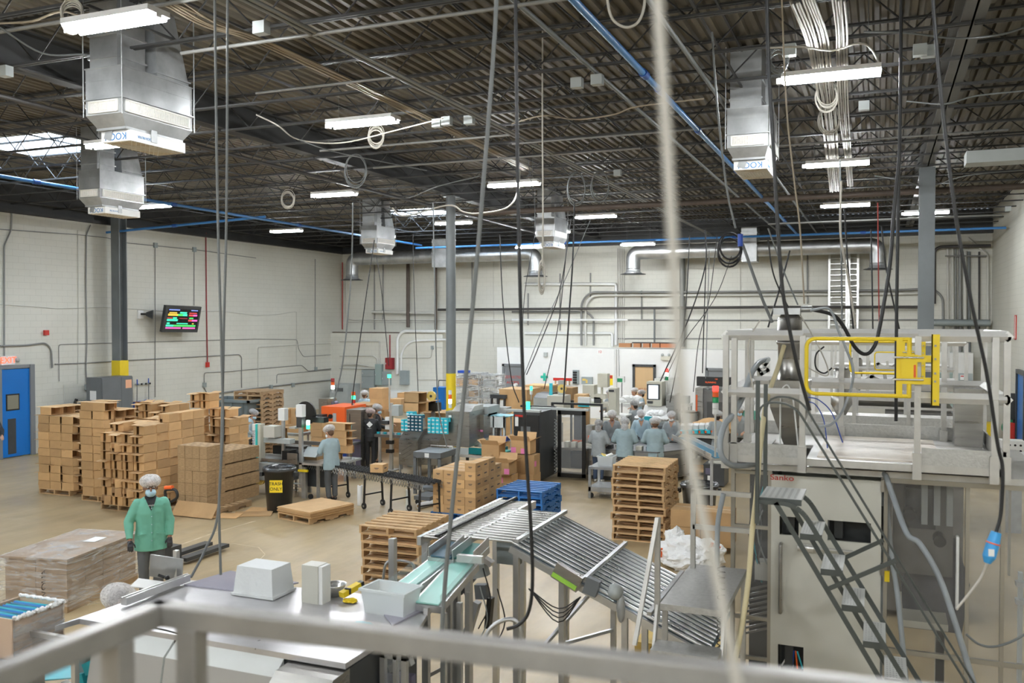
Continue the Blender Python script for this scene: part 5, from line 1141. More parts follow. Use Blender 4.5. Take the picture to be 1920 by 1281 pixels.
tower(att(996,750,25), .04, .12, ['white_plastic','lit_green'], 'slim green signal light above the black guarded machine', .15)
tower(att(990,768,21.2), .05, .2, ['lit_green'], 'green lamp on the roof of the black machine')
tower(att(1250,735,27), .05, .12, ['green','lit_white','lit_red'], 'slim signal light behind the stainless scanner', .35)
tower(att(1341,857,12.5), .042, .078, ['white_plastic','white_plastic','green','orange','lit_red'], 'large signal tower with a lit red top beside the platform', .60)
cable([(655,800),(656,780),(660,900),(664,860),(668,910)], 24, .006, 'cable_black', 'thin cable by the tall stainless cabinet')
tag(MB().cyl((0,0,0),(.02,0,.25),.05,n=10).build('air_regulator', 'cyan', loc=att(655,815,24)), 'pale blue air regulator hanging on the cable by the stainless cabinet', 'regulator')
# sheet pallet behind
for (x0, x1, yb, yt, lb) in ((650,693,850,758,'tall stack of flat brown sheets behind the stainless cabinet'),(700,755,846,790,'stack of flat cartons behind the printer mast'),(795,835,858,773,'stack of flat brown sheets between the teal cans and the column')):
    e = mach('sheet_bundle', lb, 'cardboard stack', x0, x1, yb, yt, 1.0, [('sheets', 'bundle', 0,1,.12,.98,0,1.0), ('top_sheet', 'cardboard_top', -.01,1.01,.98,1,-.02,1.02), ('pallet', 'wood_old', 0,1,0,.12,0,1)])
def tallbox(x0, x1, yb, yt, t, lb, open_=None, d=.5):
    p = att(x0, yb, t); w = ony(x1,yb,p.y).x-p.x; h = ony(x0,yt,p.y).z-p.z; e = empty('shipping_carton', p, 0, lb, 'carton')
    if open_: 
        th = .01; MB().bx((0,0,0),(w,th,h)).bx((0,d-th,0),(w,d,h)).bx((0,0,0),(w,d,th)).bx((0,0,h-th),(w,d,h)).bx((0,0,0),(th,d,h)).build('body', 'cardboard', e)
        MB().add([(w,0,h),(w,d,h),(w+.15,d,h+.01),(w+.15,0,h+.01),(w,0,h-.01),(w,d,h-.01),(w+.15,d,h),(w+.15,0,h)],[(0,1,2,3),(7,6,5,4),(0,4,5,1),(1,5,6,2),(2,6,7,3),(3,7,4,0)]).build('flap', 'cardboard_top', e)
    else: MB().bx((0,0,0),(w,d,h)).build('body', 'cardboard', e); MB().bx((0,.2,h),(w,.26,h+.002)).build('tape', 'tape_sealed_carton', e)
    return e
tallbox(695,721,788,768,29,'lowest of the tall cartons beside the blue-smocked worker'); tallbox(694,718,768,748,29,'middle one of the tall cartons beside the blue-smocked worker'); tallbox(692,717,748,728,29,'topmost of the tall cartons beside the blue-smocked worker')
tallbox(758,784,774,755,26,'lower open brown carton beside the big tape roll',True); tallbox(758,785,755,736,26,'upper open brown carton beside the big tape roll',True); tallbox(787,803,772,752,27,'dark open carton directly under the big tape roll',True)
tallbox(730,752,772,748,28,'brown carton behind the small green light'); tallbox(745,758,756,737,28.5,'half-hidden carton behind the open ones',True)
for (x0,x1,yb,yt,lb) in ((525,541,795,783,'lower sealed carton behind the white-topped post'),(525,541,783,767,'upper sealed carton behind the white-topped post'),(542,560,795,766,'sealed carton beside the black label reel'),(522,560,810,795,'wide carton low behind the label machine')): tallbox(x0,x1,yb,yt,27.5,lb)
tallbox(507,520,832,803,22,'open carton inside the taping machine',True,.4)
tallbox(490,506,832,806,22.3,'carton leaving the taping machine',None,.4)
mach('carton_shelf', 'low bench carrying the sealed cartons behind the label machine', 'bench', 520, 562, 852, 812, .8, [('top','machine_grey',0,1,.9,1,0,.8)]+legs4(.05,.9))
# tape roll machines
def troll(x, y, t, r, lb): 
    e = empty('tape_roll', att(x,y,t), 0, lb, 'tape roll'); MB().cyl((0,0,0),(.0,.08,0),r,n=28).build('roll','tape',e); MB().cyl((0,-.01,0),(0,.09,0),r*.28,n=16).build('hub','machine_dark',e)
troll(808,743,26,.14,'yellow tape roll beside the blue tank'); troll(1053,729,29,.14,'yellow tape roll in front of the office wall')
mach('taping_machine', 'grey taping head below the yellow roll by the blue tank', 'machine', 795, 822, 862, 755, .6, [('head','machine_dark',.2,.9,.85,1,0,.3), ('column','galv_dull',.4,.6,0,.85,.1,.2)])
e = mach('air_tank', 'blue tank with a pipe frame behind the yellow tape roll', 'tank', 812, 833, 850, 724, .5, [('tank','blue_door',0,1,.55,.98,0,.5), ('stand','machine_dark',.1,.9,0,.55,.05,.45)]); MB().tube(rounded([(.1,.2,e['h']*.95),(.1,.2,e['h']*1.08),(.4,.2,e['h']*1.08),(.4,.2,e['h']*.95)],.05),.012,6).build('frame','black',e)
# printer mast and can conveyor
e = mach('can_conveyor', 'steel conveyor with a tall printer mast feeding teal cans', 'conveyor', 702, 752, 880, 814, .4, [('bed','steel_dark',0,1,.92,1,0,.35), ('mast','alu',.60,.70,0,1.9,-.05,.03), ('>print_head','machine_grey',.72,.98,1.55,1.85,-.1,.15), ('>print_head','machine_dark',.3,.58,1.3,1.4,-.1,.1), ('clamp','black',.5,.72,.75,.85,-.1,.05), ('clamp','black',.5,.72,.5,.6,-.1,.05), ('post','alu',.15,.23,0,.92,.0,.06), ('post','alu',.4,.5,0,.92,.25,.32), ('foot','galv',.5,.8,0,.03,-.2,.2), ('white_bag','paper',.42,.58,1.15,1.5,-.02,.05)])
for i in range(8): o = MB().cyl((0,0,0),(0,0,.05),.05,n=14).build('flat_can', 'steel_bright' if i % 2 else 'teal'); o.location = e.location+V((.05+i*.11,.15,e['h']+.0)); tag(o, 'flat can riding on the steel conveyor', 'can', 'cans on the conveyor')
def cans(x, y, t, nx, nz, r, h, m_, lb, grp, rows=2):
    base = att(x, y, t)
    for i in range(nx):
        for k_ in range(nz):
            for j in range(rows):
                if j and k_ < nz-1: continue
                if 'canp'+m_ not in used:
                    used.add('canp'+m_); c = MB().cyl((0,0,0),(0,0,h*.96),r*.97,n=14); c.m(1).cyl((0,0,h*.96),(0,0,h),r,n=14); c.m(2).bx((-r*.6,-r*1.01,h*.3),(r*.6,-r*.9,h*.6)); M['canp'+m_] = o = c.build('can', [m_, 'teal', 'paper'])
                else: o = M['canp'+m_].copy(); col.objects.link(o)
                o.location = base+V((i*r*2.02, j*r*2, k_*h)); tag(o, lb, 'can', grp)
mach('can_table', 'table under the stacked teal cans', 'table', 750, 838, 880, 812, .9, [('top','machine_grey',0,1,.93,1,0,.9)]+legs4(.04,.93,'galv_dull',.8))
cans(768,808,23.6,4,5,.055,.085,'can_dark','dark teal can in the stack before the masked worker','stacked dark teal cans')
cans(756,808,23.9,2,3,.06,.10,'cyan','bright teal can beside the dark can stack','bright teal cans beside the dark stack'); cans(766,779,24.5,2,1,.06,.09,'cyan','bright teal can behind the dark can stack','bright teal cans at the back')
mach('teal_case', 'tall teal case standing behind the dark cans', 'case', 764, 776, 875, 774, .2, [('case','cyan',0,1,.6,1,0,.2), ('base','machine_grey',0,1,0,.6,0,.2)])
cans(806,812,23.6,5,4,.06,.10,'cyan','bright teal can in the stack beside the big stainless cabinet','bright teal cans by the cabinet')
mach('label_stack', 'patterned blue and white packs beside the big stainless cabinet', 'pack', 827, 838, 880, 788, .3, [('packs', mat('pattern_blue', (.05,.12,.45), .5, var=.8, scale=60, c2=(.7,.75,.85), detail=0), 0,1,.3,1,0,.3), ('base','machine_grey',0,1,0,.3,0,.3)])
# behind column: wrapped racks
for i, (x0, x1, yt, lb) in enumerate(((853,873,704,'plastic-wrapped shelf rack just behind the yellow column'),(876,898,700,'middle plastic-wrapped shelf rack with blue goods on top'),(902,930,703,'plastic-wrapped rack touching the office corner'))):
    e = mach('wrapped_rack', lb, 'rack', x0, x1, 800, yt, .9, [('post','galv',u,u+.05,0,1,y,y+.05) for u in (0,.95) for y in (0,.85)]+[('shelf','galv_dull',0,1,v,v+.02,0,.9) for v in (.1,.32,.54,.76,.97)])
    for v in (.12,.34,.56,.78): MB().bx((.05*e['w'],.1,v*e['h']),(rnd.uniform(.5,.95)*e['w'],.7,(v+rnd.uniform(.08,.16))*e['h'])).build('boxed_goods', rnd.choice(['cardboard','machine_grey','cardboard']), e)
    MB().bx((-.03,-.03,.1),(e['w']+.03,.93,e['h']+.02)).build('stretch_wrap', 'wrap', e)
mach('rack_top_goods', 'blue crate lying on the wrapped racks', 'crate', 856, 872, 800, 692, .5, [('crate','blue_bin',0,1,.93,.97,.1,.5), ('base','galv_dull',0,1,.915,.93,.1,.5)])
mach('dark_table', 'small black table with a speaker-like stand by the large carton', 'table', 920, 945, 838, 740, .6, [('top','machine_dark',-.05,1.15,.93,1,0,.6), ('column','machine_dark',.45,.6,0,.93,.0,.15), ('leg','machine_dark',.0,.1,0,.93,.0,.1), ('leg','machine_dark',.95,1.05,0,.93,.0,.1), ('panel','paper',.7,.95,.4,.9,-.02,0)])
e = mach('large_carton', 'large brown bulk carton beside the restricted door', 'carton', 936, 988, 838, 728, 1.2, [('body','cardboard',0,1.0,0,.97,0,1.2), ('side_flap','cardboard_top',-.02,1.02,.97,.985,0,1.22)])
mach('sheet_rack', 'stack of brown cartons behind the signal light by the office wall', 'cardboard stack', 985, 1030, 822, 722, .9, [('stack','bundle',0,1,.3,.97,0,.9), ('top_sheet','cardboard_top',-.02,1.02,.97,1,-.02,.9), ('pallet','wood_old',0,1,0,.1,0,.9), ('lower','cardboard',0,1,.1,.3,0,.9)])
mach('white_screen', 'round white cap of a machine behind the large carton', 'lamp', 960, 970, 800, 719, .3, [('dome','white_plastic',0,1,.93,1,0,.2,'cyl'), ('stem','galv',.4,.6,.2,.93,.1,.15)])
# packing machine in the centre back (grey, beige)
mach('heat_sealer', 'grey and white sealing machine in front of the office wall', 'machine', 1000, 1045, 845, 735, .9, [('body','machine_grey',0,.62,.45,.9,0,.9), ('hood','machine_dark',0,.62,.9,.97,0,.9,'wedge',.3), ('white_unit','machine_white',.62,1.3,.62,.95,-.1,.6), ('red_plate','red',.75,1.0,.72,.76,-.12,-.1), ('stand','galv_dull',.05,.9,0,.45,.1,.8), ('bottle','cyan',.62,.72,.95,1.15,.1,.2), ('case','machine_grey',.95,1.15,.95,1.2,.2,.4)])
mach('bag_stand', 'dark brown carton tray holding the yellow tape roll machine', 'machine', 1046, 1073, 840, 727, .6, [('tray','cardboard_in',0,1,.8,1,0,.6), ('frame','machine_dark',0,1,.62,.78,0,.5), ('leg','machine_dark',.1,.2,0,.62,0,.1), ('leg','machine_dark',.85,.95,0,.62,0,.1)])
mach('teal_topped_carton', 'brown carton holding white and teal packs behind the guard', 'carton', 1074, 1108, 858, 738, .6, [('carton','cardboard',0,.6,.5,.98,.1,.6), ('packs','paper',.3,.95,.8,.95,-.05,.1), ('>packs_band','teal',.32,.93,.8,.86,-.06,.1), ('base','galv_dull',0,1,0,.5,.1,.5)])
# beige sewing-type sealers
for i, (x0, x1, yb, yt, lb) in enumerate(((1092,1140,838,700,'beige multi-arm machine below the grey control box'),(1136,1166,862,728,'beige column machine with vented box head'))):
    if i == 0:
        e = mach('bag_closer', lb, 'machine', x0, x1, yb, yt, .8, [('table','machine_beige',0,1.2,.55,.6,0,.7), ('head','machine_beige',0,.45,.72,.84,0,.4), ('control_box','machine_beige',.62,1.0,.82,1,-.1,.2), ('arm','machine_beige',.3,.9,.66,.72,0,.3), ('motor','machine_dark',.45,.7,.6,.68,.0,.25), ('screen','machine_dark',.05,.3,.6,.7,-.05,0), ('lamp','lit_green',.27,.31,.56,.6,-.08,-.05), ('pipe','machine_beige',.68,.74,.0,.82,.1,.2)]+legs4(.06,.55,'machine_beige',.7))
    else:
        e = mach('bag_closer', lb, 'machine', x0, x1, yb, yt, .8, [('column_box','machine_beige',.15,.62,.62,1,0,.4), ('vent','machine_dark',.18,.5,.95,.98,-.02,0), ('head','machine_beige',-.45,.6,.38,.58,-.3,.3), ('table','paper',-.5,1.2,.60,.62,.1,.9), ('arm','machine_beige',.0,1.3,.30,.38,-.3,-.1), ('needle','black',.8,1.0,.26,.34,-.4,-.2), ('post','machine_beige',-.3,-.15,0,.4,-.1,.1), ('post','galv',.9,1.0,0,.4,-.1,.1), ('yellow_roll','orange',-.95,-.6,.28,.34,-.3,-.2)])
for i in range(4):
    MB().tube(spline([(0,0,0),(.05,-.05,-.2),(-.1,0,-.5),(.1,.05,-.8)],5),.01,5).build('hose','machine_beige',e,loc=(-.1+i*.12,-.2,.95))
e = mach('scale_display', 'green digital display on a thin pole', 'display', 1157, 1170, 845, 706, .1, [('housing','paper',0,1,.92,1,0,.1), ('screen','green',.0,.75,.925,.975,-.01,0), ('pole','steel_dark',.55,.65,0,.92,.04,.08), ('foot','galv',.2,1,0,.02,-.2,.2)])
mach('white_table', 'bright white table behind the beige column machine', 'table', 1140, 1196, 842, 756, .8, [('top','paper',0,1,.93,1,0,.9)]+legs4(.05,.93,'galv_dull',.8))
for i in range(6): o = blob('white_pouch', ['film_white'], None, (0,0,.09), (.14,.1,.08), 30+i, .3, 2); o.location = att(1168+i*5.5, 752-(i%2)*5, 28)-V((0,0,.08)); tag(o, 'white filled pouch on the table by the orange-haired worker', 'pouch', 'white pouches on the back table')
# scanner with monitor
e = mach('xray_scanner', 'stainless scanner with a lit monitor and white sloped apron', 'machine', 1204, 1246, 858, 712, 1.6,
  [('body','steel_bright',.0,1,.35,.66,.5,1.6), ('apron','paper',-.03,1.03,.43,.66,-.2,.7,'wedge',.55), ('apron_edge','steel_bright',-.03,1.03,.36,.43,-.2,.3), ('head','machine_beige',.12,.8,.66,.97,.2,.7), ('>monitor','machine_dark',.14,.72,.74,.94,.18,.2), ('>screen','lit_screen',.22,.64,.755,.925,.17,.18), ('>keys','machine_dark',.16,.4,.69,.72,.18,.2), ('rear_hood','steel_bright',.3,1.2,.66,1,.7,1.6), ('side','steel',.97,1.3,.3,.8,.3,1.4), ('leg','galv_dull',.05,.12,0,.4,.3,.4), ('leg','galv_dull',.9,.97,0,.4,.3,.4), ('leg','galv_dull',.9,.97,0,.4,1.2,1.3)])
mach('pouch_conveyor', 'steel conveyor under the heap of white packs', 'conveyor', 1196, 1262, 862, 790, .8, [('bed','galv',0,1,.9,1,0,.8), ('side','steel_dark',0,1,.8,.9,-.02,0)]+legs4(.05,.85,'galv_dull',.7))
q = att(1198, 789, 27.2)
for i in range(26): o = blob('white_pack', ['film_white'], None, (0,0,.07), (.13,.10,.07), 60+i % 5, .3, 2); o.location = q+V(((i % 9)*.105, (i//9)*.16, .02+(.1 if 2 < i % 9 < 7 and i > 8 else 0)+(i//9)*.03)); o.rotation_euler.z = i; tag(o, 'white filled pack in the heap below the scanner', 'pack', 'heap of white packs')
tag(MB().bx((0,-.1,0),(.22,.04,.18)).bx((.22,-.1,0),(.3,.04,.12)).build('teal_pack', 'teal', loc=att(1209,792,26.6)), 'teal and orange pack at the front of the white heap', 'pack')
mach('round_vat', 'large stainless vat behind the white-masked worker', 'vat', 1272, 1303, 866, 768, .8, [('vat','steel_bright',0,1,.05,.92,0,.9,'vcyl'), ('lid','steel',-.02,1.02,.92,.95,0,.9,'vcyl')])
mach('steel_bench', 'stainless bench with small boxes behind the vat', 'bench', 1240, 1292, 832, 756, .6, [('top','steel_bright',0,1,.93,1,0,.6), ('box','machine_grey',.55,.95,1,1.18,.1,.4), ('tin','galv',.1,.3,1,1.1,.1,.3)]+legs4(.05,.93,'galv_dull',.5))
e = mach('display_machine', 'dark windowed machine carrying a black display with small red lettering', 'machine', 1303, 1375, 862, 706, 1.2,
  [('cabinet','steel',0,.2,.05,.86,0,1.2), ('frame','steel_dark',.2,1,.0,.86,.1,1.2), ('window','clear_dirty',.2,1,.35,.84,0,.02), ('innards','machine_dark',.3,.9,.4,.7,.05,.1), ('side_lamp','orange',.02,.06,.5,.78,-.02,0), ('display','black',.05,.95,.86+.03,1.0,-.1,.1), ('>bracket','galv_dull',.3,.36,.85,.9,0,.1), ('>bracket','galv_dull',.7,.76,.85,.9,0,.1)])
mat('led_red', (1,.12,.03), .4, emit=(1,.15,.03), es=.35)
text('lettering', 'RUNNING', .07, 'led_red', e, (.42*e['w'],-.11,.935*e['h'])); text('lettering', '100', .06, 'led_red', e, (.56*e['w'],-.11,.975*e['h']))
# bag packs on incline infeed & belt to the platform machine
e = mach('pouch_table', 'grey table carrying the row of white and teal pouches', 'table', 1277, 1345, 884, 815, .7, [('top','machine_white',0,1,.93,1,0,.8), ('frame','machine_dark',.2,.9,.6,.9,.1,.6)]+legs4(.04,.93,'galv_dull',.7))
q = e.location+V((0,.1,e['h']))
for i in range(6):
    a = empty('pouch', q+V((-.05+i*.17,.05,.0+.012*i)), -.1, 'white pouch with a teal and orange band in the leaning row', 'pouch', 'row of banded pouches'); MB().box((.08,.1,.14),(.15,.16,.26),(.35,0,0)).build('pouch_body','film_white',a); MB().box((.08,.02,.06),(.152,.10,.09),(.35,0,0)).build('band', 'teal' if i % 2 else 'cyan', a); MB().box((.03,.01,.06),(.05,.11,.07),(.35,0,0)).build('orange_patch','orange',a)
tag(blob('wrapped_lump', ['cardboard'], None, (0,0,.15), (.6,.4,.25), 77, .2, 3, loc=q+V((.75,.7,.0))), 'wrapped brown lump behind the banded pouches', 'bundle')
A = att(1276,823,19.3); B_ = att(1352,862,16.2); e = empty('outfeed_belt', A, 0, 'narrow steel belt sloping from the packing counter to the platform machine', 'conveyor')
D_ = B_-A; MB().bar((0,0,0), D_, .34, .05).build('bed','galv',e); MB().bar((0,0,.03), D_+V((0,0,.03)), .24, .01).build('belt','teal_dark',e)
for s in (-1,1): MB().bar(V((s*.18,0,.05)), D_+V((s*.18,0,.05)), .02, .08).build('side_rail','steel_bright',e)
for f in (.3,.8): MB().bar(D_*f, V(((D_*f).x,(D_*f).y,-A.z+.0)), .05, .05).build('leg','galv_dull',e)
e = mach('black_equipment', 'low black equipment cart by the round bin', 'cart', 1319, 1358, 912, 866, .7, [('body','machine_dark',0,1,.05,.85,0,.7), ('top','machine_dark',-.02,1.02,.85,.9,0,.72), ('device','machine_white',.2,.9,.92,1,.1,.4), ('screen','purple_grey',.1,.35,.5,.75,-.02,0), ('pouch','paper',.2,.4,.25,.45,-.02,0)])
p = onf(1274, 892); put(po, p, 0, 'weathered pallet with one brown sheet behind the tall wooden stack', 'pallet'); tag(MB().bx((0,0,0),(1.0,1.1,.02)).build('carton_sheet','cardboard',loc=p+V((0,0,PH))), 'brown sheet on the pallet behind the tall wooden stack', 'cardboard')
mach('blue_bucket', 'tall blue bin beside the packing counter end', 'bin', 1276, 1281, 880, 845, .25, [('bin','blue_bin',0,1,0,1,0,.3), ('lid','machine_dark',0,1,1,1.03,0,.3)])
p = onf(645,872); tub('blue_crate', (p.x-.3,p.y,0), .5,.35,.35,'blue_bin','blue plastic crate on the floor behind the conveyor')
tub('blue_crate', onf(888,884), .25,.25,.12,'blue_bin','small blue crate under the inspection machine')
# jack handle behind the green smock
p = onf(318, 1060); e = empty('pallet_jack', (p.x,p.y,0), 0, 'hand pallet truck with an orange grip behind the green smock', 'pallet truck')
MB().tube([(0,0,.25),(0.02,0,.7),(.0,0,1.15)],.022,8).build('handle_shaft','black',e); MB().tube(rounded([(-.06,0,1.12),(-.1,0,1.3),(.16,0,1.32),(.2,0,1.18),(.05,0,1.1)],.08),.025,8).build('grip_loop','black',e); MB().cyl((-.08,0,1.33),(.08,0,1.35),.035).build('orange_grip','orange',e)
MB().box((0,0,.22),(.3,.25,.25)).build('pump','machine_dark',e); MB().bx((-.28,.1,.06),(-.1,1.2,.12)).build('fork','machine_dark',e); MB().bx((.1,.1,.06),(.28,1.2,.12)).build('fork','machine_dark',e); MB().cyl((-.05,0,.09),(.05,0,.09),.09).build('wheel','rubber',e)
p = onz(10,1, .0)
# floor tape lines
def fline(pts, w, m_, n): 
    P = [onf(x, y) for x, y in pts]; k = MB()
    for a, b in zip(P, P[1:]): d = (b-a).normalized(); s = V((-d.y,d.x,0))*w/2; k.quad(a-s+V((0,0,.004)), b-s+V((0,0,.004)), b+s+V((0,0,.004)), a+s+V((0,0,.004)))
    struct('floor_line_%d' % n, k, m_)
mat('floor_mark', (.62,.53,.38), .6, var=.2, scale=6)
fline([(0,857),(40,855),(76,853)], .07, 'safety_line', 1)
fline([(322,1027),(350,1018),(400,1000),(480,977)], .05, 'floor_mark', 2)
fline([(330,1033),(380,1024),(440,1020),(485,1027),(497,1040),(485,1052)], .02, 'floor_mark', 3)
# ================================================================ PEOPLE
from mathutils import noise as mnoise
mat('skin', (.50,.28,.18), .5, var=.06); mat('skin_dark', (.26,.13,.08), .5, var=.06)
mat('hair_dark', (.03,.02,.015), .6); mat('hair_brown', (.12,.06,.03), .6)
mat('smock_green', (.15,.43,.32), .7, bump=.25, bscale=5); mat('smock_blue', (.33,.43,.46), .75, bump=.25, bscale=5); mat('smock_grey', (.34,.37,.38), .75, bump=.25, bscale=5); mat('smock_light', (.42,.56,.64), .75, bump=.25, bscale=5)
mat('cloth_black', (.02,.02,.022), .7, bump=.2, bscale=5); mat('trouser_grey', (.10,.105,.11), .8, bump=.3, bscale=4); mat('jeans', (.05,.075,.13), .8, bump=.2)
mat('shoe', (.03,.03,.03), .6); mat('shoe_white', (.6,.6,.58), .6); mat('glove', (.03,.03,.035), .45); mat('mask_blue', (.45,.66,.78), .7, bump=.2, bscale=30); mat('mask_white', (.8,.8,.8), .7); mat('mask_black', (.02,.02,.02), .7)
mat('eye_dark', (.02,.01,.01), .3); mat('eye_white', (.7,.68,.65), .3); mat('lip', (.35,.12,.10), .5)
def net_mat(nm, c, lo=.3, hi=.7):
    m = bpy.data.materials.new(nm); m.use_nodes = True; N = m.node_tree.nodes; L = m.node_tree.links; b = N['Principled BSDF']
    b.inputs['Base Color'].default_value = c+(1,); b.inputs['Roughness'].default_value = .7
    tc = N.new('ShaderNodeTexCoord'); w = N.new('ShaderNodeTexNoise'); w.inputs['Scale'].default_value = 22; w.inputs['Detail'].default_value = 5; w.inputs['Distortion'].default_value = 2.5; L.new(tc.outputs['Object'], w.inputs['Vector'])
    r = N.new('ShaderNodeMapRange'); r.inputs['From Min'].default_value = .3; r.inputs['From Max'].default_value = .7; r.inputs['To Min'].default_value = lo; r.inputs['To Max'].default_value = hi; L.new(w.outputs[0], r.inputs['Value']); L.new(r.outputs[0], b.inputs['Alpha'])
    bp_ = N.new('ShaderNodeBump'); bp_.inputs['Strength'].default_value = .35; bp_.inputs['Distance'].default_value = .01; L.new(w.outputs[0], bp_.inputs['Height']); L.new(bp_.outputs[0], b.inputs['Normal'])
    M[nm] = m
net_mat('net', (.86,.86,.86)); net_mat('net_pink', (.85,.68,.66)); net_mat('net_grey', (.62,.62,.62), .3, .7)
def remesh(mb, vox, name, mats, parent, smooth=3, wr=0., wsc=6., seed=0):
    me = bpy.data.meshes.new('tmp'); me.from_pydata(mb.v, [], mb.f); o = bpy.data.objects.new('tmp', me); col.objects.link(o)
    r = o.modifiers.new('r', 'REMESH'); r.mode = 'VOXEL'; r.voxel_size = vox
    s = o.modifiers.new('s', 'SMOOTH'); s.factor = .6; s.iterations = smooth
    dg = bpy.context.evaluated_depsgraph_get(); dg.update()
    m2 = bpy.data.meshes.new_from_object(o.evaluated_get(dg)); bpy.data.objects.remove(o)
    if wr:
        of = V((seed*3.1, seed*1.7, 0)); ns = [v.normal.copy() for v in m2.vertices]
        for v, n in zip(m2.vertices, ns):
            q = v.co; v.co = q + n*(mnoise.noise(V((q.x*wsc*1.6, q.y*wsc*1.6, q.z*wsc*.8))+of) + .5*mnoise.noise(q*wsc*3+of))*wr
    m2.name = name
    for k in mats: m2.materials.append(M[k])
    m2.polygons.foreach_set('use_smooth', [True]*len(m2.polygons))
    ob = bpy.data.objects.new(name, m2); col.objects.link(ob); ob.parent = parent
    return ob
def cap(k, a, b, ra, rb, n=14):
    k.cyl(a, b, ra, rb, n=n); k.sph(a, ra, 12); k.sph(b, rb, 12)
def ell(k, c, s): k.sph(c, 1, 16, s)
def loft(k, rings, n=24):
    """rings: (cx, cy, z, rx, ry)"""
    vs = [(cx+rx*math.cos(i*2*PI/n), cy+ry*math.sin(i*2*PI/n), z) for cx, cy, z, rx, ry in rings for i in range(n)]; m_ = len(rings)
    k.add(vs, [(j*n+i, j*n+(i+1)%n, (j+1)*n+(i+1)%n, (j+1)*n+i) for j in range(m_-1) for i in range(n)] + [tuple(reversed(range(n))), tuple((m_-1)*n+i for i in range(n))])
ARMS = {
 'down': (((.27,.03,1.12),(.27,-.04,.88)), ((.27,.03,1.12),(.27,-.04,.88))),
 'work': (((.27,-.03,1.13),(.13,-.27,1.03)), ((.27,-.03,1.13),(.13,-.27,1.03))),
 'workhigh': (((.26,-.08,1.16),(.12,-.30,1.18)), ((.26,-.08,1.16),(.12,-.30,1.18))),
 'reach': (((.25,-.18,1.25),(.18,-.45,1.20)), ((.25,-.10,1.15),(.10,-.36,1.10))),
}
def person(p, face, lb, H=1.68, smock='smock_blue', under='skin', pants='trouser_grey', arms='work', lean=0., mask='mask_blue', net='net', head=(0.,0.), gloves=False, vox=.016, hem=.80, skin='skin', shoes='shoe', jacket=False, seed=1, wide=1., stance=.09, bun=False, z=0.):
    s = H/1.72; d = V((face[0]-p[0], face[1]-p[1])); rz = math.atan2(d.x, -d.y)
    e = empty('person', (p[0], p[1], z), rz, lb, 'person'); e.scale = (s*wide**.3, s*wide**.3, s)
    cl, sl = math.cos(lean), math.sin(lean)
    def T(q):
        q = V(q)
        if q.z <= .95 or lean == 0: return q
        y, zz = q.y, q.z-.95; return V((q.x, y*cl-zz*sl, .95+zz*cl+y*sl))
    if isinstance(arms, str): arms = ARMS[arms]
    eL, wL = arms[0]; eR, wR = arms[1]; eR = (-eR[0],)+tuple(eR[1:]); wR = (-wR[0],)+tuple(wR[1:])
    shL, shR = (.165,0,1.375), (-.165,0,1.375)
    hc = T((0,-.015,1.60)); hm = Matrix.Rotation(head[1], 3, 'Z') @ Matrix.Rotation(-head[0]-lean*.4, 3, 'X') if False else Matrix.Rotation(head[1], 3, 'Z') @ Matrix.Rotation(head[0]+lean*.6, 3, 'X')
    def Hh(q): return hc + hm @ (V(q)*1.1)
    # ---- body, one continuous surface
    k = MB()
    def TM(k_, f):
        n0 = len(k_.v); f(); k_.v[n0:] = [tuple(T(q)) for q in k_.v[n0:]]
    TM(k, lambda: loft(k, [(0,0,.88,.15,.10),(0,0,.98,.155,.10),(0,0,1.08,.14,.095),(0,0,1.22,.165,.11),(0,0,1.36,.17,.10),(0,0,1.44,.12,.075),(0,.0,1.47,.06,.055)]))
    cap(k, T((0,.01,1.44)), T((0,-.005,1.55)), .056, .052)
    n0 = len(k.v); ell(k, (0,.01,.02), (.077,.095,.105)); ell(k, (0,-.03,-.055), (.056,.062,.068)); ell(k, (0,-.105,-.015), (.013,.022,.026)); ell(k, (.079,.01,-.01), (.012,.02,.032)); ell(k, (-.079,.01,-.01), (.012,.02,.032)); ell(k, (0,-.072,.03), (.055,.022,.02)); ell(k, (0,-.082,-.075), (.03,.018,.02))
    k.v[n0:] = [tuple(Hh(q)) for q in k.v[n0:]]
    for sh, el, wr in ((shL,eL,wL),(shR,eR,wR)):
        cap(k, T(sh), T(el), .05, .04); cap(k, T(el), T(wr), .04, .028)
    for sg in (-1,1):
        hp, kn, an = (sg*.09,0,.9), (sg*(stance+.005),-.02,.50), (sg*stance,.01,.09)
        cap(k, hp, kn, .085, .055); cap(k, kn, an, .055, .038); cap(k, an, (sg*stance*1.05,-.10,.04), .035, .03)
    remesh(k, vox*.8, 'body', [skin], e)
    # ---- hands
    for sg, el, wr in ((1,eL,wL),(-1,eR,wR)):
        a = T(wr); d_ = (T(wr)-T(el)).normalized(); side = V((-sg,0,0)); side = (side-d_*side.dot(d_)).normalized(); nrm = d_.cross(side)*sg
        k = MB(); base = a; 
        P = lambda f, s_, n_: base + d_*f + side*s_ + nrm*n_
        cap(k, P(0,0,0), P(.03,0,0), .024, .026, 10)
        for i, s_ in enumerate((-.027,-.009,.009,.027)): cap(k, P(.02,s_*.7,0), P(.085,s_,0), .016, .0125, 8)
        for i, (s_, L_) in enumerate(((-.029,.055),(-.010,.07),(.010,.076),(.029,.068))):
            q1 = P(.085,s_,0); q2 = P(.085+L_*.5,s_*1.05,.012); q3 = P(.085+L_*.85,s_*1.05,.034)
            cap(k, q1, q2, .010, .0088, 8); cap(k, q2, q3, .0088, .007, 8)
        cap(k, P(.03,.026,.004), P(.065,.055,.016), .013, .011, 8); cap(k, P(.065,.055,.016), P(.095,.062,.030), .010, .008, 8)
        remesh(k, .006 if vox < .013 else .009, 'glove' if gloves else 'hand', ['glove' if gloves else skin], e, 1)
    # ---- trousers
    k = MB()
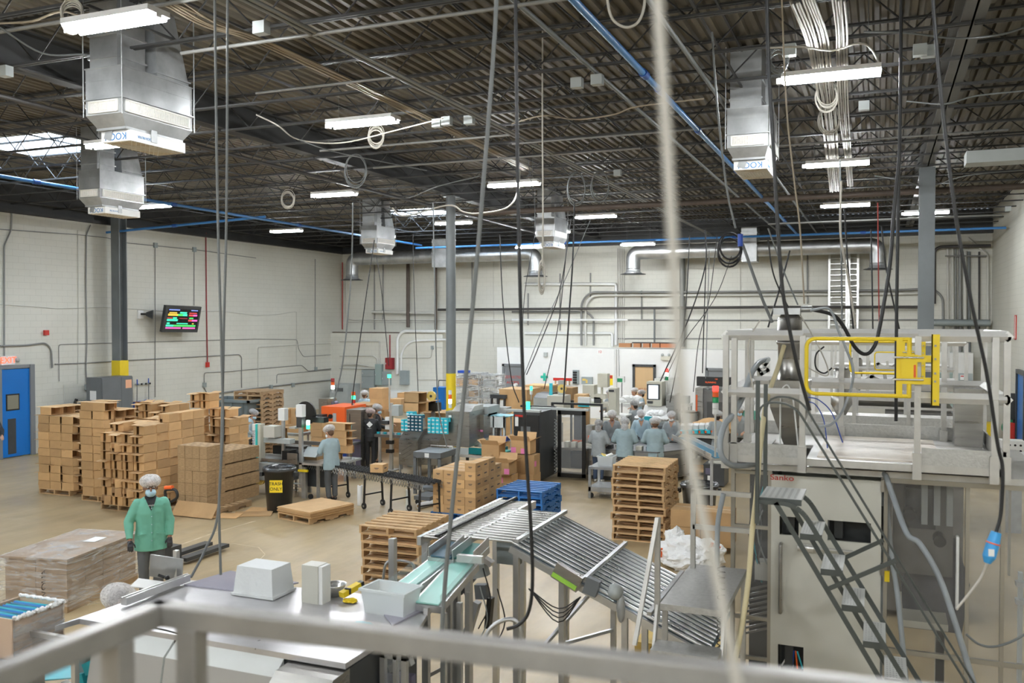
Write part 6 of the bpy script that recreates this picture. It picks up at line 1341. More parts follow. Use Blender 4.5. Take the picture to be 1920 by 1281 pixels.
    loft(k, [(0,0,.80,.165,.115),(0,0,.90,.17,.12),(0,0,1.0,.16,.115),(0,0,1.04,.15,.11)])
    for sg in (-1,1):
        cap(k, (sg*.09,0,.86), (sg*(stance+.005),-.02,.50), .098, .074); cap(k, (sg*(stance+.005),-.02,.50), (sg*stance,.012,.13), .074, .062)
    remesh(k, vox, 'trousers', [pants], e, 2, .007, 6, seed)
    for sg in (-1,1):
        k = MB(); k.sph((sg*stance,.005,.05), 1, 14, (.045,.06,.05)); k.sph((sg*stance*1.08,-.10,.036), 1, 14, (.047,.10,.036)); remesh(k, .012, 'shoe', [shoes], e, 1)
    # ---- smock
    k = MB(); hr = .215 if hem < .95 else .175
    rg = [(0,0,hem,hr,.145),(0,0,hem+.1,hr-.005,.145),(0,0,1.0,.195,.135),(0,0,1.12,.19,.13),(0,0,1.26,.205,.14),(0,0,1.36,.20,.125),(0,0,1.42,.15,.10),(0,.01,1.465,.085,.08)]
    if jacket: rg = [(0,0,hem,.18,.125),(0,0,1.05,.17,.12),(0,0,1.2,.185,.13),(0,0,1.36,.19,.12),(0,0,1.42,.15,.095),(0,.01,1.475,.08,.075)]
    rg = [r_ for i, r_ in enumerate(rg) if i == 0 or r_[2] > rg[i-1][2]]
    TM(k, lambda: loft(k, rg))
    for sh, el, wr in ((shL,eL,wL),(shR,eR,wR)):
        w2 = tuple(V(el).lerp(V(wr), .93)); cap(k, T(sh), T(el), .078, .066); k.cyl(T(el), T(w2), .066, .048, n=14); k.sph(T(el), .067, 12)
    sm = remesh(k, vox, 'jacket' if jacket else 'smock', [smock], e, 3, .010, 6, seed+5)
    # collar gap: undershirt
    k = MB(); f_ = [T(q) for q in ((-.075,-.06,1.475),(.075,-.06,1.475),(.055,-.112,1.42),(.03,-.142,1.36),(0,-.158,1.30),(-.03,-.142,1.36),(-.055,-.112,1.42))]; k.add(f_+[q+V((0,.03,0)) for q in f_], [(0,6,5,4,3,2,1)]+[(i,(i+1)%7,7+(i+1)%7,7+i) for i in range(7)]); ell(k, T((0,.0,1.467)), (.078,.07,.03)); k.build('undershirt', under, e)
    # ---- face
    for sg in (-1,1):
        k = MB(); k.sph(Hh((sg*.031,-.083,.012)), .0125, 10, (1.3,.8,.8)).m(1); k.sph(Hh((sg*.031,-.092,.011)), .0065, 8); k.build('eye', ['eye_white','eye_dark'], e)
        k = MB(); k.bar(Hh((sg*.015,-.096,.036)), Hh((sg*.048,-.086,.037)), .008, .006); k.build('eyebrow', 'hair_dark', e)
    if mask:
        k = MB(); n0 = len(k.v); ell(k, (0,-.052,-.058), (.066,.068,.056)); k.v[n0:] = [tuple(Hh(q)) for q in k.v[n0:]]
        for sg in (-1,1): k.tube([Hh((sg*.055,-.07,-.035)), Hh((sg*.078,-.03,-.01)), Hh((sg*.085,.01,.0))], .003, 5); 
        remesh(k, .007, 'face_mask', [mask], e, 2, .003, 20)
    else:
        k = MB(); k.sph(Hh((0,-.094,-.062)), 1, 10, (.022,.008,.007)); k.build('lips', 'lip', e)
    # ---- hair and net
    k = MB(); n0 = len(k.v); ell(k, (0,.022,.035), (.082,.095,.10)); ell(k, (0,.06,-.02), (.07,.06,.08)); k.v[n0:] = [tuple(Hh(q)) for q in k.v[n0:]]; hob = remesh(k, .012, 'hair', ['hair_dark' if seed % 3 else 'hair_brown'], e, 2)
    if net:
        k = MB(); n0 = len(k.v)
        ell(k, (0,.03,.07), (.132,.145,.088)) if not bun else (ell(k, (0,.04,.05), (.11,.13,.10)), ell(k, (0,.09,-.08), (.085,.08,.11)))
        k.v[n0:] = [tuple(Hh(q)) for q in k.v[n0:]]
        remesh(k, .013, 'hair_net', [net], e, 3, .006, 9, seed)
    return e
def at(x, yfoot): p = onf(x, yfoot); return (p.x, p.y)
def atT(x, t): p = att(x, 602, t); return (p.x, p.y)
CAMP = (0, 0)
# green smock
pg = atT(279, 13.35)
pe = person(pg, (1.2,0), 'tall person in a mint green smock, mask and gloves beside the wrapped load', H=1.86, smock='smock_green', under='cloth_black', arms=(((.245,.02,1.13),(.24,-.06,.90)),((.28,.0,1.14),(.27,-.12,.91))), vox=.011, gloves=True, hem=.74, seed=2, skin='skin_dark', head=(.05,.0))
for zz in (1.33,1.22,1.11,1.0,.89): MB().cyl((.005,-.142,zz),(.005,-.155,zz),.007,n=8).build('button', 'smock_light', pe)
MB().bar((.008,-.146,1.36),(.008,-.150,.77),.012,.004,(0,1,0)).build('placket', 'smock_green', pe)
for sx in (-1,1): MB().box((sx*.12,-.135,.98),(.11,.012,.012),(0,sx*.12,0)).build('pocket_edge', 'smock_green', pe)
k = MB()
for sg in (-1,1): k.tube([V((sg*.012,-.128,1.625)), V((sg*.03,-.118,1.64)), V((sg*.055,-.105,1.63)), V((sg*.055,-.105,1.605)), V((sg*.03,-.118,1.598)), V((sg*.012,-.115,1.61)), V((sg*.012,-.115,1.625))], .003, 5)
k.tube([V((-.055,-.105,1.625)), V((-.085,.0,1.615))], .003, 4); k.tube([V((.055,-.105,1.625)), V((.085,.0,1.615))], .003, 4); k.tube([V((-.012,-.117,1.62)), V((.012,-.117,1.62))], .003, 4)
k.build('glasses', 'black', pe)
text('lettering', 'WARE', .03, 'paper', pe, (0.0,-.155,1.372), (PI/2,0,0), .001)
# hair net at the front machine
pb2 = atT(203, 8.0); person(pb2, (atT(300,7.2)), 'person with a white hair net bending behind the front machine', H=1.84, smock='smock_blue', arms='work', lean=.25, vox=.013, seed=3, mask=None, head=(.25,0), skin='skin')
# person at the left edge
person(atT(-22, 25.0), atT(-40,24), 'person in a black shirt cut off at the picture edge by the blue door', H=1.75, smock='cloth_black', jacket=True, hem=.92, arms=(((.30,-.05,1.12),(.34,-.2,1.0)),((.27,-.03,1.13),(.2,-.2,1.0))), mask=None, net=None, seed=4)
S = person
S(at(462, 872), at(520, 872), 'person in a pale blue smock folding cartons beside the tall white machine column', H=1.62, smock='smock_light', arms='work', lean=.35, net='net_grey', seed=5, head=(.3,0))
S(at(622, 939), at(560, 925), 'person in a grey-blue smock standing side-on at the skate wheel conveyor', H=1.72, smock='smock_blue', arms='workhigh', lean=.12, mask='mask_white', seed=6, head=(.35,0), vox=.013, hem=.74)
pj = S(at(695, 878), at(715, 862), 'person in a black jacket with a white diamond on the back', H=1.66, smock='cloth_black', jacket=True, hem=.90, pants='cloth_black', arms='reach', lean=.05, net='net_pink', mask=None, seed=7, head=(.2,-.3))
d = MB().box((0,0,0),(.13,.006,.13),(0,PI/4,0)).build('diamond_print', 'paper', pj, loc=(0,.135,1.31)); text('lettering', 'SAFETY', .035, 'paper', pj, (0,.137,1.19), (PI/2,0,PI), .001)
S(at(704, 868), at(745, 868), 'person in black behind the diamond-backed jacket, wearing a blue mask', H=1.70, smock='cloth_black', jacket=True, hem=.90, pants='cloth_black', arms='reach', lean=.1, seed=8, head=(.2,.0))
S(at(684, 822), at(715, 815), 'person in a light blue smock and black mask standing by stacked tall cartons', H=1.68, smock='smock_light', mask='mask_black', arms='down', seed=9)
S(at(789, 868), at(770, 866), 'person with a grey hair net behind the teal cans', H=1.66, smock='smock_grey', mask='mask_black', arms='work', lean=.2, net='net_grey', seed=10, head=(.3,0))
# packing table
S(at(1122, 904), at(1165, 880), 'person in a grey smock and blue jeans at the packing table end', H=1.60, smock='smock_grey', pants='jeans', shoes='shoe_white', net='net_grey', arms='work', bun=True, mask=None, seed=11, lean=.08, hem=.72)
S(at(1146, 878), at(1160, 905), 'person with bare face bending over the far side of the packing table', H=1.66, smock='smock_grey', arms='work', lean=.35, mask=None, seed=12, head=(.3,0))
S(at(1171, 905), at(1180, 880), 'person in a wide grey-blue smock seen from behind, middle of the table', H=1.66, smock='smock_blue', arms='work', lean=.12, mask=None, net='net', seed=13, hem=.70, wide=1.5, bun=True)
S(at(1202, 874), at(1202, 905), 'person in a light smock and blue mask facing out across the table', H=1.62, smock='smock_light', arms='work', lean=.30, seed=14, head=(.35,0), gloves=True)
S(at(1228, 906), at(1225, 880), 'person in a grey-blue smock with a black hem, back turned, before the tall pallets', H=1.66, smock='smock_blue', arms='work', lean=.10, mask=None, seed=15, hem=.70, wide=1.6)
S(at(1260, 876), at(1230, 905), 'person in a grey smock and mask at the table end by the sloping belt', H=1.58, smock='smock_grey', arms='work', lean=.2, mask='mask_white', seed=16, head=(.3,0))
S(at(1192, 856), at(1165, 852), 'person in a grey smock standing side-on at the beige machine', H=1.70, smock='smock_grey', arms='workhigh', net='net_grey', seed=17, lean=.1, mask=None)
S(at(1262, 852), at(1240, 860), 'person in a grey smock with white mask beside the heap of white packs', H=1.60, smock='smock_grey', arms='workhigh', seed=18, lean=.1, mask='mask_white', net='net_grey')
S(at(1143, 824), at(1125, 822), 'person in a grey smock and grey net behind the beige machines', H=1.72, smock='smock_grey', arms='work', seed=19, net='net_grey', mask=None, head=(.0,.5))
S(at(1189, 812), at(1160, 815), 'person with orange hair under a net in front of the wooden door', H=1.66, smock='smock_grey', arms='reach', seed=21, mask=None)
S(at(1202, 822), at(1170, 822), 'person in a pale smock standing next to the orange-haired one', H=1.70, smock='smock_light', arms='reach', seed=20, mask=None, net='net_grey')
S(at(1345, 886), at(1350, 850), 'person in a grey smock seen from behind between the signal tower and the platform post', H=1.68, smock='smock_grey', arms='work', seed=22, mask=None, hem=.7)
S(at(1387, 870), at(1375, 900), 'person in a grey smock with blue mask and orange armband seen through the platform frame', H=1.68, smock='smock_grey', arms='work', lean=.15, seed=23, head=(.2,0))
S(at(1407, 858), at(1400, 890), 'person in a green smock mostly hidden behind the platform frame', H=1.72, smock='smock_green', arms='work', seed=24, mask=None)
# ================================================================ PLATFORM MACHINE (right)
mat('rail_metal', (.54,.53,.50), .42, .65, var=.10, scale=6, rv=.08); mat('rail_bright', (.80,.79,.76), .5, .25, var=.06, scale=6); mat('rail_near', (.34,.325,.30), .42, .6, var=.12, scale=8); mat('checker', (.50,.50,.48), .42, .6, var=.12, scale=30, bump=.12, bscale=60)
mat('stair_dark', (.085,.095,.09), .45, .3); mat('tread', (.66,.67,.65), .5); mat('deck_sheet', (.74,.72,.68), .45, var=.08, scale=2)
mat('hose_beige', (.66,.58,.36), .5, bump=.6, bscale=3); mat('hose_grey', (.33,.36,.38), .45, var=.1)
mat('brown_frame', (.36,.33,.27), .45, .3); mat('reflection_grey', (.10,.10,.11), .7, var=.2, scale=3)  # last grey is the tone of a dark reflection behind the guard
YP = 8.1
def Q(x, y, Y=YP): return ony(x, y, Y)
def diamond(k, a, b, s=.062):
    a, b = V(a), V(b); d = (b-a).normalized(); n_ = d.cross(V((0,0,1))).normalized(); q = s*.72
    vs = [p+o for p in (a, b) for o in (V((0,0,q)), n_*q, V((0,0,-q)), -n_*q)]; k.add(vs, [(0,1,5,4),(1,2,6,5),(2,3,7,6),(3,0,4,7),(0,3,2,1),(4,5,6,7)])
    k.m(0)
def sq_rail(k, a, b, s=.05): k.bar(a, b, s, s)
zr = (Q(1357,630).z+Q(1890,630).z)/2; zd = (Q(1380,850).z+Q(1860,883).z)/2; xa, xb = Q(1361,700).x, Q(1889,700).x; zm = Q(1600,742).z
YB2 = YP+1.75
e = empty('machine_platform', (0,0,0), 0, 'aluminium work platform with railings on top of the white packing machine', 'platform')
MB().bx((xa,YP,zd-.06),(xb,YP+.05,zd)).bx((xa,YB2-.05,zd-.06),(xb,YB2,zd)).bx((xa,YP,zd-.06),(xa+.05,YB2,zd)).bx((xb-.05,YP,zd-.06),(xb,YB2,zd)).build('deck_frame', 'rail_metal', e)
xh = Q(1512,840).x
MB().bx((xh,YP+.05,zd-.03),(xb-.05,YB2-.05,zd)).build('deck', 'deck_sheet', e)
MB().bx((xh+.08,YP+.12,zd),(xb-.45,YB2-.1,zd+.012)).build('board_sheet', mat('board_sheet', (.74,.66,.56), .5, var=.1, scale=2), e)
MB().bx((xa+.05,YP+.9,zd-.03),(xh,YB2-.05,zd)).build('deck', 'deck_sheet', e)
MB().bx((xa+.03,YP,zd),(xh,YP+.012,zd+.11)).build('toe_board', 'checker', e)
xr2 = Q(1728,850).x; MB().bx((xr2,YP,zd),(xb,YP+.012,zd+.14)).build('toe_board', 'checker', e)
MB().bx((xa,YB2-.01,zd),(xb,YB2,zd+.13)).build('toe_board', 'checker', e); MB().bx((xb-.012,YP,zd),(xb,YB2,zd+.13)).build('toe_board', 'rail_metal', e)
xg0, xg1 = Q(1505,700).x, Q(1721,700).x
for a, b, z in ((xa,xg0,zr),(xg1,xb,zr),(xa+.02,xg0,zm),(xg1,xb,zm)):
    k = MB(); diamond(k, (a,YP+.02,z), (b,YP+.02,z)); k.build('rail', 'rail_bright', e)
for a, b, z in ((xa,xb,zr),(xa,xb,zm)):
    k = MB(); diamond(k, (a,YB2-.03,z), (b,YB2-.03,z)); k.build('rail', 'rail_bright', e)
for x in (xa,xb):
    for z in (zr,zm): k = MB(); diamond(k, (x,YP,z), (x,YB2,z)); k.build('rail', 'rail_bright', e)
for x, y in ((xa,YP),(xa+.07,YP+.02),(xg0,YP),(xg1,YP),(xb-.085,YP),(xb,YP+.02),(xa,YB2-.03),(xb,YB2-.03),(xa+.9,YB2-.03),(xb-.35,YB2-.03),(xa+.09,YP+.75)):
    MB().bx((x-.024,y-.02,zd-.1),(x+.024,y+.03,zr)).bx((x-.034,y-.03,zd-.12),(x+.034,y+.038,zd+.1)).build('post', 'rail_metal', e)
# yellow safety gate
def gate(name_lb, ox, Y, s, z0, parent=None):
    g = empty('safety_gate', (ox,Y,z0), 0, name_lb, 'gate'); g.scale = (s,s,s)
    # local: x 0..1.1 (left edge .. post), z 0..0.6
    MB().tube(rounded([(.86,0,.555),(.0,0,.555),(.0,0,.05),(.88,0,.05)], .09, 7), .018, 12).build('loop', 'yellow', g)
    MB().bx((.76,-.02,.05),(.81,.0,.56)).build('upright', 'yellow', g)
    MB().cyl((.865,0,.04),(.865,0,.57),.020,n=12).bx((.80,-.03,.16),(.93,-.015,.42)).build('hinge', 'yellow', g)
    MB().bx((.90,-.033,.22),(.918,-.03,.33)).build('warning_sticker', 'orange', g)
    for z in (.19,.385): MB().bx((.93,-.03,z-.03),(1.07,-.015,z+.03)).build('bracket', 'yellow', g); MB().cyl((.73,-.04,z+.01),(.98,-.04,z+.01),.008,n=8).build('bolt', 'steel_bright', g)
    MB().bx((1.04,-.05,-.02),(1.105,-.035,.60)).bx((1.04,-.05,-.02),(1.05,.0,.60)).build('post_plate', 'yellow', g)
    for z in (.02,.19,.26,.385,.5): MB().cyl((1.07,-.065,z),(1.07,-.05,z),.010,n=8).build('bolt', 'steel', g)
    return g
gx = Q(1512,700,YP-.06); gs = (Q(1761,700,YP-.06).x-gx.x)/1.105
gate('largest yellow swing gate, on the near platform rail', gx.x, YP-.06, gs, Q(1512,748,YP-.06).z)
# machine body
YM = 8.32
def Z(x, y): return Q(x, y, YM)
zt = Z(1550,889).z; x0, x1, x2 = Z(1447,900).x, Z(1653,900).x, xb+.35; xl = xa+.02
e = empty('packing_machine', (0,YM,0), 0, 'large white-doored packing machine with clear side guards under the platform', 'machine')
MB().bx((xl,0,zt),(x2,1.9,zt+.05)).build('top_plate', 'rail_metal', e)
for x in (xa+.3,xa+.9,xb-.2,xa+1.5): MB().bx((x-.03,.1,zt+.05),(x+.03,.16,zd-.06)).bx((x-.03,1.3,zt+.05),(x+.03,1.36,zd-.06)).build('support', 'rail_metal', e)
zb = .25
# door with openings: built as strips
def wz(y, x=1550): return Z(x, y).z
def wx_(x, y=1000): return Z(x, y).x
holes = [(wx_(1462),wx_(1498),wz(1003,1480),wz(968,1480)), (wx_(1552),wx_(1633),wz(1015,1590),wz(977,1590)), (wx_(1459,1230),wx_(1507,1230),wz(1260,1483),wz(1209,1483))]
xs_ = sorted({x0,x1}|{h[0] for h in holes}|{h[1] for h in holes}); k = MB()
zs_ = sorted({zb+.55, zt-.03}|{h[2] for h in holes}|{h[3] for h in holes})
for a, b in zip(xs_, xs_[1:]):
    for c, d in zip(zs_, zs_[1:]):
        mx, mz = (a+b)/2, (c+d)/2
        if any(h[0] < mx < h[1] and h[2] < mz < h[3] for h in holes): continue
        k.bx((a,-.03,c),(b,0,d))
do = k.build('door', 'machine_white', e)
MB().bx((x0,-.028,zb),(wx_(1548,1250),.0,zb+.55)).build('base_panel', 'machine_white', e); MB().bx((wx_(1548,1250),-.02,zb),(x1,.02,zb+.55)).build('base_slot', 'black', e)
for h in holes: MB().bx((h[0],.25,h[2]-.1),(h[1]+.1,.27,h[3]+.1)).bx((h[0]+.05,.08,h[2]),(h[0]+.12,.2,h[3])).build('inner_unit', 'machine_dark', e)
h = holes[2]
for i, c in enumerate(('paper','teal','blue_bin','orange','cyan')): MB().box((h[0]+.06+i*.03,.1,h[2]+.08),(.012,.012,.16),(0,.5-.2*i,0)).build('tool', c, e)
hx = wx_(1465,1080); MB().tube(rounded([(hx,-.03,wz(1018,1465)),(hx,-.09,wz(1018,1465)),(hx,-.09,wz(1144,1465)),(hx,-.03,wz(1144,1465))],.015),.016,8).build('handle', 'steel', do)
MB().cyl((wx_(1497,1022),-.08,wz(1022,1497)),(wx_(1527,1028),-.08,wz(1025,1527)),.035,n=14).cyl((wx_(1527,1028),-.08,wz(1025,1527)),(wx_(1600,1035),-.08,wz(1031,1600)),.012,n=8).build('air_cylinder', 'steel_bright', e)
for y in (910,1065,1190): MB().bx((x1-.005,-.05,wz(y,1650)-.05),(x1+.02,-.02,wz(y,1650)+.05)).build('hinge', 'steel', do)
p = Z(1467,892); text('lettering', 'Sanko', .068, 'red', do, (p.x,-.036,p.z-.015), (PI/2,0,0), .002, sx=1.25)
# left clear guard
k = MB()
for x in (xl,x0-.03): k.bx((x,-.02,zb),(x+.035,.02,zt))
for z in (zt-.04,wz(990,1400),wz(1160,1400),wz(1235,1400)): k.bx((xl,-.018,z),(x0,.018,z+.03))
k.build('guard_frame', 'brown_frame', e); MB().bx((xl+.035,-.006,wz(1235,1400)),(x0-.03,.0,zt-.04)).build('pane', 'clear_dirty', e)
MB().bx((xl+.1,.5,.4),(x0,.9,zt-.1)).build('inner_unit', 'machine_dark', e); MB().bx((xl+.18,.25,wz(1100,1400)),(x0-.06,.4,wz(1065,1400))).build('control_box', 'machine_white', e)
for i in range(5): MB().tube(spline([(xl+.15+i*.05,.3,zt-.2),(xl+.2+rnd.uniform(-.08,.08),.2,zt-.6),(xl+.12+i*.06,.3,zt-1.1)],5),.008,5).build('cable', ['black','cable_grey','teal','black','machine_grey'][i], e)
for i in range(9): MB().bar((xl+.1,.2,wz(1120,1400)-i*.05),(x0-.05,.2,wz(1105,1400)-i*.05),.012,.02).build('roller', 'steel_dark', e)
# right clear guard
k = MB(); xm = Z(1810,1000).x; xn = Z(1876,1000).x
for x in (x1+.02,xm,xn,x2-.03): k.bx((x,-.02,zb),(x+.03,.02,zt))
for z in (zt-.04,zb,wz(1240,1800)): k.bx((x1,-.018,z),(x2,.018,z+.04))
k.build('guard_frame', 'brown_frame', e); MB().bx((x1+.05,-.006,zb),(xm,.0,zt-.04)).build('pane', 'clear_dirty', e); MB().bx((xm+.03,-.006,zb),(x2-.03,.0,zt-.04)).build('pane', 'clear', e)
MB().tube(rounded([(wx_(1795,950),-.02,wz(1005,1795)),(wx_(1795,950),-.07,wz(1005,1795)),(wx_(1795,950),-.07,wz(1138,1795)),(wx_(1795,950),-.02,wz(1138,1795))],.01),.013,8).build('handle', 'paper', e)
MB().bx((x1+.1,.6,1.9),(xm-.05,1.1,zt-.1)).build('inner_unit', 'steel_dark', e); MB().bx((x1+.2,.45,2.35),(xm-.2,.6,zt-.15)).build('inner_unit', 'machine_dark', e)
for i in range(3): MB().bx((xm-.32+i*.1,.35,zt-.45),(xm-.27+i*.1,.45,zt-.1)).build('valve', 'machine_grey', e)
for x, y in ((1706,972),(1764,1022)): p = Z(x,y); MB().cyl((p.x,.12,p.z),(p.x,.3,p.z),.05,n=18).build('round_port', 'black', e)
MB().bx((x1+.15,.3,1.5),(xm-.1,1.2,1.56)).bx((x1+.45,.3,.3),(x1+.52,.4,1.5)).bx((xm-.2,.3,.3),(xm-.13,.4,1.5)).build('inner_frame', 'machine_beige', e)
p = Z(1767,1130); tag(MB().prism([(-.28,-.45),(.20,-.45),(.26,.0),(.16,.35),(-.05,.42),(-.22,.32),(-.30,-.1)], .0, .25, 'y').build('reflection_form', 'reflection_grey', e, loc=(p.x,.65,p.z)), None)  # dark form standing in for a dark reflection behind the clear guard
MB().bx((x1+.03,-.03,wz(1090,1668)),(x1+.07,-.01,wz(1070,1668))).build('safety_switch', 'yellow', e)
MB().bx((xl,1.8,zb),(x0,1.82,zt)).bx((x0,.9,zb),(x1+.05,.92,zt)).build('back_panel', 'machine_grey', e)
MB().bx((xl,.0,.0),(x2,1.85,zb)).build('plinth', 'machine_grey', e)
# weigher head and funnel on the platform
hp = Q(1480,700,YP+.75); e = empty('feeder_head', (hp.x,hp.y,0), 0, 'stainless feeder head with a cone hopper standing in the platform', 'hopper')
def hz(y): return Q(1480,y,YP+.75).z
MB().lathe([(.001,hz(590)),(.08,hz(590)),(.11,hz(598)),(.115,hz(640)),(.12,hz(640)),(.12,hz(645)),(.105,hz(647)),(.105,hz(712)),(.13,hz(714)),(.13,hz(720))], n=32).build('drum', 'steel', e)
MB().bx((-.17,-.16,hz(722)),(.19,.16,hz(712))).bx((-.16,-.15,hz(762)),(.18,.15,hz(722))).build('hopper_box', 'steel', e)
MB().add([(-.16,-.15,hz(762)),(.18,-.15,hz(762)),(.18,.15,hz(762)),(-.16,.15,hz(762)),(-.02,-.05,hz(845)),(.08,-.05,hz(845)),(.08,.05,hz(845)),(-.02,.05,hz(845))],[(0,1,5,4),(1,2,6,5),(2,3,7,6),(3,0,4,7),(4,5,6,7)]).build('cone', 'steel', e)
MB().bx((-.14,-.1,hz(590)),(.10,.06,hz(578))).cyl((.1,0,hz(580)),(.2,0,hz(580)),.03).build('motor', 'galv', e)
for i in range(7): MB().box((-.18-.015*i,-.12,hz(690)+.05*math.sin(i*2)),(.03,.03,.10),(0,i*.5,0)).build('fitting', rnd.choice(['steel_bright','machine_white','machine_grey']), e)
MB().tube(rounded([(-.06,-.2,hz(830)),(-.06,-.2,hz(730)),(.0,-.2,hz(716)),(.05,-.2,hz(740)),(.1,-.2,hz(830))],.08),.008,6).build('white_hose', 'paper', e)
MB().bx((-.42,-.5,zd+.01),(-.15,.3,zd+.02)).build('tray', 'deck_sheet', e)
for (a, b, c) in (((1440,430),(0,0),(0,0)),): pass
p = Q(1815,760,YP+1.45); tag(MB().bx((-.12,-.1,zd-p.z),(.12,.12,hz(700)-p.z if False else .16)).build('steel_column', 'steel', loc=p), 'square brushed steel column behind the deck boards', 'column')
# hoses
cable([(1470,648),(1458,690),(1443,732),(1434,770),(1424,850),(1418,930),(1410,1000),(1403,1090),(1388,1190),(1366,1290)], 7.0, .021, 'hose_beige', 'beige ribbed hose running down past the clear guard', name='hose', cat='hose', ts=[8.3,8.2,8.0,7.4,7.0,6.9,6.9,6.9,6.9,6.9])
cable([(1440,674),(1424,680),(1408,702),(1392,745),(1376,775),(1357,800),(1350,835),(1357,862),(1382,874),(1430,868)], 7.9, .026, 'hose_grey', 'thick grey hose looping beside the platform corner', name='hose', cat='hose', ts=[8.6,8.4,8.2,8.1,8.0,7.9,7.8,7.8,7.9,8.2])
cable([(1645,872),(1660,892),(1672,925),(1700,1000),(1725,1020),(1760,1080),(1790,1165),(1828,1290)], 7.4, .024, 'hose_grey', 'thick grey hose crossing in front of the clear guard', name='hose', cat='hose', ts=[7.9,7.7,7.6,7.3,7.2,7.1,7.0,6.9])
cable([(1655,880),(1662,940),(1672,1046),(1684,1126),(1700,1290)], 7.6, .022, 'hose_grey', 'grey hose hanging straight beside the white door hinge', name='hose', cat='hose', ts=[7.9,7.8,7.7,7.6,7.5])
cable([(1520,582),(1550,578),(1562,590),(1572,620),(1585,650),(1600,700),(1585,760),(1560,795),(1535,800)], 8.2, .012, 'hose_grey', 'grey air hose looping from the feeder motor to the deck', name='hose', cat='hose')
for i, pts in enumerate(([(1515,745),(1535,750),(1560,775),(1580,830)],[(1512,752),(1530,760),(1545,790),(1552,845)])): cable(pts, 8.3, .005, 'blue_bin', 'thin blue air line beside the feeder head', group='thin blue air lines')
cable([(1545,650),(1530,665),(1530,690),(1545,700),(1560,690)], 8.9, .008, 'cable_black', 'black looped cable behind the feeder head')
cable([(1425,600),(1404,640),(1405,690),(1415,740)], 7.9, .006, 'cable_white', 'thin white cord tied to the platform rail')
cable([(1500,590),(1530,640),(1552,690),(1548,705),(1515,690)], 8.5, .006, 'cable_white', 'white cord looping from the feeder motor')
# blue plug and wire
pp = att(1868,998,5.2); q2 = att(1851,1056,5.2); e = empty('cable_plug', pp, 0, 'blue cable plug with an orange ring hanging before the clear guard', 'plug'); d = q2-pp
MB().cyl((0,0,0), d*.35, .028, .036, n=16).cyl(d*.35, d*.8, .036, n=16).cyl(d*.8, d, .036, .018, n=16).build('body', mat('plug_blue', (.05,.35,.75), .4), e); MB().cyl(d*.34, d*.38, .039, n=16).build('ring', 'orange', e); MB().box(d*.62+V((0,-.035,0)),(.03,.01,.04)).build('symbol', 'paper', e)
cable([(1851,1056),(1838,1085),(1818,1112),(1794,1142)], 5.25, .007, 'cable_white', 'pale wire running from the blue plug to the guard handle')
cable([(1812,1190),(1835,1208),(1862,1213),(1895,1204),(1930,1185)], 6.5, .009, 'cable_grey', 'dark cable sagging across the clear guard')
# ------------- ship ladder
YS = 7.02; n0 = ony(1500,1000,YS); rise, run = .25, .148; ztop = n0.z+rise
e = empty('ship_ladder', (n0.x,YS,0), 0, 'steep dark grey ladder stair with punched treads in front of the white door', 'stairs')
land = MB().bx((ony(1424,937,YS).x-n0.x,.0,ztop-.02),(ony(1503,937,YS).x-n0.x,.48,ztop)); 
LX0 = ony(1424,937,YS).x-n0.x; LX1 = ony(1503,937,YS).x-n0.x
def slots(k, x0, x1, z):
    for i in range(6):
        for j in range(11): k.bx((x0+.015+(x1-x0-.03)*i/6,.03+j*.04,z),(x0+.015+(x1-x0-.03)*(i+.42)/6,.036+j*.04,z+.0015))
for n in range(0, int(ztop/rise)+1):
    z = ztop-n*rise; a, b = (LX0, LX1) if n == 0 else ((n-1)*run, (n-1)*run+.155)
    if z < .1: break
    t_ = MB().bx((a,.0,z-.02),(b,.48,z)).build('tread', 'tread', e); k = MB(); slots(k, a, b, z); k.build('slot', mat('slot_grey', (.28,.28,.28), .6) if 'slot_grey' not in M else 'slot_grey', t_); MB().bx((a,-.01,z-.045),(b,0,z)).build('nosing', 'stair_dark', t_)
sl = run/rise
def at_(z, dx=0): return (LX1*.0+ (ztop-rise-z)*sl + dx)
for y in (-.02,.50):
    MB().bar((LX0+.12,y,ztop-.03),(at_(.0,-.02)+.0,y,.0),.012,.035,(1,0,0)).build('stringer', 'stair_dark', e)
    pts = rounded([(LX0,y,ztop-.03),(LX1-.02,y,ztop-.03),(at_(.0,.17),y,.0)], .15, 6); k = MB()
    for a, b in zip(pts, pts[1:]): k.bar(a, b, .012, .035, (0,0,1) if abs((b-a).z) < .01 else (1,0,0))
    k.build('stringer', 'stair_dark', e)
zh = ony(1416,753,YS).z
for i, y in enumerate((-.03,.51)):
    pts = rounded([(LX0-.01,y,ztop-.1),(LX0-.01,y,zh),(LX1-.06,y,zh),tuple((ony(1812,1281,YS+y+.03)-e.location if i == 0 else ony(1826,1281,YS+y)-e.location))], .12, 7); k = MB()
    for a, b in zip(pts, pts[1:]): k.bar(a, b, .014, .036, (0,1,0))
    k.build('handrail', 'stair_dark', e)
MB().bx((LX0-.03,-.03,ztop-.2),(LX0+.0,.0,zh+.16)).bx((LX0-.03,.48,ztop-.2),(LX0+.0,.51,zh+.1)).build('post', 'stair_dark', e)
for u_, v_, y in (((1552,1105),(1680,1051),YS-.05),((1576,1050),(1656,1013),YS+.51)): MB().bar(ony(*u_,y)-e.location, ony(*v_,y)-e.location,.02,.03).build('brace', 'stair_dark', e)
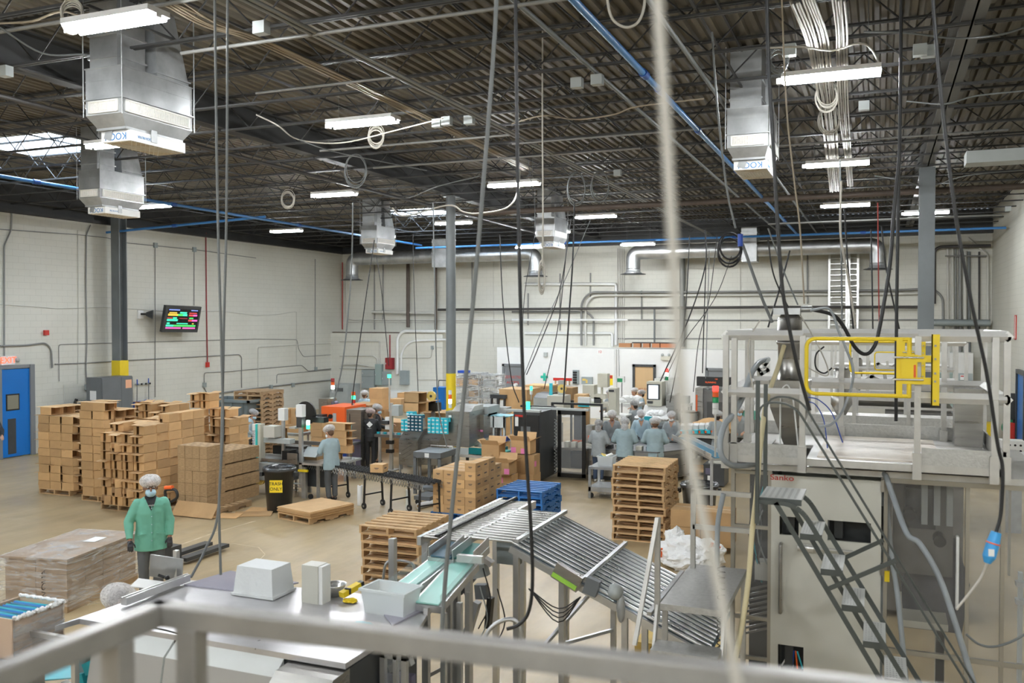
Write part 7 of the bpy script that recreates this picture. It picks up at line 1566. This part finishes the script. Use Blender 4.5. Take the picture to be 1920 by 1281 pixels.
# ------------- platforms further back
def far_platform(xp0, xp1, yr, ym, yd, Y, lb, gp, glb, mlb):
    z_r = ony(xp0,yr,Y).z; z_m = ony(xp0,ym,Y).z; z_d = ony(xp0,yd,Y).z; a = ony(xp0,yr,Y).x; b = ony(xp1,yr,Y).x
    e = empty('machine_platform', (a,Y,0), 0, lb, 'platform'); w = b-a
    MB().bx((0,0,z_d-.08),(w,1.7,z_d)).build('deck', 'rail_metal', e); MB().bx((0,0,z_d),(w,.015,z_d+.12)).build('toe_board', 'checker', e)
    for y in (.0,1.65):
        for z in (z_r,z_m): k = MB(); diamond(k,(0,y,z),(w,y,z)); k.build('rail', 'rail_bright', e)
    for x in (0,w*.3,w*.65,w):
        for y in (0,1.65): MB().bx((x-.024,y-.024,z_d),(x+.024,y+.024,z_r)).build('post', 'rail_metal', e)
    if gp:
        g0 = ony(gp[0],680,Y-.06); s = (ony(gp[1],680,Y-.06).x-g0.x)/1.105; gate(glb, g0.x, Y-.06, s, ony(gp[0],gp[2],Y-.06).z)
    m = empty('packing_machine', (a,Y+.15,0), 0, mlb, 'machine')
    MB().bx((0,0,.0),(w*.45,1.4,z_d-.25)).build('door', 'machine_white', m); MB().bx((w*.45,.05,.1),(w,1.4,z_d-.3)).build('inner_unit', 'steel_dark', m); MB().bx((w*.45,-.01,.1),(w,.0,z_d-.25)).build('pane', 'clear_dirty', m); MB().bx((0,0,z_d-.25),(w,1.4,z_d-.2)).build('top_plate', 'rail_metal', m)
    MB().lathe([(.001,.75),(.09,.75),(.12,.70),(.12,.35),(.15,.33),(.15,.2),(.05,0)], (w*.2,.7,z_d), 24).build('feeder_head', 'steel', m)
    for i in range(5): MB().box((w*.2+.25+i*.12,.6,z_d+.6),(.05,.05,.2),(0,i,0)).build('fitting', rnd.choice(['steel','machine_white']), m)
far_platform(1518,1812,641,722,792,13.6,'second work platform with the medium yellow gate',(1594,1735,705),'yellow swing gate on the second platform','second packing machine behind the one lettered in red')
far_platform(1560,1790,632,690,742,19.5,'third, smaller-looking work platform at the back',(1640,1720,697),'small yellow gate on the third platform','third packing machine at the back')
# things right of the platform
mach('electrical_cabinet', 'dark grey-green electrical cabinet seen behind the platform deck', 'cabinet', 1760, 1795, 880, 700, .8, [('body','panel_green',0,1,0,1,0,.8), ('door','panel_green',.05,.5,.05,.9,-.02,0), ('door','panel_green',.52,.95,.05,.9,-.02,0)])
mach('yellow_cabinet', 'yellow steel cabinet behind the second machine', 'cabinet', 1726, 1745, 850, 765, .6, [('body','yellow',0,1,0,1,0,.6)])
mach('white_cabinet', 'pale grey machine cabinet behind the deck boards', 'cabinet', 1745, 1760, 870, 760, .6, [('body','machine_beige',0,1,0,1,0,.6), ('switch','red',.3,.7,.7,.75,-.03,0)])
e = mach('warning_notice', 'small white notice on the far grey panel', 'sign', 1799, 1812, 840, 703, .05, [('board','paper',0,1,.93,1,0,.02), ('heading','red',.05,.95,.975,.99,-.01,0), ('stand','grey_panel',-.3,1.8,0,1.02,.03,.08)])
mach('floor_scale', 'yellow machine base beyond the platform toe board', 'machine', 1850, 1868, 836, 795, .8, [('base','yellow',0,1,0,1,0,.8)])
e = mach('bottle_rack', 'white perforated rack by the platform corner', 'rack', 1874, 1919, 1000, 826, .4, [('rack','paper',0,1,.85,1,0,.35), ('stand','galv_dull',.05,.95,0,.85,.1,.3)])
for i in range(4):
    for j in range(2): MB().cyl((e['w']*(.15+.23*i),-.008,e['h']*(.895+j*.06)),(e['w']*(.15+.23*i),0,e['h']*(.895+j*.06)),.022,n=10).build('hole', 'black', e)
mach('side_hopper', 'white sloped chute at the picture edge beside the perforated rack', 'chute', 1890, 1945, 1080, 858, .8, [('chute','paper',-.1,1,.8,1,0,.8,'wedge',.3), ('beam','yellow',-.8,1,.76,.79,-.03,.05), ('stand','brown_frame',.0,.08,0,.8,0,.1)])
mach('wall_rack', 'black rack holding a green bottle by the side wall extinguisher', 'rack', 1893, 1906, 860, 738, .3, [('rack','machine_dark',0,1,.55,1,0,.2), ('bottle','green',-.1,.25,.35,.6,-.1,.05,'cyl'), ('stand','machine_dark',.4,.6,0,.55,.1,.15)])
mach('steel_stand', 'stainless sloped stand at the lower picture edge', 'stand', 1908, 1935, 1281, 1075, .4, [('pole','machine_grey',.0,.3,0,1,0,.1), ('clamp','galv',-.2,.5,.72,.76,-.03,.1), ('clamp','galv',-.2,.5,.88,.92,-.03,.1)])
# ================================================================ FRONT MACHINE, CONVEYORS, RAIL
ZM = 1.90
def P2(x, y, z=ZM): return onz(x, y, z)
mat('steel_top', (.56,.55,.56), .32, .6, var=.12, scale=3, rv=.1); mat('perspex', (.50,.48,.56), .15, var=.06, alpha=.75); mat('panel_white', (.66,.68,.66), .4, var=.03); mat('panel_grey', (.40,.39,.37), .4, .2)
c = P2(300,1186); Yf = c.y; Xl = P2(150,1160).x; Xr = P2(742,1186).x
yb_l = P2(350,1090).y; yb_r = P2(800,1132).y
e = empty('wrapping_machine', (0,0,0), 0, 'long steel-topped wrapping machine running under the blurred front rail', 'machine')
Yd = P2(700,1203).y; xd0, xd1 = P2(662,1235).x, P2(778,1203).x
poly = [(Xl,Yf),(xd0,Yf),(xd0,Yd),(xd1,Yd),(P2(812,1135).x,P2(812,1135).y),(P2(640,1108).x,P2(640,1108).y),(P2(440,1092).x,P2(440,1092).y),(P2(352,1088).x,P2(352,1088).y),(P2(100,1185).x-.1,P2(100,1185).y+.1)]
MB().prism(poly, ZM-.04, ZM, 'z').build('top_plate', 'steel_top', e)
for pts in (((345,1096),(432,1070),(560,1092),(480,1112)), ((700,1126),(770,1118),(812,1135),(735,1172))):
    q = [P2(x,y,ZM+.012) for x, y in pts]; MB().prism([(p.x,p.y) for p in q], ZM+.001, ZM+.012, 'z').build('perspex_sheet', 'perspex', e)
X0 = Xl-.6; X1 = P2(745,1250).x+.35; W_ = X1-X0
# angled white covers then grey body
def cover(xa_, xb_, chamf=.12):
    k = MB(); z1, z2, z3 = ZM-.04, ZM-.13, ZM-.55
    k.add([(xa_,Yf,z1),(xb_,Yf,z1),(xb_+.0,Yf-.11,z2),(xa_,Yf-.11,z2)],[(0,1,2,3)]); k.m(1).add([(xa_,Yf-.11,z2),(xb_,Yf-.11,z2),(xb_,Yf-.20,z3),(xa_,Yf-.20,z3)],[(0,1,2,3)])
    k.m(0).add([(xa_,Yf,z1),(xa_,Yf-.11,z2),(xa_,Yf-.2,z3),(xa_,Yf,z3)],[(0,1,2,3)]).add([(xb_,Yf,z1),(xb_,Yf,z3),(xb_,Yf-.2,z3),(xb_,Yf-.11,z2)],[(0,1,2,3)]); k.m(1).add([(xa_,Yf-.2,z3),(xb_,Yf-.2,z3),(xb_,Yf,z3),(xa_,Yf,z3)],[(0,1,2,3)])
    return k
xc = [P2(258,1180).x-.35, P2(330,1190).x, P2(535,1225).x]
for a, b in zip(xc, xc[1:]): cover(a+.01, b-.01).build('cover', ['panel_white','panel_grey'], e)
MB().bx((xc[0],Yf-.05,.15),(xc[2],Yf+1.0,ZM-.55)).build('body', 'panel_grey', e)
MB().bx((P2(330,1150).x,Yf+.02,.15),(xd0,yb_l-.1,ZM-.05)).build('base_body', 'machine_dark', e)
xh0, xh1 = P2(545,1225).x, P2(655,1240).x
MB().prism([(Yf+.05,ZM-.05),(Yf-.15,ZM-.06),(Yf-.25,ZM-.14),(Yf-.25,ZM-.6),(Yf+.05,ZM-.6)], xh0, xh1, 'x').build('hood', 'steel', e)
for dz in (.2,.32,.44):
    for x in (xh0+.06,xh1-.06): MB().sph((x,Yf-.255,ZM-dz), .012, 8).build('bolt', 'steel_bright', e)
# clear doors right and left
for a, b, nm in ((xd0+.02, xd1, 'r'), (X0-.3, xc[0]-.05, 'l')):
    Yo = Yf; Yf = Yd+.2 if nm == 'r' else Yf; k = MB().bx((a,Yf-.22,.3),(a+.04,Yf-.18,ZM-.06)).bx((b-.04,Yf-.22,.3),(b,Yf-.18,ZM-.06)).bx((a,Yf-.22,ZM-.10),(b,Yf-.18,ZM-.06)).bx(((a+b)/2,Yf-.22,.3),((a+b)/2+.03,Yf-.18,ZM-.06)); k.build('door_frame', 'alu', e)
    MB().bx((a+.03,Yf-.205,.3),(b-.03,Yf-.2,ZM-.1)).build('pane', 'clear', e)
    for i in range(7): MB().box((a+(b-a)*rnd.random(),Yf-.05,ZM-.2-.12*i),(rnd.uniform(.08,.25),.06,rnd.uniform(.04,.12)),(0,rnd.uniform(-.6,.6),0)).build('mechanism', rnd.choice(['steel_bright','purple_grey','blue_bin','steel','teal']), e)
    Yf = Yo
for x in (Xl,X1-.1,(Xl+X1)/2):
    for y in (Yf,yb_l-.2): MB().bx((x-.04,y-.04,0),(x+.04,y+.04,.2)).build('foot', 'machine_dark', e)
cable([(258,1172),(290,1178),(325,1186),(380,1204),(440,1209),(500,1217),(538,1226)], 6.55, .006, 'cable_black', 'thin dark line drawing the seam along the front machine edge')  # dark tube added to draw the seam of the machine top
cable([(486,1098),(480,1108),(463,1122)], 7.3, .004, 'cable_black', 'short black wire on the steel top') if False else None
# aluminium extrusion rail and guide plate
a, b = P2(232,1128,ZM+.05), P2(352,1083,ZM+.05)
e = empty('guide_rail', a, 0, 'aluminium profile rail with black knobs on the front machine', 'rail')
MB().bar((0,0,0), b-a, .06, .06).bar((0,0,.034), b-a+V((0,0,.034)), .012, .008).build('profile', 'alu', e)
q = P2(331,1083,ZM+.05)-a; MB().bx((q.x-.02,q.y-.02,0),(q.x+.02,q.y+.02,.24)).build('upright', 'alu', e)
q = P2(312,1090,ZM+.02)-a; o = MB().box((0,0,.12),(.30,.012,.20),(.1,.12,0)).build('plate', 'galv', e, loc=q); o.rotation_euler.z = .3
for x, y in ((318,1086),(340,1078)): q = P2(x,y,ZM+.06)-a; MB().sph(q+V((0,-.03,.02)), .022, 10).cyl(q, q+V((-.08,-.05,.04)), .012).build('knob', 'black', e)
tag(MB().box((0,0,0),(.25,.14,.01),(.2,.1,.3)).build('tissue', 'paper', loc=P2(278,1096,ZM+.05)), 'crumpled white paper lying beside the aluminium rail', 'paper')
# bins and boxes on the top
mat('frosted', (.85,.87,.87), .45, alpha=.88, bump=.3, bscale=20); mat('frosted2', (.84,.88,.88), .35, alpha=.62)
p0 = P2(437,1116); w = (P2(520,1122)-p0).length
o = tub('inverted_bin', p0, .40,.30,.24,'frosted','frosted white bin turned upside down on the steel top')
o.rotation_euler = (0,0,0)
for ch in o.children: ch.rotation_euler = (PI,0,0); ch.location = (0,.30,.245)
e = empty('grey_enclosure', P2(566,1130), 0, 'upright pale grey electrical box on the steel top', 'electrical box')
MB().bx((0,0,0),(.155,.14,.31)).build('box', 'machine_white', e); MB().bx((.155,.01,.0),(.19,.13,.305)).build('lid', 'paper', e)
e = empty('steel_bowl', P2(628,1117), 0, 'small stainless bowl beside the grey box', 'bowl')
MB().lathe([(.001,0),(.05,0),(.085,.08),(.10,.10),(.095,.10),(.08,.08),(.045,.01),(.001,.01)], n=28).build('bowl', 'steel_bright', e)
a = P2(640,1116,ZM+.06); b = P2(673,1097,ZM+.10); e = empty('spirit_level', a, 0, 'yellow tool case with black clips behind the clear bin', 'tool case')
MB().bar((0,0,0), b-a, .06, .045).build('case', 'yellow', e); MB().box((b-a)*.5+V((0,-.035,0)),(.05,.02,.05)).build('clip', 'black', e); MB().bar((b-a)*1.0,(b-a)*1.2,.05,.04).build('end', 'black', e)
tag(blob('yellow_cloth', ['yellow'], None, (0,0,.015), (.06,.05,.02), 5, .3, 3, loc=P2(657,1130)), 'crumpled yellow cloth beside the clear bin', 'cloth')
tub('clear_bin', P2(676,1150), .40,.26,.20,'frosted2','clear plastic bin standing open on the steel top', rz=-.05)
tag(blob('film_scrap', ['cyan'], None, (0,0,.006), (.08,.05,.01), 8, .3, 3, loc=P2(680,1172)), 'scrap of cyan film on the steel top', 'film scrap')
tag(MB().cyl((0,0,0),(0,0,.05),.018).build('green_cap', 'green', loc=P2(637,1100,ZM+.0)), 'small green cap near the steel bowl', 'cap')
# carton of blue pouches
R_ = [onz(x, y, 1.97) for x, y in ((25,1163),(118,1130),(64,1119),(-30,1146))]
rz = ang(R_[0], R_[1]); w = (R_[1]-R_[0]).length; d = .46
e = empty('pouch_carton', (R_[0].x,R_[0].y,1.66), rz, 'open carton lined with clear film and packed with blue pouches', 'carton')
k = MB(); t = .012; h = .31
k.bx((0,0,0),(w,d,t)).bx((0,0,0),(w,t,h)).bx((0,d-t,0),(w,d,h)).bx((0,0,0),(t,d,h)).bx((w-t,0,0),(w,d,h)).build('body', mat('card_pale', (.58,.42,.30), .6), e)
MB().bx((-.012,-.012,-.01),(w+.012,d+.012,h+.012)).build('liner', 'wrap', e) if False else None
k = MB()
for i in range(40): u = i/40; k.tube([V((u*w,-.01+.015*math.sin(i*1.7),h+.01+.012*math.sin(i*2.3))), V(((i+1)/40*w,-.01+.015*math.sin((i+1)*1.7),h+.01+.012*math.sin((i+1)*2.3)))], .014, 6); 
for i in range(20): k.tube([V((w+.01*math.sin(i*1.9),i/20*d,h+.01)), V((w+.01*math.sin((i+1)*1.9),(i+1)/20*d,h+.012))], .014, 6)
k.build('film_edge', 'film_white', e)
MB().bx((-.006,-.008,.0),(w+.008,-.003,h)).bx((w+.003,0,0),(w+.008,d,h)).build('film_liner', 'wrap', e)
for i in range(13):
    o = MB().box((0,0,0),(.05,d*.85,.012),(0,.75,0)).build('pouch', ['teal','teal_dark','blue_door'][i%3]); o.location = e.matrix_basis @ V((.05+i*(w-.1)/12,d/2,h-.03)) if False else V((R_[0].x,R_[0].y,1.66))+Matrix.Rotation(rz,3,'Z') @ V((.05+i*(w-.1)/12,d/2,h-.03)); o.rotation_euler.z = rz+rnd.uniform(-.05,.05); tag(o, 'blue pouch standing in the film-lined carton', 'pouch', 'pouches in the film-lined carton')
MB_ = MB().bx((-.35,-.25,-.06),(w+.08,d+.05,-.0)); o = MB_.build('infeed_table', 'galv', loc=(R_[0].x,R_[0].y,1.655)); o.rotation_euler.z = rz; tag(o, 'grey steel shelf under the film-lined carton', 'shelf')
for s in (0,): MB().bx((0.1,0,-1.6),(.2,.1,-.06)).bx((w-.1,.2,-1.6),(w,.3,-.06)).build('leg', 'galv_dull', o)
p = onz(66,1272,1.2); tag(MB().box((0,0,0),(.5,.3,.01),(0,0,.6)).build('cyan_film', 'cyan', loc=p+V((0,.1,0))), 'sheet of bright cyan film low at the picture corner', 'film')
# ------------- inclined belts
def belt(a, b, w, m_, lb, ga=True, thick=.05):
    e = empty('belt_conveyor', a, 0, lb, 'conveyor'); d = b-a; n = V((-d.y,d.x,0)).normalized()
    MB().bar((0,0,-.04), d+V((0,0,-.04)), w+.06, .06).build('bed', 'alu', e); MB().bar((0,0,0), d, w, .012).build('belt', m_, e)
    for s in (-1,1): MB().bar(n*s*(w/2+.02)+V((0,0,.03)), d+n*s*(w/2+.02)+V((0,0,.03)), .008, .09).build('side_guard', 'clear' if ga else 'alu', e)
    return e, d, n
mat('belt_mint', (.38,.74,.66), .4, var=.04); mat('belt_green', (.02,.20,.17), .4); mat('belt_blue', (.06,.14,.20), .4)
z0_, z1_ = 1.98, 2.12
belt(P2(742,1112,z0_), P2(828,1046,z1_), .17, 'belt_mint', 'far lane of the inclined belt, pale mint green')
belt(P2(800,1132,z0_), P2(872,1052,z1_) , .20, 'belt_mint', 'near lane of the inclined belt, pale mint green')
belt(P2(826,1045,2.15), P2(862,1018,2.20), .20, 'belt_blue', 'dark blue belt at the top of the far lane', ga=False)
belt(P2(864,1048,2.15), P2(893,1020,2.20), .20, 'belt_green', 'dark green belt at the top of the near lane', ga=False)
tag(MB().bar(P2(858,1046,2.17), P2(905,1050,2.17), .05, .06).build('cross_cover', 'alu'), 'pale cover strip across the belt joint', 'cover')
# rod chute
YN, YFr = 7.46, 8.70; xs0, xe0 = -3.55, -3.05; zc0 = 2.22; xe1, ze1 = -1.28, 1.48
e = empty('rod_chute', (0,0,0), 0, 'long chute of parallel steel rods sloping down into the white machine', 'chute')
N_ = 14
for i in range(N_):
    y = YN+(YFr-YN)*i/(N_-1)
    MB().tube([(xs0-.0,y,zc0),(xe0,y,zc0),(xe1,y,ze1)], .017, 8).build('rod', 'steel_bright', e)
MB().add([(xe0,YN,zc0-.06),(xe1,YN,ze1-.06),(xe1,YFr,ze1-.06),(xe0,YFr,zc0-.06)],[(0,1,2,3)]).build('bed_sheet', mat('bed_blue', (.10,.16,.20), .3, .5), e)
for y in (YN-.03,YFr+.03): MB().bar((xe0,y,zc0-.06),(xe1,y,ze1-.06),.04,.06).build('side_beam', 'alu', e)
for f in (.04,.40,.72): x = xe0+(xe1-xe0)*f; z = zc0+(ze1-zc0)*f; MB().bar((x,YN-.06,z+.05),(x,YFr+.06,z+.05),.04,.03).build('cross_clamp', 'galv', e)
for i, (x, y) in enumerate(((-3.0,YN),(-2.95,YFr),(-2.45,YFr),(-2.0,YN),(-1.85,YN+.1),(-1.7,YN),(-2.62,YN+.15),(-1.6,YFr))):
    z = zc0+(ze1-zc0)*(x-xe0)/(xe1-xe0)-.08; MB().bx((x-.025,y-.025,.0),(x+.025,y+.025,z)).build('leg', 'alu', e)
for x, y, z in ((-2.95,YN,1.2),(-2.5,YN,.7)): MB().bar((x,y,z),(x+.5,YFr,z-.1),.03,.03).build('brace', 'alu', e)
MB().bar((-3.0,YN,1.0),(-2.6,YFr,1.55),.03,.03).build('brace', 'alu', e)
p = ony(1064,1082,YN-.1); MB().box((p.x,p.y,p.z),(.26,.06,.14),(0,.45,0)).build('control_box', 'steel', e); MB().box((p.x-.02,p.y-.035,p.z-.03),(.24,.01,.04),(0,.45,0)).build('green_label', mat('label_green', (.35,.65,.08), .5), e)
p = ony(1110,1100,YN-.1); MB().box((p.x,p.y,p.z),(.12,.07,.14),(0,.3,0)).build('relay_box', 'grey_cab', e)
for i in range(4): MB().tube(spline([(p.x-.1,p.y,p.z-.1),(p.x-.3,p.y-.02,p.z-.22-.04*i),(p.x-.6,p.y+.05,p.z-.1)],5),.006,5).build('cable', 'black', e)
p = ony(1164,1140,YN-.05); MB().sph((p.x,p.y,p.z), 1, 12, (.04,.03,.13)).build('hose_bundle', 'galv_dull', e); MB().sph(ony(1154,1110,YN-.05), .07, 12).build('pulley', 'machine_grey', e)
# roller table at the chute head
e = empty('roller_table', (0,0,0), 0, 'roller table with black chains where the belts meet the rod chute', 'conveyor')
xt0 = onz(862,1000,zc0).x-.25
for i in range(26): y = YN-.15+(YFr+.55-YN)*i/25; MB().cyl((xt0,y,zc0),(xs0+.05,y,zc0),.014,n=8).build('roller', 'steel', e)
for x in (xt0-.02,xs0+.06): MB().bar((x,YN-.2,zc0-.03),(x,YFr+.5,zc0-.03),.04,.08).build('side_beam', 'alu', e)
k = MB().bar(((xt0+xs0)/2,YN-.2,zc0+.03),((xt0+xs0)/2,YFr+.5,zc0+.03),.03,.02).build('chain', 'black', e)
for x, y in ((xt0,YN-.1),(xs0,YN-.1),(xt0,YFr+.3),(xs0,YFr+.3),(xt0+.25,YN+.3),(xt0-.35,YN-.1)): MB().bx((x-.03,y-.03,0),(x+.03,y+.03,zc0-.06)).build('leg', 'alu', e)
p = onz(955,1035,2.0); MB().box(p,(.22,.10,.22)).build('motor_box', 'grey_panel', e)
for z in (.9,1.5): MB().bar((xt0,YN-.1,z),(xs0,YN-.1,z+.2),.04,.03).build('brace', 'alu', e)
p = onz(900,1080,1.7)
for i, (dx, dz, sx, sz) in enumerate(((0,.05,.16,.12),(.02,-.15,.12,.14),(.1,-.35,.05,.3),(-.1,-.5,.06,.5),(.0,.2,.3,.05),(-.15,-.1,.08,.2))): MB().box(p+V((dx,0,dz)),(sx,.08,sz),(0,.2*i-.3,0)).build('drive_unit', ['machine_grey','grey_cab','black','galv_dull','alu','machine_dark'][i], e)
for i in range(6): q = p+V((rnd.uniform(-.4,.3),-.05,rnd.uniform(-.1,.1))); MB().tube(spline([q,q+V((.1,-.05,-.3)),q+V((-.05,0,-.6))],5),.007,5).build('cable', 'black' if i%2 else 'machine_grey', e)
# legs under the belts
e = empty('belt_stand', (0,0,0), 0, 'cluster of aluminium legs under the inclined belts', 'stand')
for x, y in ((832,1150),(842,1120),(862,1130),(878,1110),(800,1140),(856,1100)):
    q = onz(x, y, 1.95); MB().bx((q.x-.02,q.y-.02,0),(q.x+.02,q.y+.02,1.95)).build('leg', 'alu', e)
q0 = onz(832,1150,1.95); q1 = onz(878,1110,1.95)
for z in (.4,1.1): MB().bar((q0.x,q0.y,z),(q1.x,q1.y,z),.04,.04).build('cross_bar', 'alu', e)
cable([(902,1215),(915,1185),(935,1167),(960,1162),(975,1180),(978,1230),(975,1300)], 6.4, .016, 'galv', 'bent steel pipe handle rising below the belts', name='bent_pipe', cat='handle')
cable([(718,1090),(722,1062),(732,1052),(760,1053),(775,1060),(776,1080)], 9.0, .014, 'galv', 'grey pipe hoop behind the inclined belt', name='hoop_pipe', cat='handle')
# ------------- aluminium steps
YA = 6.9; a = ony(1237,1133,YA); b = ony(1358,1145,YA); zt_ = (a.z+b.z)/2; X0s, X1s = a.x, b.x; yb_ = onz(1293,1057,zt_).y
e = empty('aluminium_steps', (0,0,0), 0, 'aluminium step stand with handrails beside the white machine', 'steps')
MB().bx((X0s,YA,zt_-.05),(X1s,yb_,zt_)).build('top_platform', 'checker', e)
for i in (1,2,3,4,5,6):
    z = zt_-i*.255; y = YA-.0-i*.10
    if z < .1: break
    MB().bx((X0s-.0,y-.22,z-.04),(X1s+.0,y+.02,z)).build('tread', 'checker', e)
for x in (X0s-.02,X1s+.0): MB().bar((x,YA+.02,zt_-.02),(x,YA-.80,.0),.02,.07,(0,1,0)).build('stringer', 'rail_metal', e)
for x in (X0s+.02,X1s-.02):
    for y in (YA+.1,yb_-.05): MB().bx((x-.02,y-.02,0),(x+.02,y+.02,zt_-.05)).build('leg', 'rail_metal', e)
p = ony(1232,972,YA); MB().bx((p.x-.02,YA,zt_-.15),(p.x+.02,YA+.04,p.z)).build('post', 'rail_metal', e)
p2 = onz(1190,1213,1.3); MB().bar((p.x,YA+.01,p.z),ony(1190,1210,YA-.25),.03,.045,(0,1,0)).build('handrail', 'rail_metal', e)
yr_ = yb_-.15; pa = ony(1299,918,yr_); pb_ = ony(1349,921,yr_)
MB().bx((pa.x-.02,yr_,zt_),(pa.x+.02,yr_+.04,pa.z)).bx((pa.x-.02,yr_,pa.z-.04),(X1s+.05,yr_+.04,pa.z)).bx((pa.x,yr_,ony(1299,988,yr_).z-.02),(X1s+.05,yr_+.04,ony(1299,988,yr_).z+.02)).build('back_rail', 'rail_metal', e)
MB().tube(rounded([(pb_.x,yr_-.1,zt_),(pb_.x,yr_-.1,pb_.z-.25),(pb_.x+.05,yr_-.1,pb_.z)],.1),.022,8).build('grab_rail', 'hose_grey', e)
k = MB(); c0 = ony(1352,1062,YA+.3); 
k.tube([c0+V((.03*math.cos(j*.9),.03*math.sin(j*.9),-j*.0065)) for j in range(120)], .005, 5); k.build('coil_cord', 'black', e)
# yellow plastic pallet under steps
p = onf(1190,1222); q = onf(1350,1228); e = empty('plastic_pallet', (p.x,p.y,0), 0, 'yellow and black plastic pallet on the floor under the chute', 'pallet'); w = q.x-p.x
MB().bx((0,0,.09),(w,1.0,.13)).build('deck', mat('pallet_yellow', (.55,.38,.10), .6, var=.2), e)
for i in range(3): MB().bx((i*(w-.2)/2,0,0),(i*(w-.2)/2+.2,1.0,.09)).build('runner', 'pallet_yellow', e)
# ------------- near railing and deck of the viewing platform
ZR = 3.61; C_ = onz(300,1150,ZR); D_ = onz(1400,1275,ZR); dB = (D_-C_).normalized(); nB = V((-dB.y,dB.x,0))
e = empty('viewing_platform', (0,0,0), 0, 'blurred aluminium railing running across the bottom of the picture', 'railing')
E1 = C_+dB*2.6; E0 = V((C_.x,-1.6,ZR))
for z in (ZR,ZR-.5):
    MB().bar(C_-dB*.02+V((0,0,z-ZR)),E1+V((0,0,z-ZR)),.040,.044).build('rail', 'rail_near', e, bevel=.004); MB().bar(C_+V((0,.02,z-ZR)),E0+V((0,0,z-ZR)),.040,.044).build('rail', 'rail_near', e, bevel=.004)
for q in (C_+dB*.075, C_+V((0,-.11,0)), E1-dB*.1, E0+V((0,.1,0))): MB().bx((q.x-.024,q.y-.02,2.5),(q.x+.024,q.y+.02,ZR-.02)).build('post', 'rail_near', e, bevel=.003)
MB().prism([(C_.x-.04,-1.6),(E1.x,-1.6),(E1.x,E1.y+.03),(C_.x-.04,C_.y+.03)], 2.44, 2.5, 'z').build('deck', 'checker', e)
for x, y in ((C_.x,C_.y-.05),(E1.x-.1,E1.y-.1),(C_.x,-1.5),(E1.x-.1,-1.5)): MB().bx((x-.04,y-.04,0),(x+.04,y+.04,2.44)).build('leg', 'rail_metal', e)
